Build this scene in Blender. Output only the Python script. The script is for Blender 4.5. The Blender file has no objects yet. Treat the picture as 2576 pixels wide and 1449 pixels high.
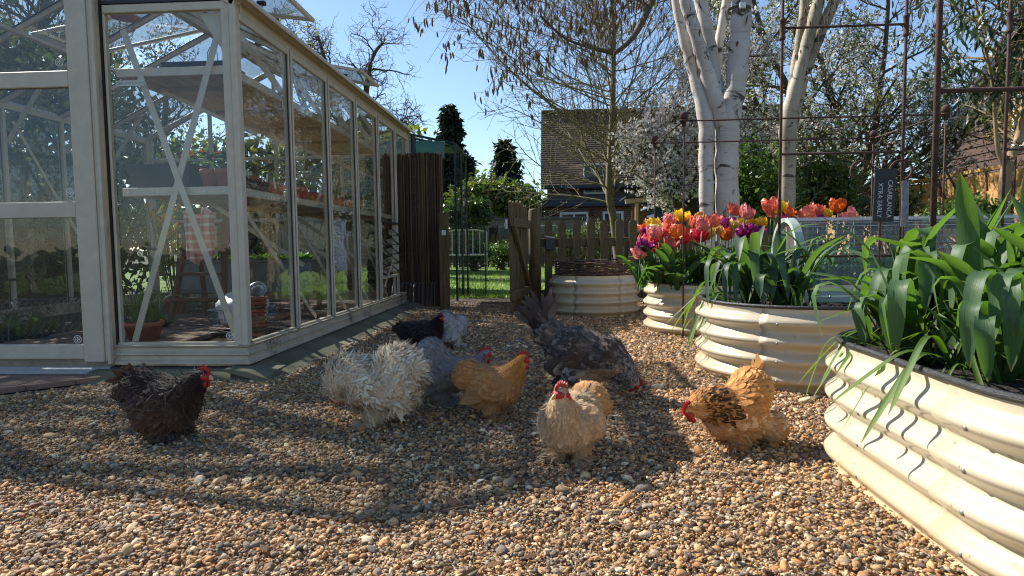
import bpy, bmesh, math, random
import numpy as np
from mathutils import Vector, Matrix, Euler, noise as mnoise

# ------------------------------------------------------------------ camera, sky, sun, exposure
scene = bpy.context.scene
PXW, PXH, FOC = 2576., 1449., 1600.                 # reference pixel grid used for measuring
YAW, PITCH, ROLL = math.radians(3.65), math.radians(3.86), math.radians(0.72)
EYE = np.array([0, 0, .64])
FW = np.array([-math.sin(YAW)*math.cos(PITCH), math.cos(YAW)*math.cos(PITCH), -math.sin(PITCH)])
_r = np.array([math.cos(YAW), math.sin(YAW), 0]); _u = np.cross(_r, FW)
RT = _r*math.cos(ROLL)-_u*math.sin(ROLL); UP = _u*math.cos(ROLL)+_r*math.sin(ROLL)
cam_data = bpy.data.cameras.new('camera'); cam = bpy.data.objects.new('camera', cam_data)
scene.collection.objects.link(cam); scene.camera = cam
cam_data.sensor_width = 36; cam_data.lens = 36*FOC/PXW; cam_data.clip_start = .05; cam_data.clip_end = 2000
M4 = Matrix(((RT[0], UP[0], -FW[0], EYE[0]), (RT[1], UP[1], -FW[1], EYE[1]), (RT[2], UP[2], -FW[2], EYE[2]), (0, 0, 0, 1)))
cam.matrix_world = M4
cam_data.dof.use_dof = False

SUN_DIR = Vector((-.648, .419, .635)).normalized()   # towards the sun: low from the left and a little behind
world = bpy.data.worlds.new('World'); scene.world = world; world.use_nodes = True
wn = world.node_tree; bg = wn.nodes['Background']
sky = wn.nodes.new('ShaderNodeTexSky'); sky.sky_type = 'NISHITA'; sky.sun_disc = False
sky.sun_elevation = math.asin(SUN_DIR.z); sky.sun_rotation = math.atan2(SUN_DIR.x, SUN_DIR.y)
sky.air_density = 1.0; sky.dust_density = 0.2; sky.ozone_density = 3.0; sky.altitude = 100
wn.links.new(sky.outputs[0], bg.inputs[0]); bg.inputs[1].default_value = .10
sl = bpy.data.lights.new('sun', 'SUN'); sl.energy = 5.0; sl.angle = math.radians(.53); sl.color = (1, .945, .86)
so = bpy.data.objects.new('sun', sl); scene.collection.objects.link(so)
so.rotation_euler = SUN_DIR.to_track_quat('Z', 'Y').to_euler(); so.location = (-6, 5, 9)
scene.view_settings.view_transform = 'Standard'; scene.view_settings.look = 'None'
scene.view_settings.exposure = 0.9; scene.view_settings.gamma = 1.0; scene.view_settings.use_curve_mapping = False
scene.render.engine = 'CYCLES'; cy = scene.cycles
cy.use_denoising = True; cy.denoiser = 'OPENIMAGEDENOISE'; cy.denoising_input_passes = 'RGB_ALBEDO_NORMAL'; cy.denoising_prefilter = 'ACCURATE'; cy.filter_width = 1.1; cy.max_bounces = 8; cy.transparent_max_bounces = 32; cy.diffuse_bounces = 3
cy.glossy_bounces = 3; cy.transmission_bounces = 4; cy.caustics_reflective = False; cy.caustics_refractive = False
cy.sample_clamp_indirect = 6

def ray(px, py): return FW+RT*(px-PXW/2)/FOC-UP*(py-PXH/2)/FOC
def gp(px, py, z=0.):
    d = ray(px, py); return EYE+d*(z-EYE[2])/d[2]
def at(px, py, Y):
    d = ray(px, py); return EYE+d*Y/d[1]

# ------------------------------------------------------------------ helpers
COL = scene.collection
rnd = random.Random(7); NR = np.random.default_rng(11)
def L(r, g, b):
    return tuple(((v/255)/12.92 if v/255 <= .04045 else ((v/255+.055)/1.055)**2.4) for v in (r, g, b))
def link(o, parent=None):
    COL.objects.link(o)
    if parent is not None: o.parent = parent
    return o
def tag(o, label=None, cat=None, group=None, kind=None):
    if label: o['label'] = label
    if cat: o['category'] = cat
    if group: o['group'] = group
    if kind: o['kind'] = kind
    return o
def thing(name, label, cat, loc=(0, 0, 0), rz=0, group=None):
    o = bpy.data.objects.new(name, None); o.empty_display_size = .05
    o.location = loc; o.rotation_euler = (0, 0, rz); COL.objects.link(o)
    return tag(o, label, cat, group)
def mesh_of(name, V, F, m=None, smooth=False, uv=None, col=None):
    me = bpy.data.meshes.new(name)
    V = np.asarray(V, float).reshape(-1, 3)
    if isinstance(F, np.ndarray) and F.ndim == 2:
        n, k = F.shape
        me.vertices.add(len(V)); me.vertices.foreach_set('co', V.ravel())
        me.loops.add(n*k); me.loops.foreach_set('vertex_index', F.ravel().astype(np.int32))
        me.polygons.add(n); me.polygons.foreach_set('loop_start', np.arange(0, n*k, k, dtype=np.int32))
        me.update(calc_edges=True)
    else:
        me.from_pydata(V.tolist(), [], [tuple(int(i) for i in f) for f in F]); me.update()
    if m is not None: me.materials.append(m)
    if smooth: me.polygons.foreach_set('use_smooth', [True]*len(me.polygons))
    if uv is not None:
        l = me.uv_layers.new(name='uv'); vi = np.zeros(len(me.loops), np.int32); me.loops.foreach_get('vertex_index', vi)
        l.data.foreach_set('uv', np.asarray(uv, float)[vi].ravel())
    if col is not None:
        a = me.color_attributes.new('col', 'FLOAT_COLOR', 'POINT')
        a.data.foreach_set('color', np.c_[np.asarray(col, float), np.ones(len(V))].ravel())
    return me
def obj(name, me, parent=None, loc=None):
    o = bpy.data.objects.new(name, me)
    if loc is not None: o.location = loc
    return link(o, parent)
def nrm(v):
    v = np.asarray(v, float); return v/(np.linalg.norm(v, axis=-1, keepdims=True)+1e-12)

class MB:
    """collects shapes into one mesh"""
    def __init__(s): s.V = []; s.F = []; s.n = 0
    def add(s, V, F):
        V = np.asarray(V, float).reshape(-1, 3); s.V.append(V); s.F += [tuple(i+s.n for i in f) for f in F]; s.n += len(V); return s
    def box(s, a, b, ch=0.):
        """box between corners, optionally with chamfered edges"""
        lo = np.minimum(np.array(a, float), np.array(b, float)); hi = np.maximum(np.array(a, float), np.array(b, float)); a, b = lo, hi
        return s.obox((a+b)/2, (b-a), np.eye(3), ch)
    def obox(s, c, size, R, ch=0.):
        h = np.asarray(size, float)/2; R = np.asarray(R, float)
        if ch <= 0:
            V = np.array([[x, y, z] for x in (-1, 1) for y in (-1, 1) for z in (-1, 1)])*h
            F = [(0, 1, 3, 2), (4, 6, 7, 5), (0, 4, 5, 1), (2, 3, 7, 6), (0, 2, 6, 4), (1, 5, 7, 3)]
            return s.add(V@R.T+c, F)
        ch = min(ch, h.min()*.6); V = []; idx = {}
        for sx in (-1, 1):
            for sy in (-1, 1):
                for sz in (-1, 1):
                    sg = np.array([sx, sy, sz])
                    for ax in range(3):
                        v = sg*(h-ch); v = v.astype(float); v[ax] = sg[ax]*h[ax]; idx[(sx, sy, sz, ax)] = len(V); V.append(v)
        F = []
        for ax in range(3):
            o = [i for i in range(3) if i != ax]
            for sg in (-1, 1):
                q = []
                for p1, p2 in ((-1, -1), (1, -1), (1, 1), (-1, 1)):
                    k = [0, 0, 0]; k[ax] = sg; k[o[0]] = p1; k[o[1]] = p2; q.append(idx[(*k, ax)])
                F.append(q if (sg > 0) == (ax != 1) else q[::-1])
        for ax in range(3):
            o = [i for i in range(3) if i != ax]
            for p1 in (-1, 1):
                for p2 in (-1, 1):
                    k0 = [0, 0, 0]; k0[ax] = -1; k0[o[0]] = p1; k0[o[1]] = p2; k1 = list(k0); k1[ax] = 1
                    q = [idx[(*k0, o[0])], idx[(*k0, o[1])], idx[(*k1, o[1])], idx[(*k1, o[0])]]
                    F.append(q if (p1*p2 > 0) == (ax != 1) else q[::-1])
        for sx in (-1, 1):
            for sy in (-1, 1):
                for sz in (-1, 1):
                    q = [idx[(sx, sy, sz, i)] for i in range(3)]; F.append(q if sx*sy*sz > 0 else q[::-1])
        return s.add(np.array(V)@R.T+c, F)
    def bar(s, p, q, w, d, up=(0, 0, 1), ch=0.):
        """rectangular bar from p to q, w across, d along 'up'"""
        p = np.array(p, float); q = np.array(q, float); t = nrm(q-p); u = np.array(up, float); u = nrm(u-t*(u@t)); v = np.cross(u, t)
        return s.obox((p+q)/2, (np.linalg.norm(q-p), w, d), np.c_[t, v, u], ch)
    def tube(s, pts, r, n=8, cap=True, closed=False):
        P = np.asarray(pts, float); k = len(P); r = np.broadcast_to(np.asarray(r, float), (k,))
        T = np.gradient(P, axis=0) if not closed else np.roll(P, -1, 0)-np.roll(P, 1, 0); T = nrm(T)
        u = nrm(np.cross(T[0], (0, 0, 1) if abs(T[0][2]) < .9 else (1, 0, 0))); V = []
        for i in range(k):
            u = nrm(u-T[i]*(u@T[i])); w = np.cross(T[i], u)
            a = np.arange(n)*2*math.pi/n
            V.append(P[i]+r[i]*(np.cos(a)[:, None]*u+np.sin(a)[:, None]*w))
        F = []
        for i in range(k if closed else k-1):
            j = (i+1) % k
            for m in range(n): F.append((i*n+m, i*n+(m+1) % n, j*n+(m+1) % n, j*n+m))
        if cap and not closed: F.append(tuple(range(n))[::-1]); F.append(tuple((k-1)*n+m for m in range(n)))
        return s.add(np.concatenate(V), F)
    def lathe(s, prof, c=(0, 0, 0), n=20, wob=None):
        """profile of (radius, height) turned about z"""
        V = []; F = []
        for i, (r, z) in enumerate(prof):
            for m in range(n):
                a = 2*math.pi*m/n; V.append((c[0]+r*math.cos(a), c[1]+r*math.sin(a), c[2]+z))
        for i in range(len(prof)-1):
            for m in range(n): F.append((i*n+m, i*n+(m+1) % n, (i+1)*n+(m+1) % n, (i+1)*n+m))
        return s.add(V, F)
    def ball(s, c, r, n=12, m=8):
        r = np.broadcast_to(np.asarray(r, float), (3,)); V = [(0, 0, -1)]
        for i in range(1, m):
            t = -math.pi/2+math.pi*i/m
            V += [(math.cos(t)*math.cos(2*math.pi*j/n), math.cos(t)*math.sin(2*math.pi*j/n), math.sin(t)) for j in range(n)]
        V.append((0, 0, 1)); F = [(0, 1+(j+1) % n, 1+j) for j in range(n)]
        for i in range(m-2):
            F += [(1+i*n+j, 1+i*n+(j+1) % n, 1+(i+1)*n+(j+1) % n, 1+(i+1)*n+j) for j in range(n)]
        k = 1+(m-2)*n; F += [(k+j, k+(j+1) % n, len(V)-1) for j in range(n)]
        return s.add(np.array(V)*r+np.array(c), F)
    def prism(s, poly, a, b, axis=1):
        """2D polygon extruded from a to b along an axis"""
        n = len(poly); V = []
        for t in (a, b):
            for p in poly:
                v = [0, 0, 0]; o = [i for i in range(3) if i != axis]; v[axis] = t; v[o[0]] = p[0]; v[o[1]] = p[1]; V.append(v)
        F = [(i, (i+1) % n, n+(i+1) % n, n+i) for i in range(n)]+[tuple(range(n))[::-1], tuple(range(n, 2*n))]
        return s.add(V, F)
    def me(s, name, m, smooth=False):
        me = mesh_of(name, np.concatenate(s.V), s.F, m, smooth)
        bm = bmesh.new(); bm.from_mesh(me); bmesh.ops.recalc_face_normals(bm, faces=bm.faces); bm.to_mesh(me); bm.free()
        return me
    def build(s, name, m, parent=None, smooth=False, loc=None): return obj(name, s.me(name, m, smooth), parent, loc)

# ------------------------------------------------------------------ materials
def new_mat(name):
    m = bpy.data.materials.new(name); m.use_nodes = True; nt = m.node_tree
    return m, nt, nt.nodes['Principled BSDF'], nt.nodes['Material Output']
def N(nt, t, **k):
    n = nt.nodes.new(t)
    for a, v in k.items():
        if a.startswith('_'): n.inputs[int(a[1:])].default_value = v
        else: setattr(n, a, v)
    return n
def ramp(nt, fac, stops):
    r = N(nt, 'ShaderNodeValToRGB'); e = r.color_ramp.elements
    while len(e) < len(stops): e.new(.5)
    for el, (p, c) in zip(e, stops): el.position = p; el.color = (*c[:3], 1)
    nt.links.new(fac, r.inputs[0]); return r.outputs[0]
def mixc(nt, f, a, b, mode='MIX'):
    n = N(nt, 'ShaderNodeMix', data_type='RGBA', blend_type=mode)
    for s, v in ((n.inputs[0], f), (n.inputs[6], a), (n.inputs[7], b)):
        if hasattr(v, 'is_output'): nt.links.new(v, s)
        elif isinstance(v, (int, float)): s.default_value = v
        else: s.default_value = (*v[:3], 1)
    return n.outputs[2]
def tex(nt, scale, detail=4, rough=.55, dist=0., coord='Object', stretch=None, kind='ShaderNodeTexNoise'):
    tc = N(nt, 'ShaderNodeTexCoord'); src = tc.outputs[coord]
    if stretch:
        mp = N(nt, 'ShaderNodeMapping'); mp.inputs['Scale'].default_value = stretch; nt.links.new(src, mp.inputs[0]); src = mp.outputs[0]
    t = N(nt, kind); nt.links.new(src, t.inputs['Vector']); t.inputs['Scale'].default_value = scale
    if kind == 'ShaderNodeTexNoise':
        t.inputs['Detail'].default_value = detail; t.inputs['Roughness'].default_value = rough; t.inputs['Distortion'].default_value = dist
    return t
def bump(nt, h, bs, strength=.3, dist=.01):
    b = N(nt, 'ShaderNodeBump'); b.inputs['Strength'].default_value = strength; b.inputs['Distance'].default_value = dist
    nt.links.new(h, b.inputs['Height']); nt.links.new(b.outputs[0], bs.inputs['Normal']); return b
def mat(name, c, rough=.6, var=.25, scale=8, metal=0., bmp=0., bscale=None, stretch=None, c2=None, spec=None, coord='Object', bdist=.004):
    """painted/rough surface: colour with two-scale noise variation, optional second colour, bump"""
    m, nt, b, out = new_mat(name)
    t = tex(nt, scale, 6, .6, .3, coord, stretch); a2 = c2 if c2 else tuple(v*(1-var) for v in c)
    a1 = c if c2 else tuple(min(1, v*(1+var*.6)) for v in c)
    col = ramp(nt, t.outputs[0], [(.32, a2), (.68, a1)]); nt.links.new(col, b.inputs['Base Color'])
    b.inputs['Roughness'].default_value = rough; b.inputs['Metallic'].default_value = metal
    if spec is not None: b.inputs['Specular IOR Level'].default_value = spec
    if bmp:
        t2 = tex(nt, bscale or scale*4, 5, .6, 0, coord, stretch); bump(nt, t2.outputs[0], b, bmp, bdist)
    return m
def leaf_mat(name, c, back=None, trans=.35, rough=.45, attr=False, streak=False, spec=.5):
    """thin leaf: diffuse/gloss plus light coming through"""
    m, nt, b, out = new_mat(name)
    if attr:
        a = N(nt, 'ShaderNodeAttribute', attribute_name='col'); col = a.outputs[0]
    else:
        t = tex(nt, 9, 3); col = ramp(nt, t.outputs[0], [(.3, tuple(v*.72 for v in c)), (.7, tuple(v*1.2 for v in c))])
    if streak:
        tc = N(nt, 'ShaderNodeTexCoord'); mp = N(nt, 'ShaderNodeMapping'); mp.inputs['Scale'].default_value = (26, 1.2, 1); nt.links.new(tc.outputs['UV'], mp.inputs[0])
        t = N(nt, 'ShaderNodeTexNoise'); t.inputs['Scale'].default_value = 1.; t.inputs['Detail'].default_value = 2; nt.links.new(mp.outputs[0], t.inputs['Vector'])
        s = ramp(nt, t.outputs[0], [(.3, (.72, .74, .72)), (.7, (1.16, 1.14, 1.14))]); col = mixc(nt, 1., col, s, 'MULTIPLY'); bump(nt, t.outputs[0], b, .35, .002)
    nt.links.new(col, b.inputs['Base Color']); b.inputs['Roughness'].default_value = rough; b.inputs['Specular IOR Level'].default_value = spec
    tr = N(nt, 'ShaderNodeBsdfTranslucent'); tc2 = mixc(nt, 1., col, back or (1.25, 1.35, .45), 'MULTIPLY'); nt.links.new(tc2, tr.inputs[0])
    mx = N(nt, 'ShaderNodeMixShader'); mx.inputs[0].default_value = trans
    nt.links.new(b.outputs[0], mx.inputs[1]); nt.links.new(tr.outputs[0], mx.inputs[2]); nt.links.new(mx.outputs[0], out.inputs[0]); return m
def glass_mat(name, haze=.05, wob=.25, tint=(.972, .985, .98), wscale=7., hcol=(.6, .6, .57), gr=.015):
    """thin clear pane: see-through, mirror gloss growing towards grazing angles, a film of dust"""
    m, nt, b, out = new_mat(name); nt.nodes.remove(b)
    lw = N(nt, 'ShaderNodeLayerWeight'); lw.inputs[0].default_value = .5
    p = N(nt, 'ShaderNodeMath', operation='POWER', _1=4.); nt.links.new(lw.outputs['Facing'], p.inputs[0])
    f = N(nt, 'ShaderNodeMath', operation='MULTIPLY_ADD', _1=.9, _2=.032); nt.links.new(p.outputs[0], f.inputs[0])
    tr = N(nt, 'ShaderNodeBsdfTransparent'); tr.inputs[0].default_value = (*tint, 1)
    gl = N(nt, 'ShaderNodeBsdfGlossy'); gl.inputs['Roughness'].default_value = gr; gl.inputs[0].default_value = (.95, .95, .95, 1)
    if wob:
        t = tex(nt, wscale, 2, .5, .4); bp = N(nt, 'ShaderNodeBump'); bp.inputs['Strength'].default_value = wob; bp.inputs['Distance'].default_value = .004
        nt.links.new(t.outputs[0], bp.inputs['Height']); nt.links.new(bp.outputs[0], gl.inputs['Normal'])
    mx = N(nt, 'ShaderNodeMixShader'); nt.links.new(f.outputs[0], mx.inputs[0]); nt.links.new(tr.outputs[0], mx.inputs[1]); nt.links.new(gl.outputs[0], mx.inputs[2])
    df = N(nt, 'ShaderNodeBsdfDiffuse'); df.inputs[0].default_value = (*hcol, 1)
    t = tex(nt, 5, 6, .65, 1.); h = N(nt, 'ShaderNodeMapRange'); h.inputs[1].default_value = .3; h.inputs[2].default_value = .75; h.inputs[3].default_value = haze*.4; h.inputs[4].default_value = haze*1.8
    nt.links.new(t.outputs[0], h.inputs[0])
    m2 = N(nt, 'ShaderNodeMixShader'); nt.links.new(h.outputs[0], m2.inputs[0]); nt.links.new(mx.outputs[0], m2.inputs[1]); nt.links.new(df.outputs[0], m2.inputs[2])
    nt.links.new(m2.outputs[0], out.inputs[0]); return m
def attr_mat(name, rough=.8, trans=0., sheen=.0, spec=.3, gain=1.):
    m, nt, b, out = new_mat(name); a = N(nt, 'ShaderNodeAttribute', attribute_name='col')
    nt.links.new(a.outputs[0], b.inputs['Base Color']); b.inputs['Roughness'].default_value = rough; b.inputs['Specular IOR Level'].default_value = spec
    b.inputs['Sheen Weight'].default_value = sheen
    if trans:
        tr = N(nt, 'ShaderNodeBsdfTranslucent'); nt.links.new(a.outputs[0], tr.inputs[0]); mx = N(nt, 'ShaderNodeMixShader'); mx.inputs[0].default_value = trans
        nt.links.new(b.outputs[0], mx.inputs[1]); nt.links.new(tr.outputs[0], mx.inputs[2]); nt.links.new(mx.outputs[0], out.inputs[0])
    return m

CREAM_ALU = mat('cream_powder_coat', L(196, 184, 164), .42, .10, 14, spec=.4)
def weathered_cream():
    m, nt, b, out = new_mat('weathered_cream_coat'); t = tex(nt, 9, 5, .6); c = ramp(nt, t.outputs[0], [(.3, L(178, 164, 140)), (.7, L(200, 188, 166))])
    t2 = tex(nt, 55, 6, .75, 1.2); t3 = tex(nt, 3, 4, .6); mu = N(nt, 'ShaderNodeMath', operation='MULTIPLY'); nt.links.new(t2.outputs[0], mu.inputs[0]); nt.links.new(t3.outputs[0], mu.inputs[1])
    k = ramp(nt, mu.outputs[0], [(.30, (0, 0, 0)), (.36, (1, 1, 1))]); nt.links.new(mixc(nt, k, c, L(96, 84, 58)), b.inputs['Base Color']); b.inputs['Roughness'].default_value = .5; return m
CREAM_OLD = weathered_cream()
RUBBER = mat('black_rubber', (.02, .02, .022), .55, .2)
STEEL = mat('zinc_steel', (.45, .45, .46), .35, .15, 30, metal=.9)
RUST = mat('rusted_iron', L(92, 62, 52), .85, .4, 60, c2=L(58, 40, 36), bmp=.5, bscale=220)
SOIL = mat('dark_soil', (.022, .015, .011), .95, .5, 40, bmp=1., bscale=90, bdist=.02)
TERRA = mat('terracotta', L(164, 92, 64), .85, .2, 12, bmp=.2, bscale=60)
BLACKP = mat('black_plastic', (.018, .019, .022), .45, .2)
WHITEP = mat('white_plastic', L(225, 226, 224), .45, .05)
GREENWOOD = mat('treated_timber', L(112, 98, 62), .85, .25, 6, c2=L(74, 62, 40), bmp=.5, bscale=20, stretch=(8, 8, .8))
DARKWOOD = mat('dark_timber', L(70, 54, 42), .85, .35, 5, bmp=.4, bscale=20, stretch=(8, 8, .8))
WIRE = mat('galvanised_wire', (.16, .16, .165), .5, .2, metal=.6)
# ------------------------------------------------------------------ ground, gravel, lawn, paving
def sheet(name, x0, x1, y0, y1, z, m, nx=1, ny=1, amp=0., kind='structure', fs=1.):
    xs = np.linspace(x0, x1, nx+1); ys = np.linspace(y0, y1, ny+1); X, Y = np.meshgrid(xs, ys)
    Z = np.full_like(X, z)
    if amp: Z += amp*np.array([[mnoise.noise(Vector((x*fs, y*fs, 3.1))) for x in xs] for y in ys])
    i = np.arange(ny)[:, None]*(nx+1)+np.arange(nx)[None]; i = i.ravel()
    o = obj(name, mesh_of(name, np.c_[X.ravel(), Y.ravel(), Z.ravel()], np.c_[i, i+1, i+nx+2, i+nx+1], m, True)); return tag(o, kind=kind)
EARTH = mat('earth', (.05, .045, .025), .95, .5, 1.2, c2=(.035, .05, .018), bmp=.6, bscale=30)
sheet('ground', -300, 300, -200, 600, -.03, EARTH)

GRAVEL_PAL = [L(170, 138, 98), L(148, 112, 74), L(190, 164, 124), L(128, 104, 80), L(104, 92, 80), L(84, 80, 78), L(66, 62, 60), L(206, 192, 164),
              L(160, 112, 66), L(178, 130, 76), L(140, 98, 70), L(120, 114, 106), L(152, 142, 128), L(96, 74, 58), L(186, 148, 100), L(58, 56, 60)]
GRAVEL_W = np.array([10, 9, 8, 8, 6, 6, 4, 6, 5, 5, 4, 6, 6, 5, 7, 3], float); GRAVEL_W /= GRAVEL_W.sum()
def gravel_base():
    m, nt, b, out = new_mat('gravel_bed'); v = tex(nt, 75, kind='ShaderNodeTexVoronoi'); v2 = tex(nt, 160, kind='ShaderNodeTexVoronoi')
    n = N(nt, 'ShaderNodeSeparateColor'); nt.links.new(v.outputs['Color'], n.inputs[0])
    c = ramp(nt, n.outputs[0], [(0, L(96, 82, 66)), (.25, L(140, 116, 86)), (.5, L(172, 146, 108)), (.75, L(150, 130, 106)), (1, L(200, 178, 142))])
    nt.links.new(c, b.inputs['Base Color']); b.inputs['Roughness'].default_value = .9; bump(nt, v.outputs['Distance'], b, -1., .02); return m
GRAVBED = gravel_base()
sheet('gravel_path', -3.2, 3.4, .2, 7.15, -.008, GRAVBED, 60, 60, .006, fs=1.6)
MULCH = mat('leaf_mulch', (.035, .024, .016), .95, .6, 25, c2=(.09, .062, .038), bmp=1., bscale=60, bdist=.03)
sheet('mulch_strip', -3.0, 3.4, 7.15, 7.75, -.004, MULCH, 30, 10, .02, fs=3)

def stone_protos():
    cl = bpy.data.collections.new('stone_shapes'); m, nt, b, out = new_mat('pebble')
    a = N(nt, 'ShaderNodeAttribute', attribute_name='tint', attribute_type='INSTANCER')
    t = tex(nt, 1.6, 5, .65); t2 = tex(nt, 9, 3, .7)
    v = ramp(nt, t.outputs[0], [(.3, (.62, .6, .58)), (.7, (1.25, 1.22, 1.18))]); c = mixc(nt, 1., a.outputs[0], v, 'MULTIPLY')
    v2 = ramp(nt, t2.outputs[0], [(.35, (.8, .8, .8)), (.65, (1.12, 1.12, 1.12))]); c = mixc(nt, 1., c, v2, 'MULTIPLY')
    nt.links.new(c, b.inputs['Base Color']); b.inputs['Roughness'].default_value = .62; b.inputs['Specular IOR Level'].default_value = .35
    bump(nt, t2.outputs[0], b, .35, .08)
    for k in range(18):
        bm = bmesh.new(); R = np.random.default_rng(100+k)
        if k < 12:   # angular flint chip
            for p in nrm(R.normal(size=(12, 3)))*R.uniform(.7, 1.15, (12, 1)): bm.verts.new(p*np.array([1, .72, .5]))
            r = bmesh.ops.convex_hull(bm, input=bm.verts); bmesh.ops.delete(bm, geom=[v for v in bm.verts if not v.link_faces], context='VERTS')
            bmesh.ops.bevel(bm, geom=bm.edges[:], offset=.07, segments=1, affect='EDGES')
        else:       # water-worn pebble
            bmesh.ops.create_icosphere(bm, subdivisions=2, radius=1); off = Vector(R.uniform(-9, 9, 3))
            for v in bm.verts:
                v.co *= 1+.28*mnoise.noise(v.co*1.1+off)+.08*mnoise.noise(v.co*3+off)
                v.co.y *= .74; v.co.z *= .52
        me = bpy.data.meshes.new('stone'); bm.to_mesh(me); bm.free(); me.materials.append(m)
        if k >= 12: me.polygons.foreach_set('use_smooth', [True]*len(me.polygons))
        cl.objects.link(bpy.data.objects.new('stone_%02d' % k, me))
    return cl
def gravel():
    P = []; S = []
    def zone(y0, y1, dens, mean, xa, xb):
        n = int((y1-y0)*(xb-xa)*dens); y = NR.uniform(y0, y1, n); x = NR.uniform(xa, xb, n)
        k = (x > -1.35*y-.7) & (x < .62*y+.4)           # stay near what can be seen, with room to step aside
        P.append(np.c_[x[k], y[k]]); S.append(mean*np.exp(NR.normal(0, .36, k.sum())))
    zone(.9, 2.0, 15000, .0057, -3.1, 1.7); zone(2.0, 3.2, 12500, .0062, -3.0, 2.2); zone(3.2, 4.8, 8500, .0074, -1.5, 1.6); zone(4.8, 7.1, 5600, .0085, -1.9, 1.6)
    zone(.9, 2.2, 8000, .0034, -2.6, 1.7); zone(2.2, 3.4, 5000, .004, -3.0, 2.2)
    zone(6.0, 7.1, 3500, .0095, .6, 2.6)
    P = np.concatenate(P); S = np.concatenate(S); x, y = P.T
    big = NR.random(len(S)) < .018; S[big] *= NR.uniform(1.5, 2.2, big.sum())
    keep = ~((x < -1.36) & (y > 2.96)); keep &= ~((x > .86) & (y > 1.0) & (y < 2.0)) & ~((x > 1.0) & (y > 2.8) & (y < 3.6)) & ~((x > 1.0) & (y > 4.45) & (y < 5.2))
    keep &= ~(((x+2.05)+(y-3.02)*-.92 < 0) & (x < -2.05) & (y > 2.3))
    P, S = P[keep], S[keep]; x, y = P.T; n = len(S)
    z = .004*np.sin(x*5+y*2)*np.sin(y*3.3-x)+NR.uniform(-.006, .007, n)
    me = bpy.data.meshes.new('gravel_points'); me.vertices.add(n); me.vertices.foreach_set('co', np.c_[x, y, z].ravel())
    def attr(nm, ty, data, key):
        a = me.attributes.new(nm, ty, 'POINT'); a.data.foreach_set(key, np.asarray(data).ravel())
    attr('rot', 'FLOAT_VECTOR', np.c_[NR.normal(0, .32, n), NR.normal(0, .32, n), NR.uniform(0, 6.28, n)], 'vector')
    attr('scl', 'FLOAT_VECTOR', S[:, None]*NR.uniform(.8, 1.25, (n, 3)), 'vector')
    attr('idx', 'INT', NR.integers(0, 18, n).astype(np.int32), 'value')
    pal = np.array(GRAVEL_PAL); c = pal[NR.choice(len(pal), n, p=GRAVEL_W)]*NR.uniform(.95, 1.45, (n, 1))*np.array([1.09, 1.02, .90])+np.array([.08, .066, .046])
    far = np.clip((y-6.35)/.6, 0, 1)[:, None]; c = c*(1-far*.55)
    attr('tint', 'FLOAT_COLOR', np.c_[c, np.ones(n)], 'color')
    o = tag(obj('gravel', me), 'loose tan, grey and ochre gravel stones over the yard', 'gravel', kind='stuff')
    g = bpy.data.node_groups.new('scatter_stones', 'GeometryNodeTree')
    g.interface.new_socket('Geometry', in_out='INPUT', socket_type='NodeSocketGeometry'); g.interface.new_socket('Geometry', in_out='OUTPUT', socket_type='NodeSocketGeometry')
    gi = g.nodes.new('NodeGroupInput'); go = g.nodes.new('NodeGroupOutput'); ip = g.nodes.new('GeometryNodeInstanceOnPoints')
    ci = g.nodes.new('GeometryNodeCollectionInfo'); ci.inputs[0].default_value = stone_protos(); ci.inputs[1].default_value = True; ci.inputs[2].default_value = True
    def na(nm, ty):
        a = g.nodes.new('GeometryNodeInputNamedAttribute'); a.data_type = ty; a.inputs[0].default_value = nm; return a.outputs[0]
    e = g.nodes.new('FunctionNodeEulerToRotation'); g.links.new(na('rot', 'FLOAT_VECTOR'), e.inputs[0])
    g.links.new(gi.outputs[0], ip.inputs['Points']); g.links.new(ci.outputs[0], ip.inputs['Instance']); ip.inputs['Pick Instance'].default_value = True
    g.links.new(na('idx', 'INT'), ip.inputs['Instance Index']); g.links.new(e.outputs[0], ip.inputs['Rotation']); g.links.new(na('scl', 'FLOAT_VECTOR'), ip.inputs['Scale'])
    g.links.new(ip.outputs[0], go.inputs[0])
    md = o.modifiers.new('stones', 'NODES'); md.node_group = g
gravel()

# lawn beyond the fence
def lawn_mat():
    m, nt, b, out = new_mat('lawn'); t = tex(nt, 1.3, 5, .6); t2 = tex(nt, 45, 4, .7)
    c = ramp(nt, t.outputs[0], [(.3, (.10, .17, .024)), (.7, (.18, .28, .04))]); v = ramp(nt, t2.outputs[0], [(.3, (.6, .6, .5)), (.7, (1.3, 1.3, 1.2))])
    nt.links.new(mixc(nt, 1., c, v, 'MULTIPLY'), b.inputs['Base Color']); b.inputs['Roughness'].default_value = .9; bump(nt, t2.outputs[0], b, .8, .03); return m
sheet('lawn', -14, 14, 7.7, 21, -.006, lawn_mat(), 40, 20, .05, fs=.5)
def blades(name, label, pts, h, m, lean=.35, w=.0035, parent=None, cat='grass'):
    n = len(pts); a = NR.uniform(0, 6.28, n); hh = h*NR.uniform(.55, 1.25, n)[:, None]; s = np.c_[np.cos(a), np.sin(a), a*0]*w
    d = np.c_[NR.normal(0, lean, (n, 2)), np.ones(n)]; t = pts+d*hh
    V = np.stack([pts-s, pts+s, t], 1).reshape(-1, 3); F = np.arange(3*n).reshape(-1, 3)
    o = obj(name, mesh_of(name, V, F, m), parent)
    return tag(o, label, cat, kind='stuff') if parent is None else o
GRASSM = leaf_mat('grass_blade', (.17, .27, .035), trans=.4)
y = 7.7+11*NR.random(30000)**1.7; x = NR.uniform(-1, 1, 30000)*(1.2+.28*y)
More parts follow.
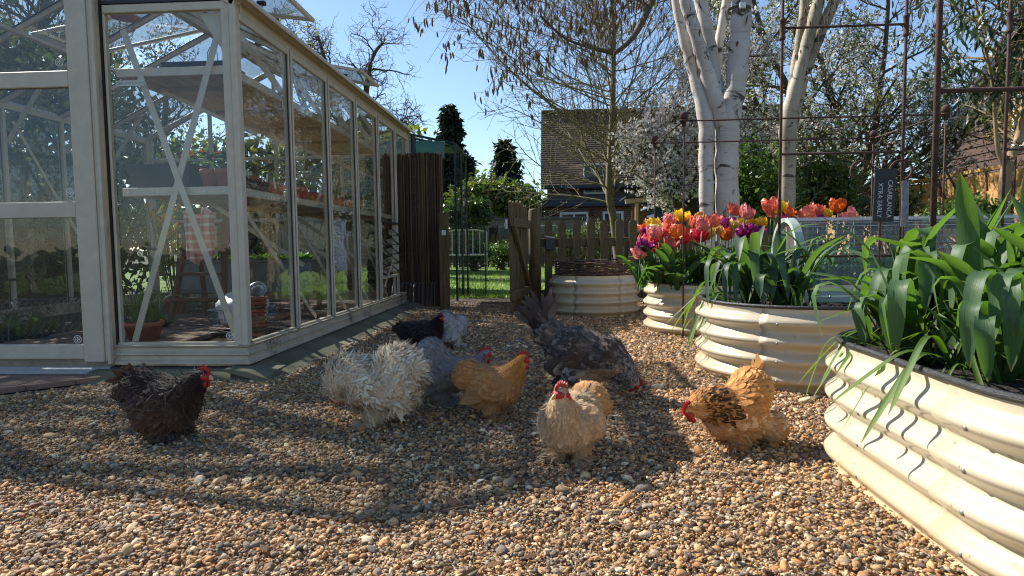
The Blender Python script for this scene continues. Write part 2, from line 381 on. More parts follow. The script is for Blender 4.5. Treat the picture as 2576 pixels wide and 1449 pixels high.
blades('lawn_grass', 'short mown green grass on the lawn beyond the gate', np.c_[x, y, np.full_like(x, -.004)], .045, GRASSM, .5, .006)

# paving in front of the greenhouse door
PAVE = mat('weathered_brick_paving', L(150, 120, 100), .9, .3, 5, c2=L(112, 88, 76), bmp=.6, bscale=40)
pv = obj('paving', MB().prism([(-2.16, 3.03), (-2.8, 2.38), (-4.4, 2.38), (-4.4, 3.03)], -.02, .006, 2).me('paving', mat('paving_bedding', (.05, .045, .04), .95, .4, 20)))
tag(pv, kind='structure')
pa = np.array([-2.14, 3.0]); pe = nrm(np.array([-2.8, 2.38])-pa); pn = np.array([-pe[1], pe[0]])*-1
def slab(parent, pts, z0, z1, m):
    """flat slab from a 4-point outline with rounded-off top edges"""
    P = np.array(pts); c = P.mean(0); I = c+(P-c)*.965; V = [(*p, z0) for p in P]+[(*p, z1-.004) for p in P]+[(*p, z1+rnd.uniform(-.001, .001)) for p in I]
    F = [(i, (i+1) % 4, 4+(i+1) % 4, 4+i) for i in range(4)]+[(4+i, 4+(i+1) % 4, 8+(i+1) % 4, 8+i) for i in range(4)]+[(8, 9, 10, 11)]
    mb = MB(); mb.add(V, F); return mb.build('paving_slab', m, parent)
for r in range(5):
    y0 = 3.0-.13*(r+1)+.004; y1 = 3.0-.13*r-.004; xr = lambda yy: -2.14+(yy-3.0)*(.66/.62)
    x = -.26*(r % 2)*.5; first = True
    xa0, xa1 = xr(y0), xr(y1); off = .18 if r % 2 else .3
    for k in range(6):
        l0 = xa0 if k == 0 else xa1-off-.31*(k-1)-.008; l1 = xa1 if k == 0 else l0
        r1 = xa1-off-.31*k
        slab(pv, [(r1, y0), (l0, y0), (l1, y1), (r1, y1)], 0., .024, PAVE)
# ------------------------------------------------------------------ greenhouse
GX0, GX1, GY0, GY1 = -4.45, -1.55, 3.1, 6.85       # left wall, right wall, front gable, back gable
GZ, GC, GE = .06, .155, 1.85                       # bottom rail, top of cill, eaves
GRX, GRZ = -3.0, 2.55                               # ridge
CONC = mat('mossy_concrete', L(128, 122, 98), .92, .3, 3, c2=L(84, 82, 62), bmp=.7, bscale=25)
def footing():
    V = []; F = []; ys = np.linspace(2.93, 7.05, 26)
    for i, yy in enumerate(ys):
        j = lambda s: s*mnoise.noise(Vector((yy*2.3, s*40, 1.)))
        V += [(-1.60, yy, .055), (-1.47+j(.02), yy, .052+j(.008)), (-1.30+j(.05), yy, -.004), (-1.28+j(.05), yy, -.03)]
    for i in range(len(ys)-1):
        for k in range(3): F.append((i*4+k, i*4+k+1, i*4+k+5, i*4+k+4))
    F += [(0, 1, 2, 3), tuple(4*25+k for k in (3, 2, 1, 0))]
    m = MB(); m.add(V, F); tag(m.build('concrete_footing', CONC, smooth=False), kind='structure')
    V = []; xs = np.linspace(-2.3, -1.36, 12)
    for xx in xs:
        n = mnoise.noise(Vector((xx*5, 2, 1))); V += [(xx, 3.13, .045), (xx, 3.0+.02*n, .04), (xx, 2.9+.05*n, -.004), (xx, 2.89+.05*n, -.03)]
    F = [(i*4+k, i*4+k+1, i*4+k+5, i*4+k+4) for i in range(11) for k in range(3)]+[(0, 1, 2, 3), tuple(44+k for k in (3, 2, 1, 0))]
    m = MB(); m.add(V, F); tag(m.build('concrete_step', CONC), kind='structure')
footing()
SOILBED = mat('greenhouse_soil', (.045, .032, .024), .95, .5, 30, bmp=1., bscale=70, bdist=.02)
sheet('greenhouse_soil', GX0+.05, GX1-.05, GY0+.06, GY1-.05, .02, SOILBED, 40, 50, .02, fs=6)
pav = sheet('greenhouse_paving', -3.55, -2.35, GY0+.05, GY1-.1, .036, mat('path_bedding', (.06, .05, .045), .95, .4, 12))
for r in range(17):
    for k in range(3):
        x0 = -3.52+k*.39+(.0 if r % 2 else .19); x1 = min(x0+.382, -2.36); y0 = GY0+.06+r*.21
        if x1-x0 > .08: slab(pav, [(x0, y0), (x1, y0), (x1, y0+.2), (x0, y0+.2)], .03, .056, PAVE)

gh = thing('greenhouse', 'large cream aluminium greenhouse with sliding door and gable roof at left', 'greenhouse', (GX1, GY0, 0))
GO = np.array([GX1, GY0, 0])
def gpart(mb, name, m=CREAM_ALU, parent=None):
    V = np.concatenate(mb.V)-GO; mm = MB(); mm.add(V, mb.F); return mm.build(name, m, parent or gh)
GLASS = glass_mat('pane_glass', .005, .35)
ROOFGLASS = glass_mat('roof_glass_dusty_shade_tint', .08, .3, (.84, .86, .85))  # dusty roof panes, tinted darker to deepen the greenhouse's shade on the gravel
def pane(corners, parent=None, m=GLASS, nm='glass_pane', th=.004):
    P = np.array(corners, float); n = nrm(np.cross(P[1]-P[0], P[2]-P[0]))*th/2; k = len(P)
    mb = MB(); mb.add(np.r_[P-n, P+n], [tuple(range(k))[::-1], tuple(range(k, 2*k))]+[(i, (i+1) % k, k+(i+1) % k, k+i) for i in range(k)])
    return gpart(mb, nm, m, parent)
# ridged cill round the base (profile: y outwards, z up), mitred at the corner
prof = [(0, GZ), (.035, GZ), (.035, GZ+.012), (.016, GZ+.02), (.016, GZ+.04), (.026, GZ+.046), (.026, GZ+.056), (.014, GZ+.062), (.014, GZ+.08), (.024, GZ+.086), (.03, GZ+.095), (0, GZ+.1)]
def cill(p, q, out, name='cill'):
    p = np.array(p, float); q = np.array(q, float); t = nrm(q-p); V = []
    for e, s in ((p, -1), (q, 1)):
        for d, z in prof: V.append((*(e+np.array(out)*d+t*s*d*CM[(s > 0)]), z))
    k = len(prof); mb = MB(); mb.add(V, [(i, (i+1) % k, k+(i+1) % k, k+i) for i in range(k)]+[tuple(range(k))[::-1], tuple(range(k, 2*k))]); return gpart(mb, name, CREAM_OLD)
CM = {False: 1, True: 1}
cill((GX1, GY0), (GX1, GY1), (1, 0)); CM = {False: 0, True: 1}
cill((-2.235, GY0), (GX1, GY0), (0, -1)); CM = {False: 1, True: 1}
cill((GX0, GY0), (GX0, GY1), (-1, 0)); cill((GX0, GY1), (GX1, GY1), (0, 1))
# glazing bars
def gbar(p, q, w=.032, d=.045, up=(0, 0, 1), nm='glazing_bar', m=CREAM_ALU): return gpart(MB().bar(p, q, w, d, up, .004), nm, m)
NP = 6; PW = (GY1-GY0)/NP
def side(X, sgn):
    for i in range(NP+1):
        y = GY0+i*PW; w = .055 if i in (0, NP) else .03
        if i in (0,): continue
        gbar((X, y-(w/2 if i == NP else 0), GC), (X, y-(w/2 if i == NP else 0), GE-.03), w, .045, (1, 0, 0))
        if i < NP: gpart(MB().box((X+sgn*.024, y-.007, GC), (X+sgn*.034, y+.007, GE-.05), .003), 'bar_cap')
        if i < NP: gpart(MB().box((X+sgn*.006, y-.022, GC+.002), (X+sgn*.012, y-.0155, GE-.03)), 'rubber_seal', RUBBER)
    gpart(MB().box((X-.02, GY0+.05, GE-.05), (X+.02, GY1, GE), .004), 'eave_rail')
    gpart(MB().box((X-.012, GY0+.03, GC-.01), (X+.012, GY1-.03, GC+.012)), 'bottom_rail', CREAM_OLD)
side(GX1, 1); side(GX0, -1)
for i in range(NP):
    y0, y1 = GY0+i*PW+.02, GY0+(i+1)*PW-.012
    if i == 4:
        pane([(GX1+.006, y0, GC), (GX1+.006, y1, GC), (GX1+.006, y1, .36), (GX1+.006, y0, .36)]); pane([(GX1+.006, y0, .86), (GX1+.006, y1, .86), (GX1+.006, y1, GE-.03), (GX1+.006, y0, GE-.03)])
    else: pane([(GX1+.006, y0, GC), (GX1+.006, y1, GC), (GX1+.006, y1, GE-.03), (GX1+.006, y0, GE-.03)])
    pane([(GX0, y0, GC), (GX0, y1, GC), (GX0, y1, GE-.03), (GX0, y0, GE-.03)])
# gutter: half-round lip outside the eaves
g = []; 
for a in np.linspace(math.pi*.95, -.35, 12): g.append((GX1+.045+.042*math.cos(a), GE+.0-.0+.032*math.sin(a)))
for a in np.linspace(-.35, math.pi*.95, 12): g.append((GX1+.045+.036*math.cos(a), GE+.026*math.sin(a)))
gpart(MB().prism(g, GY0-.03, GY1+.03, 1), 'gutter'); g2 = [(2*(GX0+GX1)/2-p[0], p[1]) for p in g]; gpart(MB().prism(g2, GY0-.03, GY1+.03, 1), 'gutter')
gpart(MB().box((GX1+.004, GY0+.03, GE-.085), (GX1+.02, GY1, GE-.048), .003), 'eave_rail')
gpart(MB().tube([(GX1+.06, GY1+.02, GE-.02), (GX1+.06, GY1+.03, 1.2), (GX1+.05, GY1+.03, .1)], .028, 8), 'downpipe', BLACKP)
# corner posts (two stepped profiles)
for X in (GX1, GX0):
    s = 1 if X == GX1 else -1
    for Y, t in ((GY0, -1), (GY1, 1)):
        gpart(MB().box((X-s*.03, Y-t*.0, GC-.005), (X+s*.012, Y-t*.05, GE), .004).box((X-s*.055, Y+t*.012, GC-.005), (X-s*.012, Y-t*.01, GE), .003).box((X-s*.012, Y+t*.02, GC-.005), (X+s*.02, Y-t*.012, GE), .004), 'corner_post')
# gable frames
def gz(x): return GE+(GRZ-GE)*(1-abs(x-GRX)/(GX1-GRX))
for Y, t in ((GY0, -1), (GY1, 1)):
    for s, X in ((1, GX1), (-1, GX0)):
        gbar((X+.02*s, Y, GE-.01), (GRX, Y, GRZ), .04, .05, (0, 0, 1), 'verge_bar')
gbar((GRX, GY0-.02, GRZ), (GRX, GY1+.02, GRZ), .07, .05, nm='ridge_bar')
DL, DR = -3.62, -2.235                                 # door opening
for X in (DR+.0,):
    gpart(MB().box((X-.03, GY0-.01, GC-.02), (X+.010, GY0+.012, gz(X)-.03)), 'door_jamb'); gpart(MB().box((X+.010, GY0-.012, GC-.02), (X+.020, GY0+.012, gz(X)-.03)), 'rubber_seal', RUBBER)
gbar((DR+.028, GY0+.008, GC-.01), (DR+.028, GY0+.008, gz(DR)-.02), .014, .03, (0, 1, 0))
gpart(MB().box((DR+.03, GY0-.014, GE-.045), (GX1-.03, GY0+.02, GE-.005), .003), 'gable_rail')
gpart(MB().box((DR+.02, GY0-.017, GE-.002), (GX1-.02, GY0+.01, GE+.016)), 'rubber_seal', RUBBER)
gpart(MB().box((DR+.012, GY0-.012, GC-.004), (GX1-.05, GY0+.012, GC+.014)), 'bottom_rail', CREAM_OLD)
pane([(DR+.02, GY0, GC+.01), (GX1-.04, GY0, GC+.01), (GX1-.04, GY0, GE-.04), (DR+.02, GY0, GE-.04)])
pane([(DR+.02, GY0, GE+.012), (GX1-.05, GY0, GE+.012), (DR+.02, GY0, gz(DR)-.05)])
for Xp in (-3.0, -2.235+.0):
    pass
# left half of the front gable and the whole back gable
for X in (-4.45+.72,): gbar((X, GY0, GC), (X, GY0, gz(X)-.03), .03, .045, (0, 1, 0))
pane([(GX0+.03, GY0, GC), (DL-.12, GY0, GC), (DL-.12, GY0, gz(DL-.12)-.05), (GX0+.03, GY0, GE-.02)])
bx = [GX0+.02, -3.73, -3.0, -2.27, GX1-.02]
for k in range(4):
    a, b = bx[k], bx[k+1]; pane([(a, GY1, GC), (b, GY1, GC), (b, GY1, gz(b)-.04), (a, GY1, gz(a)-.04)])
    if k: gbar((a, GY1, GC), (a, GY1, gz(a)-.04), .03, .045, (0, 1, 0))
gpart(MB().box((GX0+.03, GY1-.015, .93), (GX1-.03, GY1+.015, .965), .003).box((GX0+.03, GY1-.015, 1.60), (GX1-.03, GY1+.015, 1.635), .003), 'gable_rail')
# roof: rafters, purlins, panes, vents
SL = nrm(np.array([GRX-GX1, 0, GRZ-GE])); 
for s, X in ((1, GX1), (-1, GX0)):
    up = nrm(np.array([s*(GRZ-GE), 0, (GX1-GRX)]))
    for i in range(1, NP):
        y = GY0+i*PW; gbar((X, y, GE), (GRX, y, GRZ), .028, .045, tuple(up), 'rafter')
        gpart(MB().bar(np.array([X, y-.02, GE])+up*.012, np.array([GRX, y-.02, GRZ])+up*.012, .007, .006, up), 'rubber_seal', RUBBER)
    for i in range(NP):
        y0, y1 = GY0+i*PW+.015, GY0+(i+1)*PW-.015; f = .27 if (s > 0 and i in (2, 5)) or (s < 0 and i in (3,)) else 1.
        a = np.array([X, 0, GE])+up*.015; b = np.array([X+(GRX-X)*f, 0, GE+(GRZ-GE)*f])+up*.015
        pane([(a[0], y0, a[2]), (a[0], y1, a[2]), (b[0], y1, b[2]), (b[0], y0, b[2])], m=ROOFGLASS)
    p = np.array([X+(GRX-X)*.5, 0, GE+(GRZ-GE)*.5])-up*.045
    gpart(MB().bar((p[0], GY0, p[2]), (p[0], GY1, p[2]), .03, .03, up, .003), 'purlin')
    # knee braces from wall bar to rafter
    for i in range(1, NP):
        y = GY0+i*PW+.02; gpart(MB().bar((X-s*.02, y, GE-.32), (X-s*.34, y, GE+.13), .035, .012, (0, 1, 0)), 'knee_brace')
def vent(i, s, ang):
    X = GX1 if s > 0 else GX0; y0, y1 = GY0+i*PW+.02, GY0+(i+1)*PW-.02
    sl = math.atan2(GRZ-GE, GX1-GRX); Lh = 1.12; h = np.array([GRX+s*.05, 0, GRZ+.02]); a = sl-ang; d = np.array([s*math.cos(a), 0, -math.sin(a)])
    e = h+d*Lh; up = np.array([s*math.sin(a), 0, math.cos(a)]); fr = MB()
    fr.bar((h[0], y0, h[2]), (e[0], y0, e[2]), .028, .028, up, .003).bar((h[0], y1, h[2]), (e[0], y1, e[2]), .028, .028, up, .003).bar((e[0], y0-.014, e[2]), (e[0], y1+.014, e[2]), .03, .03, up, .003).bar((h[0], y0-.014, h[2]), (h[0], y1+.014, h[2]), .03, .03, up, .003)
    v = gpart(fr, 'roof_vent'); P = [(h[0], y0, h[2]), (e[0], y0, e[2]), (e[0], y1, e[2]), (h[0], y1, h[2])]; pane(P, v, ROOFGLASS)
    m = h+d*.85; q = np.array([GRX+(X-GRX)*.6, 0, GRZ+(GE-GRZ)*.6]); ym = (y0+y1)/2
    gpart(MB().tube([(q[0], ym, q[2]), (m[0], ym, m[2])], .011, 6).tube([(q[0], ym-.1, q[2]+.01), (q[0]+s*.16, ym, q[2]+.06)], .008, 6), 'opener_arm', STEEL, v)
    gpart(MB().box((m[0]-.03, ym-.02, m[2]-.03), (m[0]+.03, ym+.02, m[2]), .004), 'opener_bracket', BLACKP, v); gpart(MB().box((q[0]-.03, ym-.025, q[2]-.0), (q[0]+.03, ym+.025, q[2]+.035), .004), 'opener_bracket', BLACKP, v)
    gpart(MB().bar((GRX+(X-GRX)*.73, y0-.02, GRZ+(GE-GRZ)*.73), (GRX+(X-GRX)*.73, y1+.02, GRZ+(GE-GRZ)*.73), .03, .03, (0, 0, 1)), 'vent_sill', CREAM_ALU, v)
vent(2, 1, .30); vent(5, 1, .26); vent(3, -1, .28)
# X bracing in the front gable bay and side bays
xb0, xb1 = DR+.05, GX1-.05
gpart(MB().bar((xb1-.005, GY0+.035, GC), (DR+.1, GY0+.035, 1.74), .032, .005, (0, 1, 0)).bar((xb0+.02, GY0+.042, GC), (xb1-.02, GY0+.042, 1.80), .032, .005, (0, 1, 0)), 'cross_brace')
for i in (0, 1, 2, 3):
    y = GY0+i*PW; gpart(MB().bar((GX1-.05, y+.05, .9), (GX1-.05, y+PW*1.75, .17), .028, .006, (1, 0, 0)), 'side_brace')
gpart(MB().bar((GX1-.05, GY1-.05, .8), (GX1-.05, GY1-PW*1.6, .17), .028, .006, (1, 0, 0)), 'side_brace')
for i in (0, 3): gpart(MB().bar((GX0+.05, GY0+i*PW+.05, 1.7), (GX0+.05, GY0+(i+1.8)*PW, .2), .028, .006, (1, 0, 0)), 'side_brace')
# corner gusset and small fittings
gpart(MB().prism([(GX1-.06, GE-.05), (GX1-.18, GE-.05), (GX1-.075, GE-.22), (GX1-.06, GE-.3)], GY0+.02, GY0+.026, 1), 'corner_gusset')
bolt = MB().tube([(0, 0, 0), (0, -.004, 0)], .006, 8).me('bolt', STEEL)
for x, z in ((-2.14, .93), (-1.98, .93), (-1.74, .93), (-1.64, .93), (-1.6, 1.5), (-1.6, 1.72), (-1.6, 1.2), (-1.6, .6), (-1.6, .3)): obj('bolt', bolt, gh, Vector((x, GY0+.019, z))-Vector(GO))
# louvre window low in the fifth side bay
ly0, ly1 = GY0+4*PW+.02, GY0+5*PW-.012
lv = gpart(MB().box((GX1-.02, ly0, .355), (GX1+.03, ly0+.022, .865), .003).box((GX1-.02, ly1-.022, .355), (GX1+.03, ly1, .865), .003).box((GX1-.02, ly0, .35), (GX1+.035, ly1, .366)), 'louvre_window')
gpart(MB().box((GX1-.02, ly0, .855), (GX1+.045, ly1, .872)), 'louvre_head', RUBBER, lv)
for k in range(5):
    z = .42+k*.09
    pane([(GX1+.055, ly0+.02, z-.035), (GX1+.055, ly1-.02, z-.035), (GX1-.04, ly1-.02, z+.045), (GX1-.04, ly0+.02, z+.045)], lv, GLASS, 'louvre_blade')
    for yy in (ly0+.018, ly1-.018): gpart(MB().bar((GX1+.06, yy, z-.04), (GX1-.03, yy, z+.035), .012, .018, (0, 1, 0)), 'louvre_clip', RUBBER, lv)
# left-wall louvre seen through the door
ll = gpart(MB().box((GX0+.01, GY0+2*PW+.03, .42), (GX0+.05, GY0+2*PW+.055, 1.0)).box((GX0+.01, GY0+3*PW-.05, .42), (GX0+.05, GY0+3*PW-.025, 1.0)), 'louvre_window')
gpart(MB().box((GX0+.02, GY0+2*PW+.03, 1.0), (GX0+.06, GY0+3*PW-.02, 1.02)).box((GX0+.02, GY0+2*PW+.03, .40), (GX0+.06, GY0+3*PW-.02, .42)), 'louvre_head', RUBBER, ll)
for k in range(5):
    z = .48+k*.11; pane([(GX0+.0, GY0+2*PW+.05, z-.04), (GX0+.0, GY0+3*PW-.05, z-.04), (GX0+.08, GY0+3*PW-.05, z+.05), (GX0+.08, GY0+2*PW+.05, z+.05)], ll, GLASS, 'louvre_blade')
# sliding door
DY = GY0-.035; dz0, dz1 = .075, 2.02
door = gpart(MB().box((DR-.135, DY-.02, dz0), (DR-.028, DY+.014, dz1), .004).box((DR-.028, DY-.012, dz0+.002), (DR+.005, DY+.012, dz1), .003).box((DR-.006, DY-.026, dz0-.01), (DR+.012, DY-.004, dz1), .003), 'door')
gpart(MB().box((DL, DY-.02, dz0), (DL+.105, DY+.014, dz1), .004), 'door_stile', CREAM_ALU, door)
for nm, z0, z1 in (('door_rail', .09, .165), ('door_rail', .805, .885), ('door_rail', 1.445, 1.525), ('door_rail', 1.95, 2.02)):
    gpart(MB().box((DL+.1, DY-.018, z0), (DR-.134, DY+.012, z1), .004), nm, CREAM_ALU, door)
for z0, z1 in ((.16, .81), (.88, 1.45), (1.52, 1.955)): pane([(DL+.1, DY, z0), (DR-.13, DY, z0), (DR-.13, DY, z1), (DL+.1, DY, z1)], door)
gpart(MB().box((GX0, GY0-.02, .045), (DR, GY0+.03, .085)), 'door_track', mat('worn_track', L(150, 136, 116), .6, .3, 20))
gpart(MB().prism([(GY0-.10, .024), (GY0-.02, .024), (GY0-.02, .05), (GY0-.035, .05)], GX0, -2.24, 0), 'threshold', mat('alu_threshold', L(170, 168, 164), .55, .1, 30))
gpart(MB().box((-2.235, GY0-.05, .028), (GX1-.04, GY0-.01, .05)), 'lower_runner', RUBBER)
gpart(MB().box((GX0, GY0-.06, 2.03), (GX1-.35, GY0-.02, 2.09), .004), 'door_header')
# maker's marks etched on panes (thin rings with a cross)
WHITEETCH = mat('etched_mark', (.75, .75, .75), .7, .05)
def mark(x, z, y, r, parent):
    mb = MB(); n = 24
    for r0, r1 in ((r*.86, r), (r*.55, r*.62)):
        V = []; 
        for k in range(n): a = 2*math.pi*k/n; V += [(x+r0*math.cos(a), y, z+r0*math.sin(a)), (x+r1*math.cos(a), y, z+r1*math.sin(a))]
        mb.add(V, [(2*k, 2*k+1, (2*k+3) % (2*n), (2*k+2) % (2*n)) for k in range(n)])
    s = r*.5
    for w, h in ((s, s*.2), (s*.2, s)): mb.add([(x-w, y, z-h), (x+w, y, z-h), (x+w, y, z+h), (x-w, y, z+h)], [(0, 1, 2, 3)])
    gpart(mb, 'etched_mark', WHITEETCH, parent)
mark(-2.405, .93, DY-.004, .021, door); mark(-2.41, .19, DY-.004, .021, door); mark(-1.63, .2, GY0-.004, .019, gh); mark(-2.42, 1.57, DY-.004, .021, door)
# sticker, read from inside (mirrored from out here)
st = gpart(MB().box((-2.165, GY0+.004, 1.455), (-2.02, GY0+.0055, 1.482)), 'sticker', mat('clear_sticker', L(206, 200, 186), .6, .05))
def text_mesh(body, size, name='lettering'):
    cu = bpy.data.curves.new(name, 'FONT'); cu.body = body; cu.size = size; cu.align_x = 'CENTER'; cu.align_y = 'CENTER'; cu.resolution_u = 2
    o = bpy.data.objects.new(name, cu); COL.objects.link(o); bpy.context.view_layer.update()
    me = bpy.data.meshes.new_from_object(o.evaluated_get(bpy.context.evaluated_depsgraph_get())); bpy.data.objects.remove(o); return me
tm = text_mesh('THE POTTING SHED', .0155); tm.materials.append(mat('sticker_ink', L(110, 104, 96), .7, .05))
to = obj('lettering', tm, st, (-2.092-GO[0], GY0+.0035-GO[1], 1.468)); to.rotation_euler = (math.pi/2, 0, math.pi)
# ------------------------------------------------------------------ corrugated raised beds
def bed_paint():
    m, nt, b, out = new_mat('cream_corrugated_steel')
    t = tex(nt, 3, 5, .6, .5); c = ramp(nt, t.outputs[0], [(.3, L(186, 173, 146)), (.7, L(198, 187, 163))])
    tc = N(nt, 'ShaderNodeTexCoord'); sx = N(nt, 'ShaderNodeSeparateXYZ'); nt.links.new(tc.outputs['Object'], sx.inputs[0])
    mr = N(nt, 'ShaderNodeMapRange'); mr.inputs[1].default_value = .16; mr.inputs[2].default_value = .0; nt.links.new(sx.outputs[2], mr.inputs[0])
    t2 = tex(nt, 12, 6, .7, .6); mm = N(nt, 'ShaderNodeMath', operation='MULTIPLY'); nt.links.new(mr.outputs[0], mm.inputs[0]); nt.links.new(t2.outputs[0], mm.inputs[1])
    c = mixc(nt, mm.outputs[0], c, L(176, 146, 98)); t3 = tex(nt, 60, 3, .6); sp = ramp(nt, t3.outputs[0], [(.66, (0, 0, 0)), (.74, (1, 1, 1))])
    c = mixc(nt, sp, c, L(150, 128, 92)); nt.links.new(c, b.inputs['Base Color']); b.inputs['Roughness'].default_value = .27; b.inputs['Coat Weight'].default_value = .25; b.inputs['Coat Roughness'].default_value = .15
    t4 = tex(nt, 9, 3); bump(nt, t4.outputs[0], b, .06, .01); return m
BEDM = bed_paint()
BH = .36
def rrect(x0, x1, y0, y1, r, step=.035):
    """rounded rectangle outline with outward normals, anticlockwise from the middle of the back"""
    P = []; Nn = []
    def line(a, b, n):
        k = max(1, int(np.linalg.norm(np.subtract(b, a))/ .06))
        for i in range(k): P.append(np.array(a)+(np.array(b)-np.array(a))*i/k); Nn.append(n)
    def arc(c, a0):
        k = max(6, int(r*1.57/step))
        for i in range(k): a = a0+math.pi/2*i/k; P.append(np.array(c)+r*np.array([math.cos(a), math.sin(a)])); Nn.append((math.cos(a), math.sin(a)))
    line((x1-r, y1), (x0+r, y1), (0, 1)); arc((x0+r, y1-r), math.pi/2); line((x0, y1-r), (x0, y0+r), (-1, 0)); arc((x0+r, y0+r), math.pi)
    line((x0+r, y0), (x1-r, y0), (0, -1)); arc((x1-r, y0+r), 1.5*math.pi); line((x1, y0+r), (x1, y1-r), (1, 0)); arc((x1-r, y1-r), 0)
    return np.array(P), np.array(Nn)
NW = 4; NS = 12
PROF = [(.012, 0)]+[(.0165-.0165*math.cos(2*math.pi*(NW-k/NS)), .004+(BH-.03)*k/(NS*NW)) for k in range(int(NS*NW)+1)]+[(0, BH-.014), (0, BH)]
SCREWM = mat('dull_screw', (.32, .32, .32), .5, .2, 40, metal=.5)
screw = MB().lathe([(.0001, .004), (.003, .0035), (.0055, .0018), (.0062, 0), (.0075, -.0002), (.0075, -.002)], n=10).me('screw', SCREWM, True)
def raised_bed(label, x0, x1, y0, y1, r, seams, soil=True, group='cream corrugated raised beds', rim=True):
    P, Nn = rrect(x0, x1, y0, y1, r); c = np.array([(x0+x1)/2, (y0+y1)/2]); P = P-c; n = len(P)
    root = thing('raised_bed', label, 'raised bed', (c[0], c[1], 0), group=group)
    D = np.array([d for d, z in PROF]); Z = np.array([z for d, z in PROF]); k = len(PROF)
    s = np.r_[0, np.cumsum(np.linalg.norm(np.diff(np.r_[P, P[:1]], axis=0), axis=1))]; Ls = s[-1]
    idx = sorted(set(int(np.argmin(abs(s[:-1]-q*Ls))) for q in seams))
    for a in range(len(idx)):
        i0, i1 = idx[a], idx[(a+1) % len(idx)]; i1 = i1+n if i1 <= i0 else i1
        ii = [(i % n) for i in range(i0, i1+2)]; V = []; m = len(ii)
        for q, i in enumerate(ii):
            off = .0035 if q <= m-3 else .0002
            V.append(np.c_[P[i][None]+Nn[i][None]*(D[:, None]+off), Z])
        V = np.concatenate(V); F = [(q*k+j, (q+1)*k+j, (q+1)*k+j+1, q*k+j+1) for q in range(m-1) for j in range(k-1)]
        # turned inner edge at the overlap so that the sheet has thickness
        E = V[:k]-np.c_[np.repeat(Nn[ii[0]][None]*.003, k, 0), np.zeros(k)]; F += [(len(V)+j, j, j+1, len(V)+j+1) for j in range(k-1)]
        mb = MB(); mb.add(np.r_[V, E], F); o = obj('wall_panel', mesh_of('wall_panel', np.concatenate(mb.V), mb.F, BEDM, True), root)
        ic = (i0+2) % n
        for w in range(4):
            zz = .004+(BH-.03)*(w*.985+.5)/NW; p = P[ic]+Nn[ic]*.0345
            so_ = obj('screw', screw, root, (p[0], p[1], zz)); so_.rotation_euler = Vector((*Nn[ic], 0)).to_track_quat('Z', 'Y').to_euler()
    if rim:
        R = np.c_[P+Nn*.003, np.full(n, BH)]; obj('rubber_rim', MB().tube(R, .0085, 8, closed=True).me('rubber_rim', RIBBED, True), root)
    if soil:
        V = []; rings = 7
        for q in range(rings):
            f = 1-q/rings; core = np.clip(P, [x0-c[0]+r*1.0, y0-c[1]+r*1.0], [x1-c[0]-r*1.0, y1-c[1]-r*1.0]) if False else P*0
            Q = core+(P-core)*f*.995; zz = np.array([.318+.02*mnoise.noise(Vector((p[0]*9, p[1]*9, 5)))+.012*mnoise.noise(Vector((p[0]*30, p[1]*30, 1))) for p in Q]); V.append(np.c_[Q, zz])
        V.append(np.array([[0, 0, .33]])); F = [(q*n+i, q*n+(i+1) % n, (q+1)*n+(i+1) % n, (q+1)*n+i) for q in range(rings-1) for i in range(n)]+[((rings-1)*n+i, (rings-1)*n+(i+1) % n, rings*n) for i in range(n)]
        obj('soil', mesh_of('soil', np.concatenate(V), F, SOIL, False), root)
    return root
RIBBED = mat('ribbed_rubber', (.022, .022, .025), .35, .2, 90, bmp=.8, bscale=300)
bed_near = raised_bed('nearest cream corrugated raised bed, cut by the right edge of the picture', .80, 3.1, .93, 2.08, .33, (.06, .34, .405, .50, .56, .72, .9))
bed_mid = raised_bed('middle cream corrugated raised bed holding the clear tunnel cloche', .755, 3.3, 2.72, 3.66, .455, (.05, .25, .335, .372, .45, .56, .75))
bed_tulip = raised_bed('cream corrugated raised bed filled with tulips and ringed by ball-topped rods', .712, 3.0, 4.29, 5.22, .455, (.05, .24, .33, .37, .46, .57, .78))
bed_far = raised_bed('short round cream raised bed with woven twig edging before the fence', 0.0, .775, 5.58, 6.34, .375, (.1, .30, .42, .58, .70, .9), rim=False)
def soil_clods(x0, x1, y0, y1, n, parent):
    V = []; F = []; mb = MB()
    for i in range(n):
        s = rnd.uniform(.004, .012); mb.ball((rnd.uniform(x0, x1), rnd.uniform(y0, y1), .325+rnd.uniform(-.004, .006)), (s*rnd.uniform(.7, 1.3), s, s*rnd.uniform(.6, 1)), 6, 4)
    return mb
cl = soil_clods(1.0, 2.1, 2.82, 3.6, 420, None); V = np.concatenate(cl.V)-np.array([(.755+3.3)/2, (2.72+3.66)/2, 0]); m_ = MB(); m_.add(V, cl.F); tag(m_.build('soil_crumbs', SOIL, bed_mid), kind='stuff')
# woven twig edging round the far bed
TWIG = mat('hazel_twig', L(112, 86, 70), .85, .35, 20, c2=L(70, 52, 44))
wat = thing('woven_edging', 'woven twig edging standing in the round far raised bed', 'edging', (.3875, 5.96, .30))
WR = .355
for k in range(16):
    a = 2*math.pi*k/16; wat_s = MB().tube([(WR*math.cos(a), WR*math.sin(a), 0), (WR*math.cos(a)+.004, WR*math.sin(a), .2+rnd.uniform(-.012, .022))], .0075, 6).build('stake', TWIG, wat)
for q in range(11):
    a = np.linspace(0, 2*math.pi, 97); ph = (q % 2)*math.pi; amp = .010
    rr = WR+amp*np.cos(8*a+ph); zz = .066+q*.0115+.004*np.sin(3*a+q*1.7)+.003*np.sin(11*a+q)
    MB().tube(np.c_[rr*np.cos(a), rr*np.sin(a), zz][:-1], .0055+.0012*math.sin(q*2.2), 5, closed=True).build('rod', TWIG, wat, True)

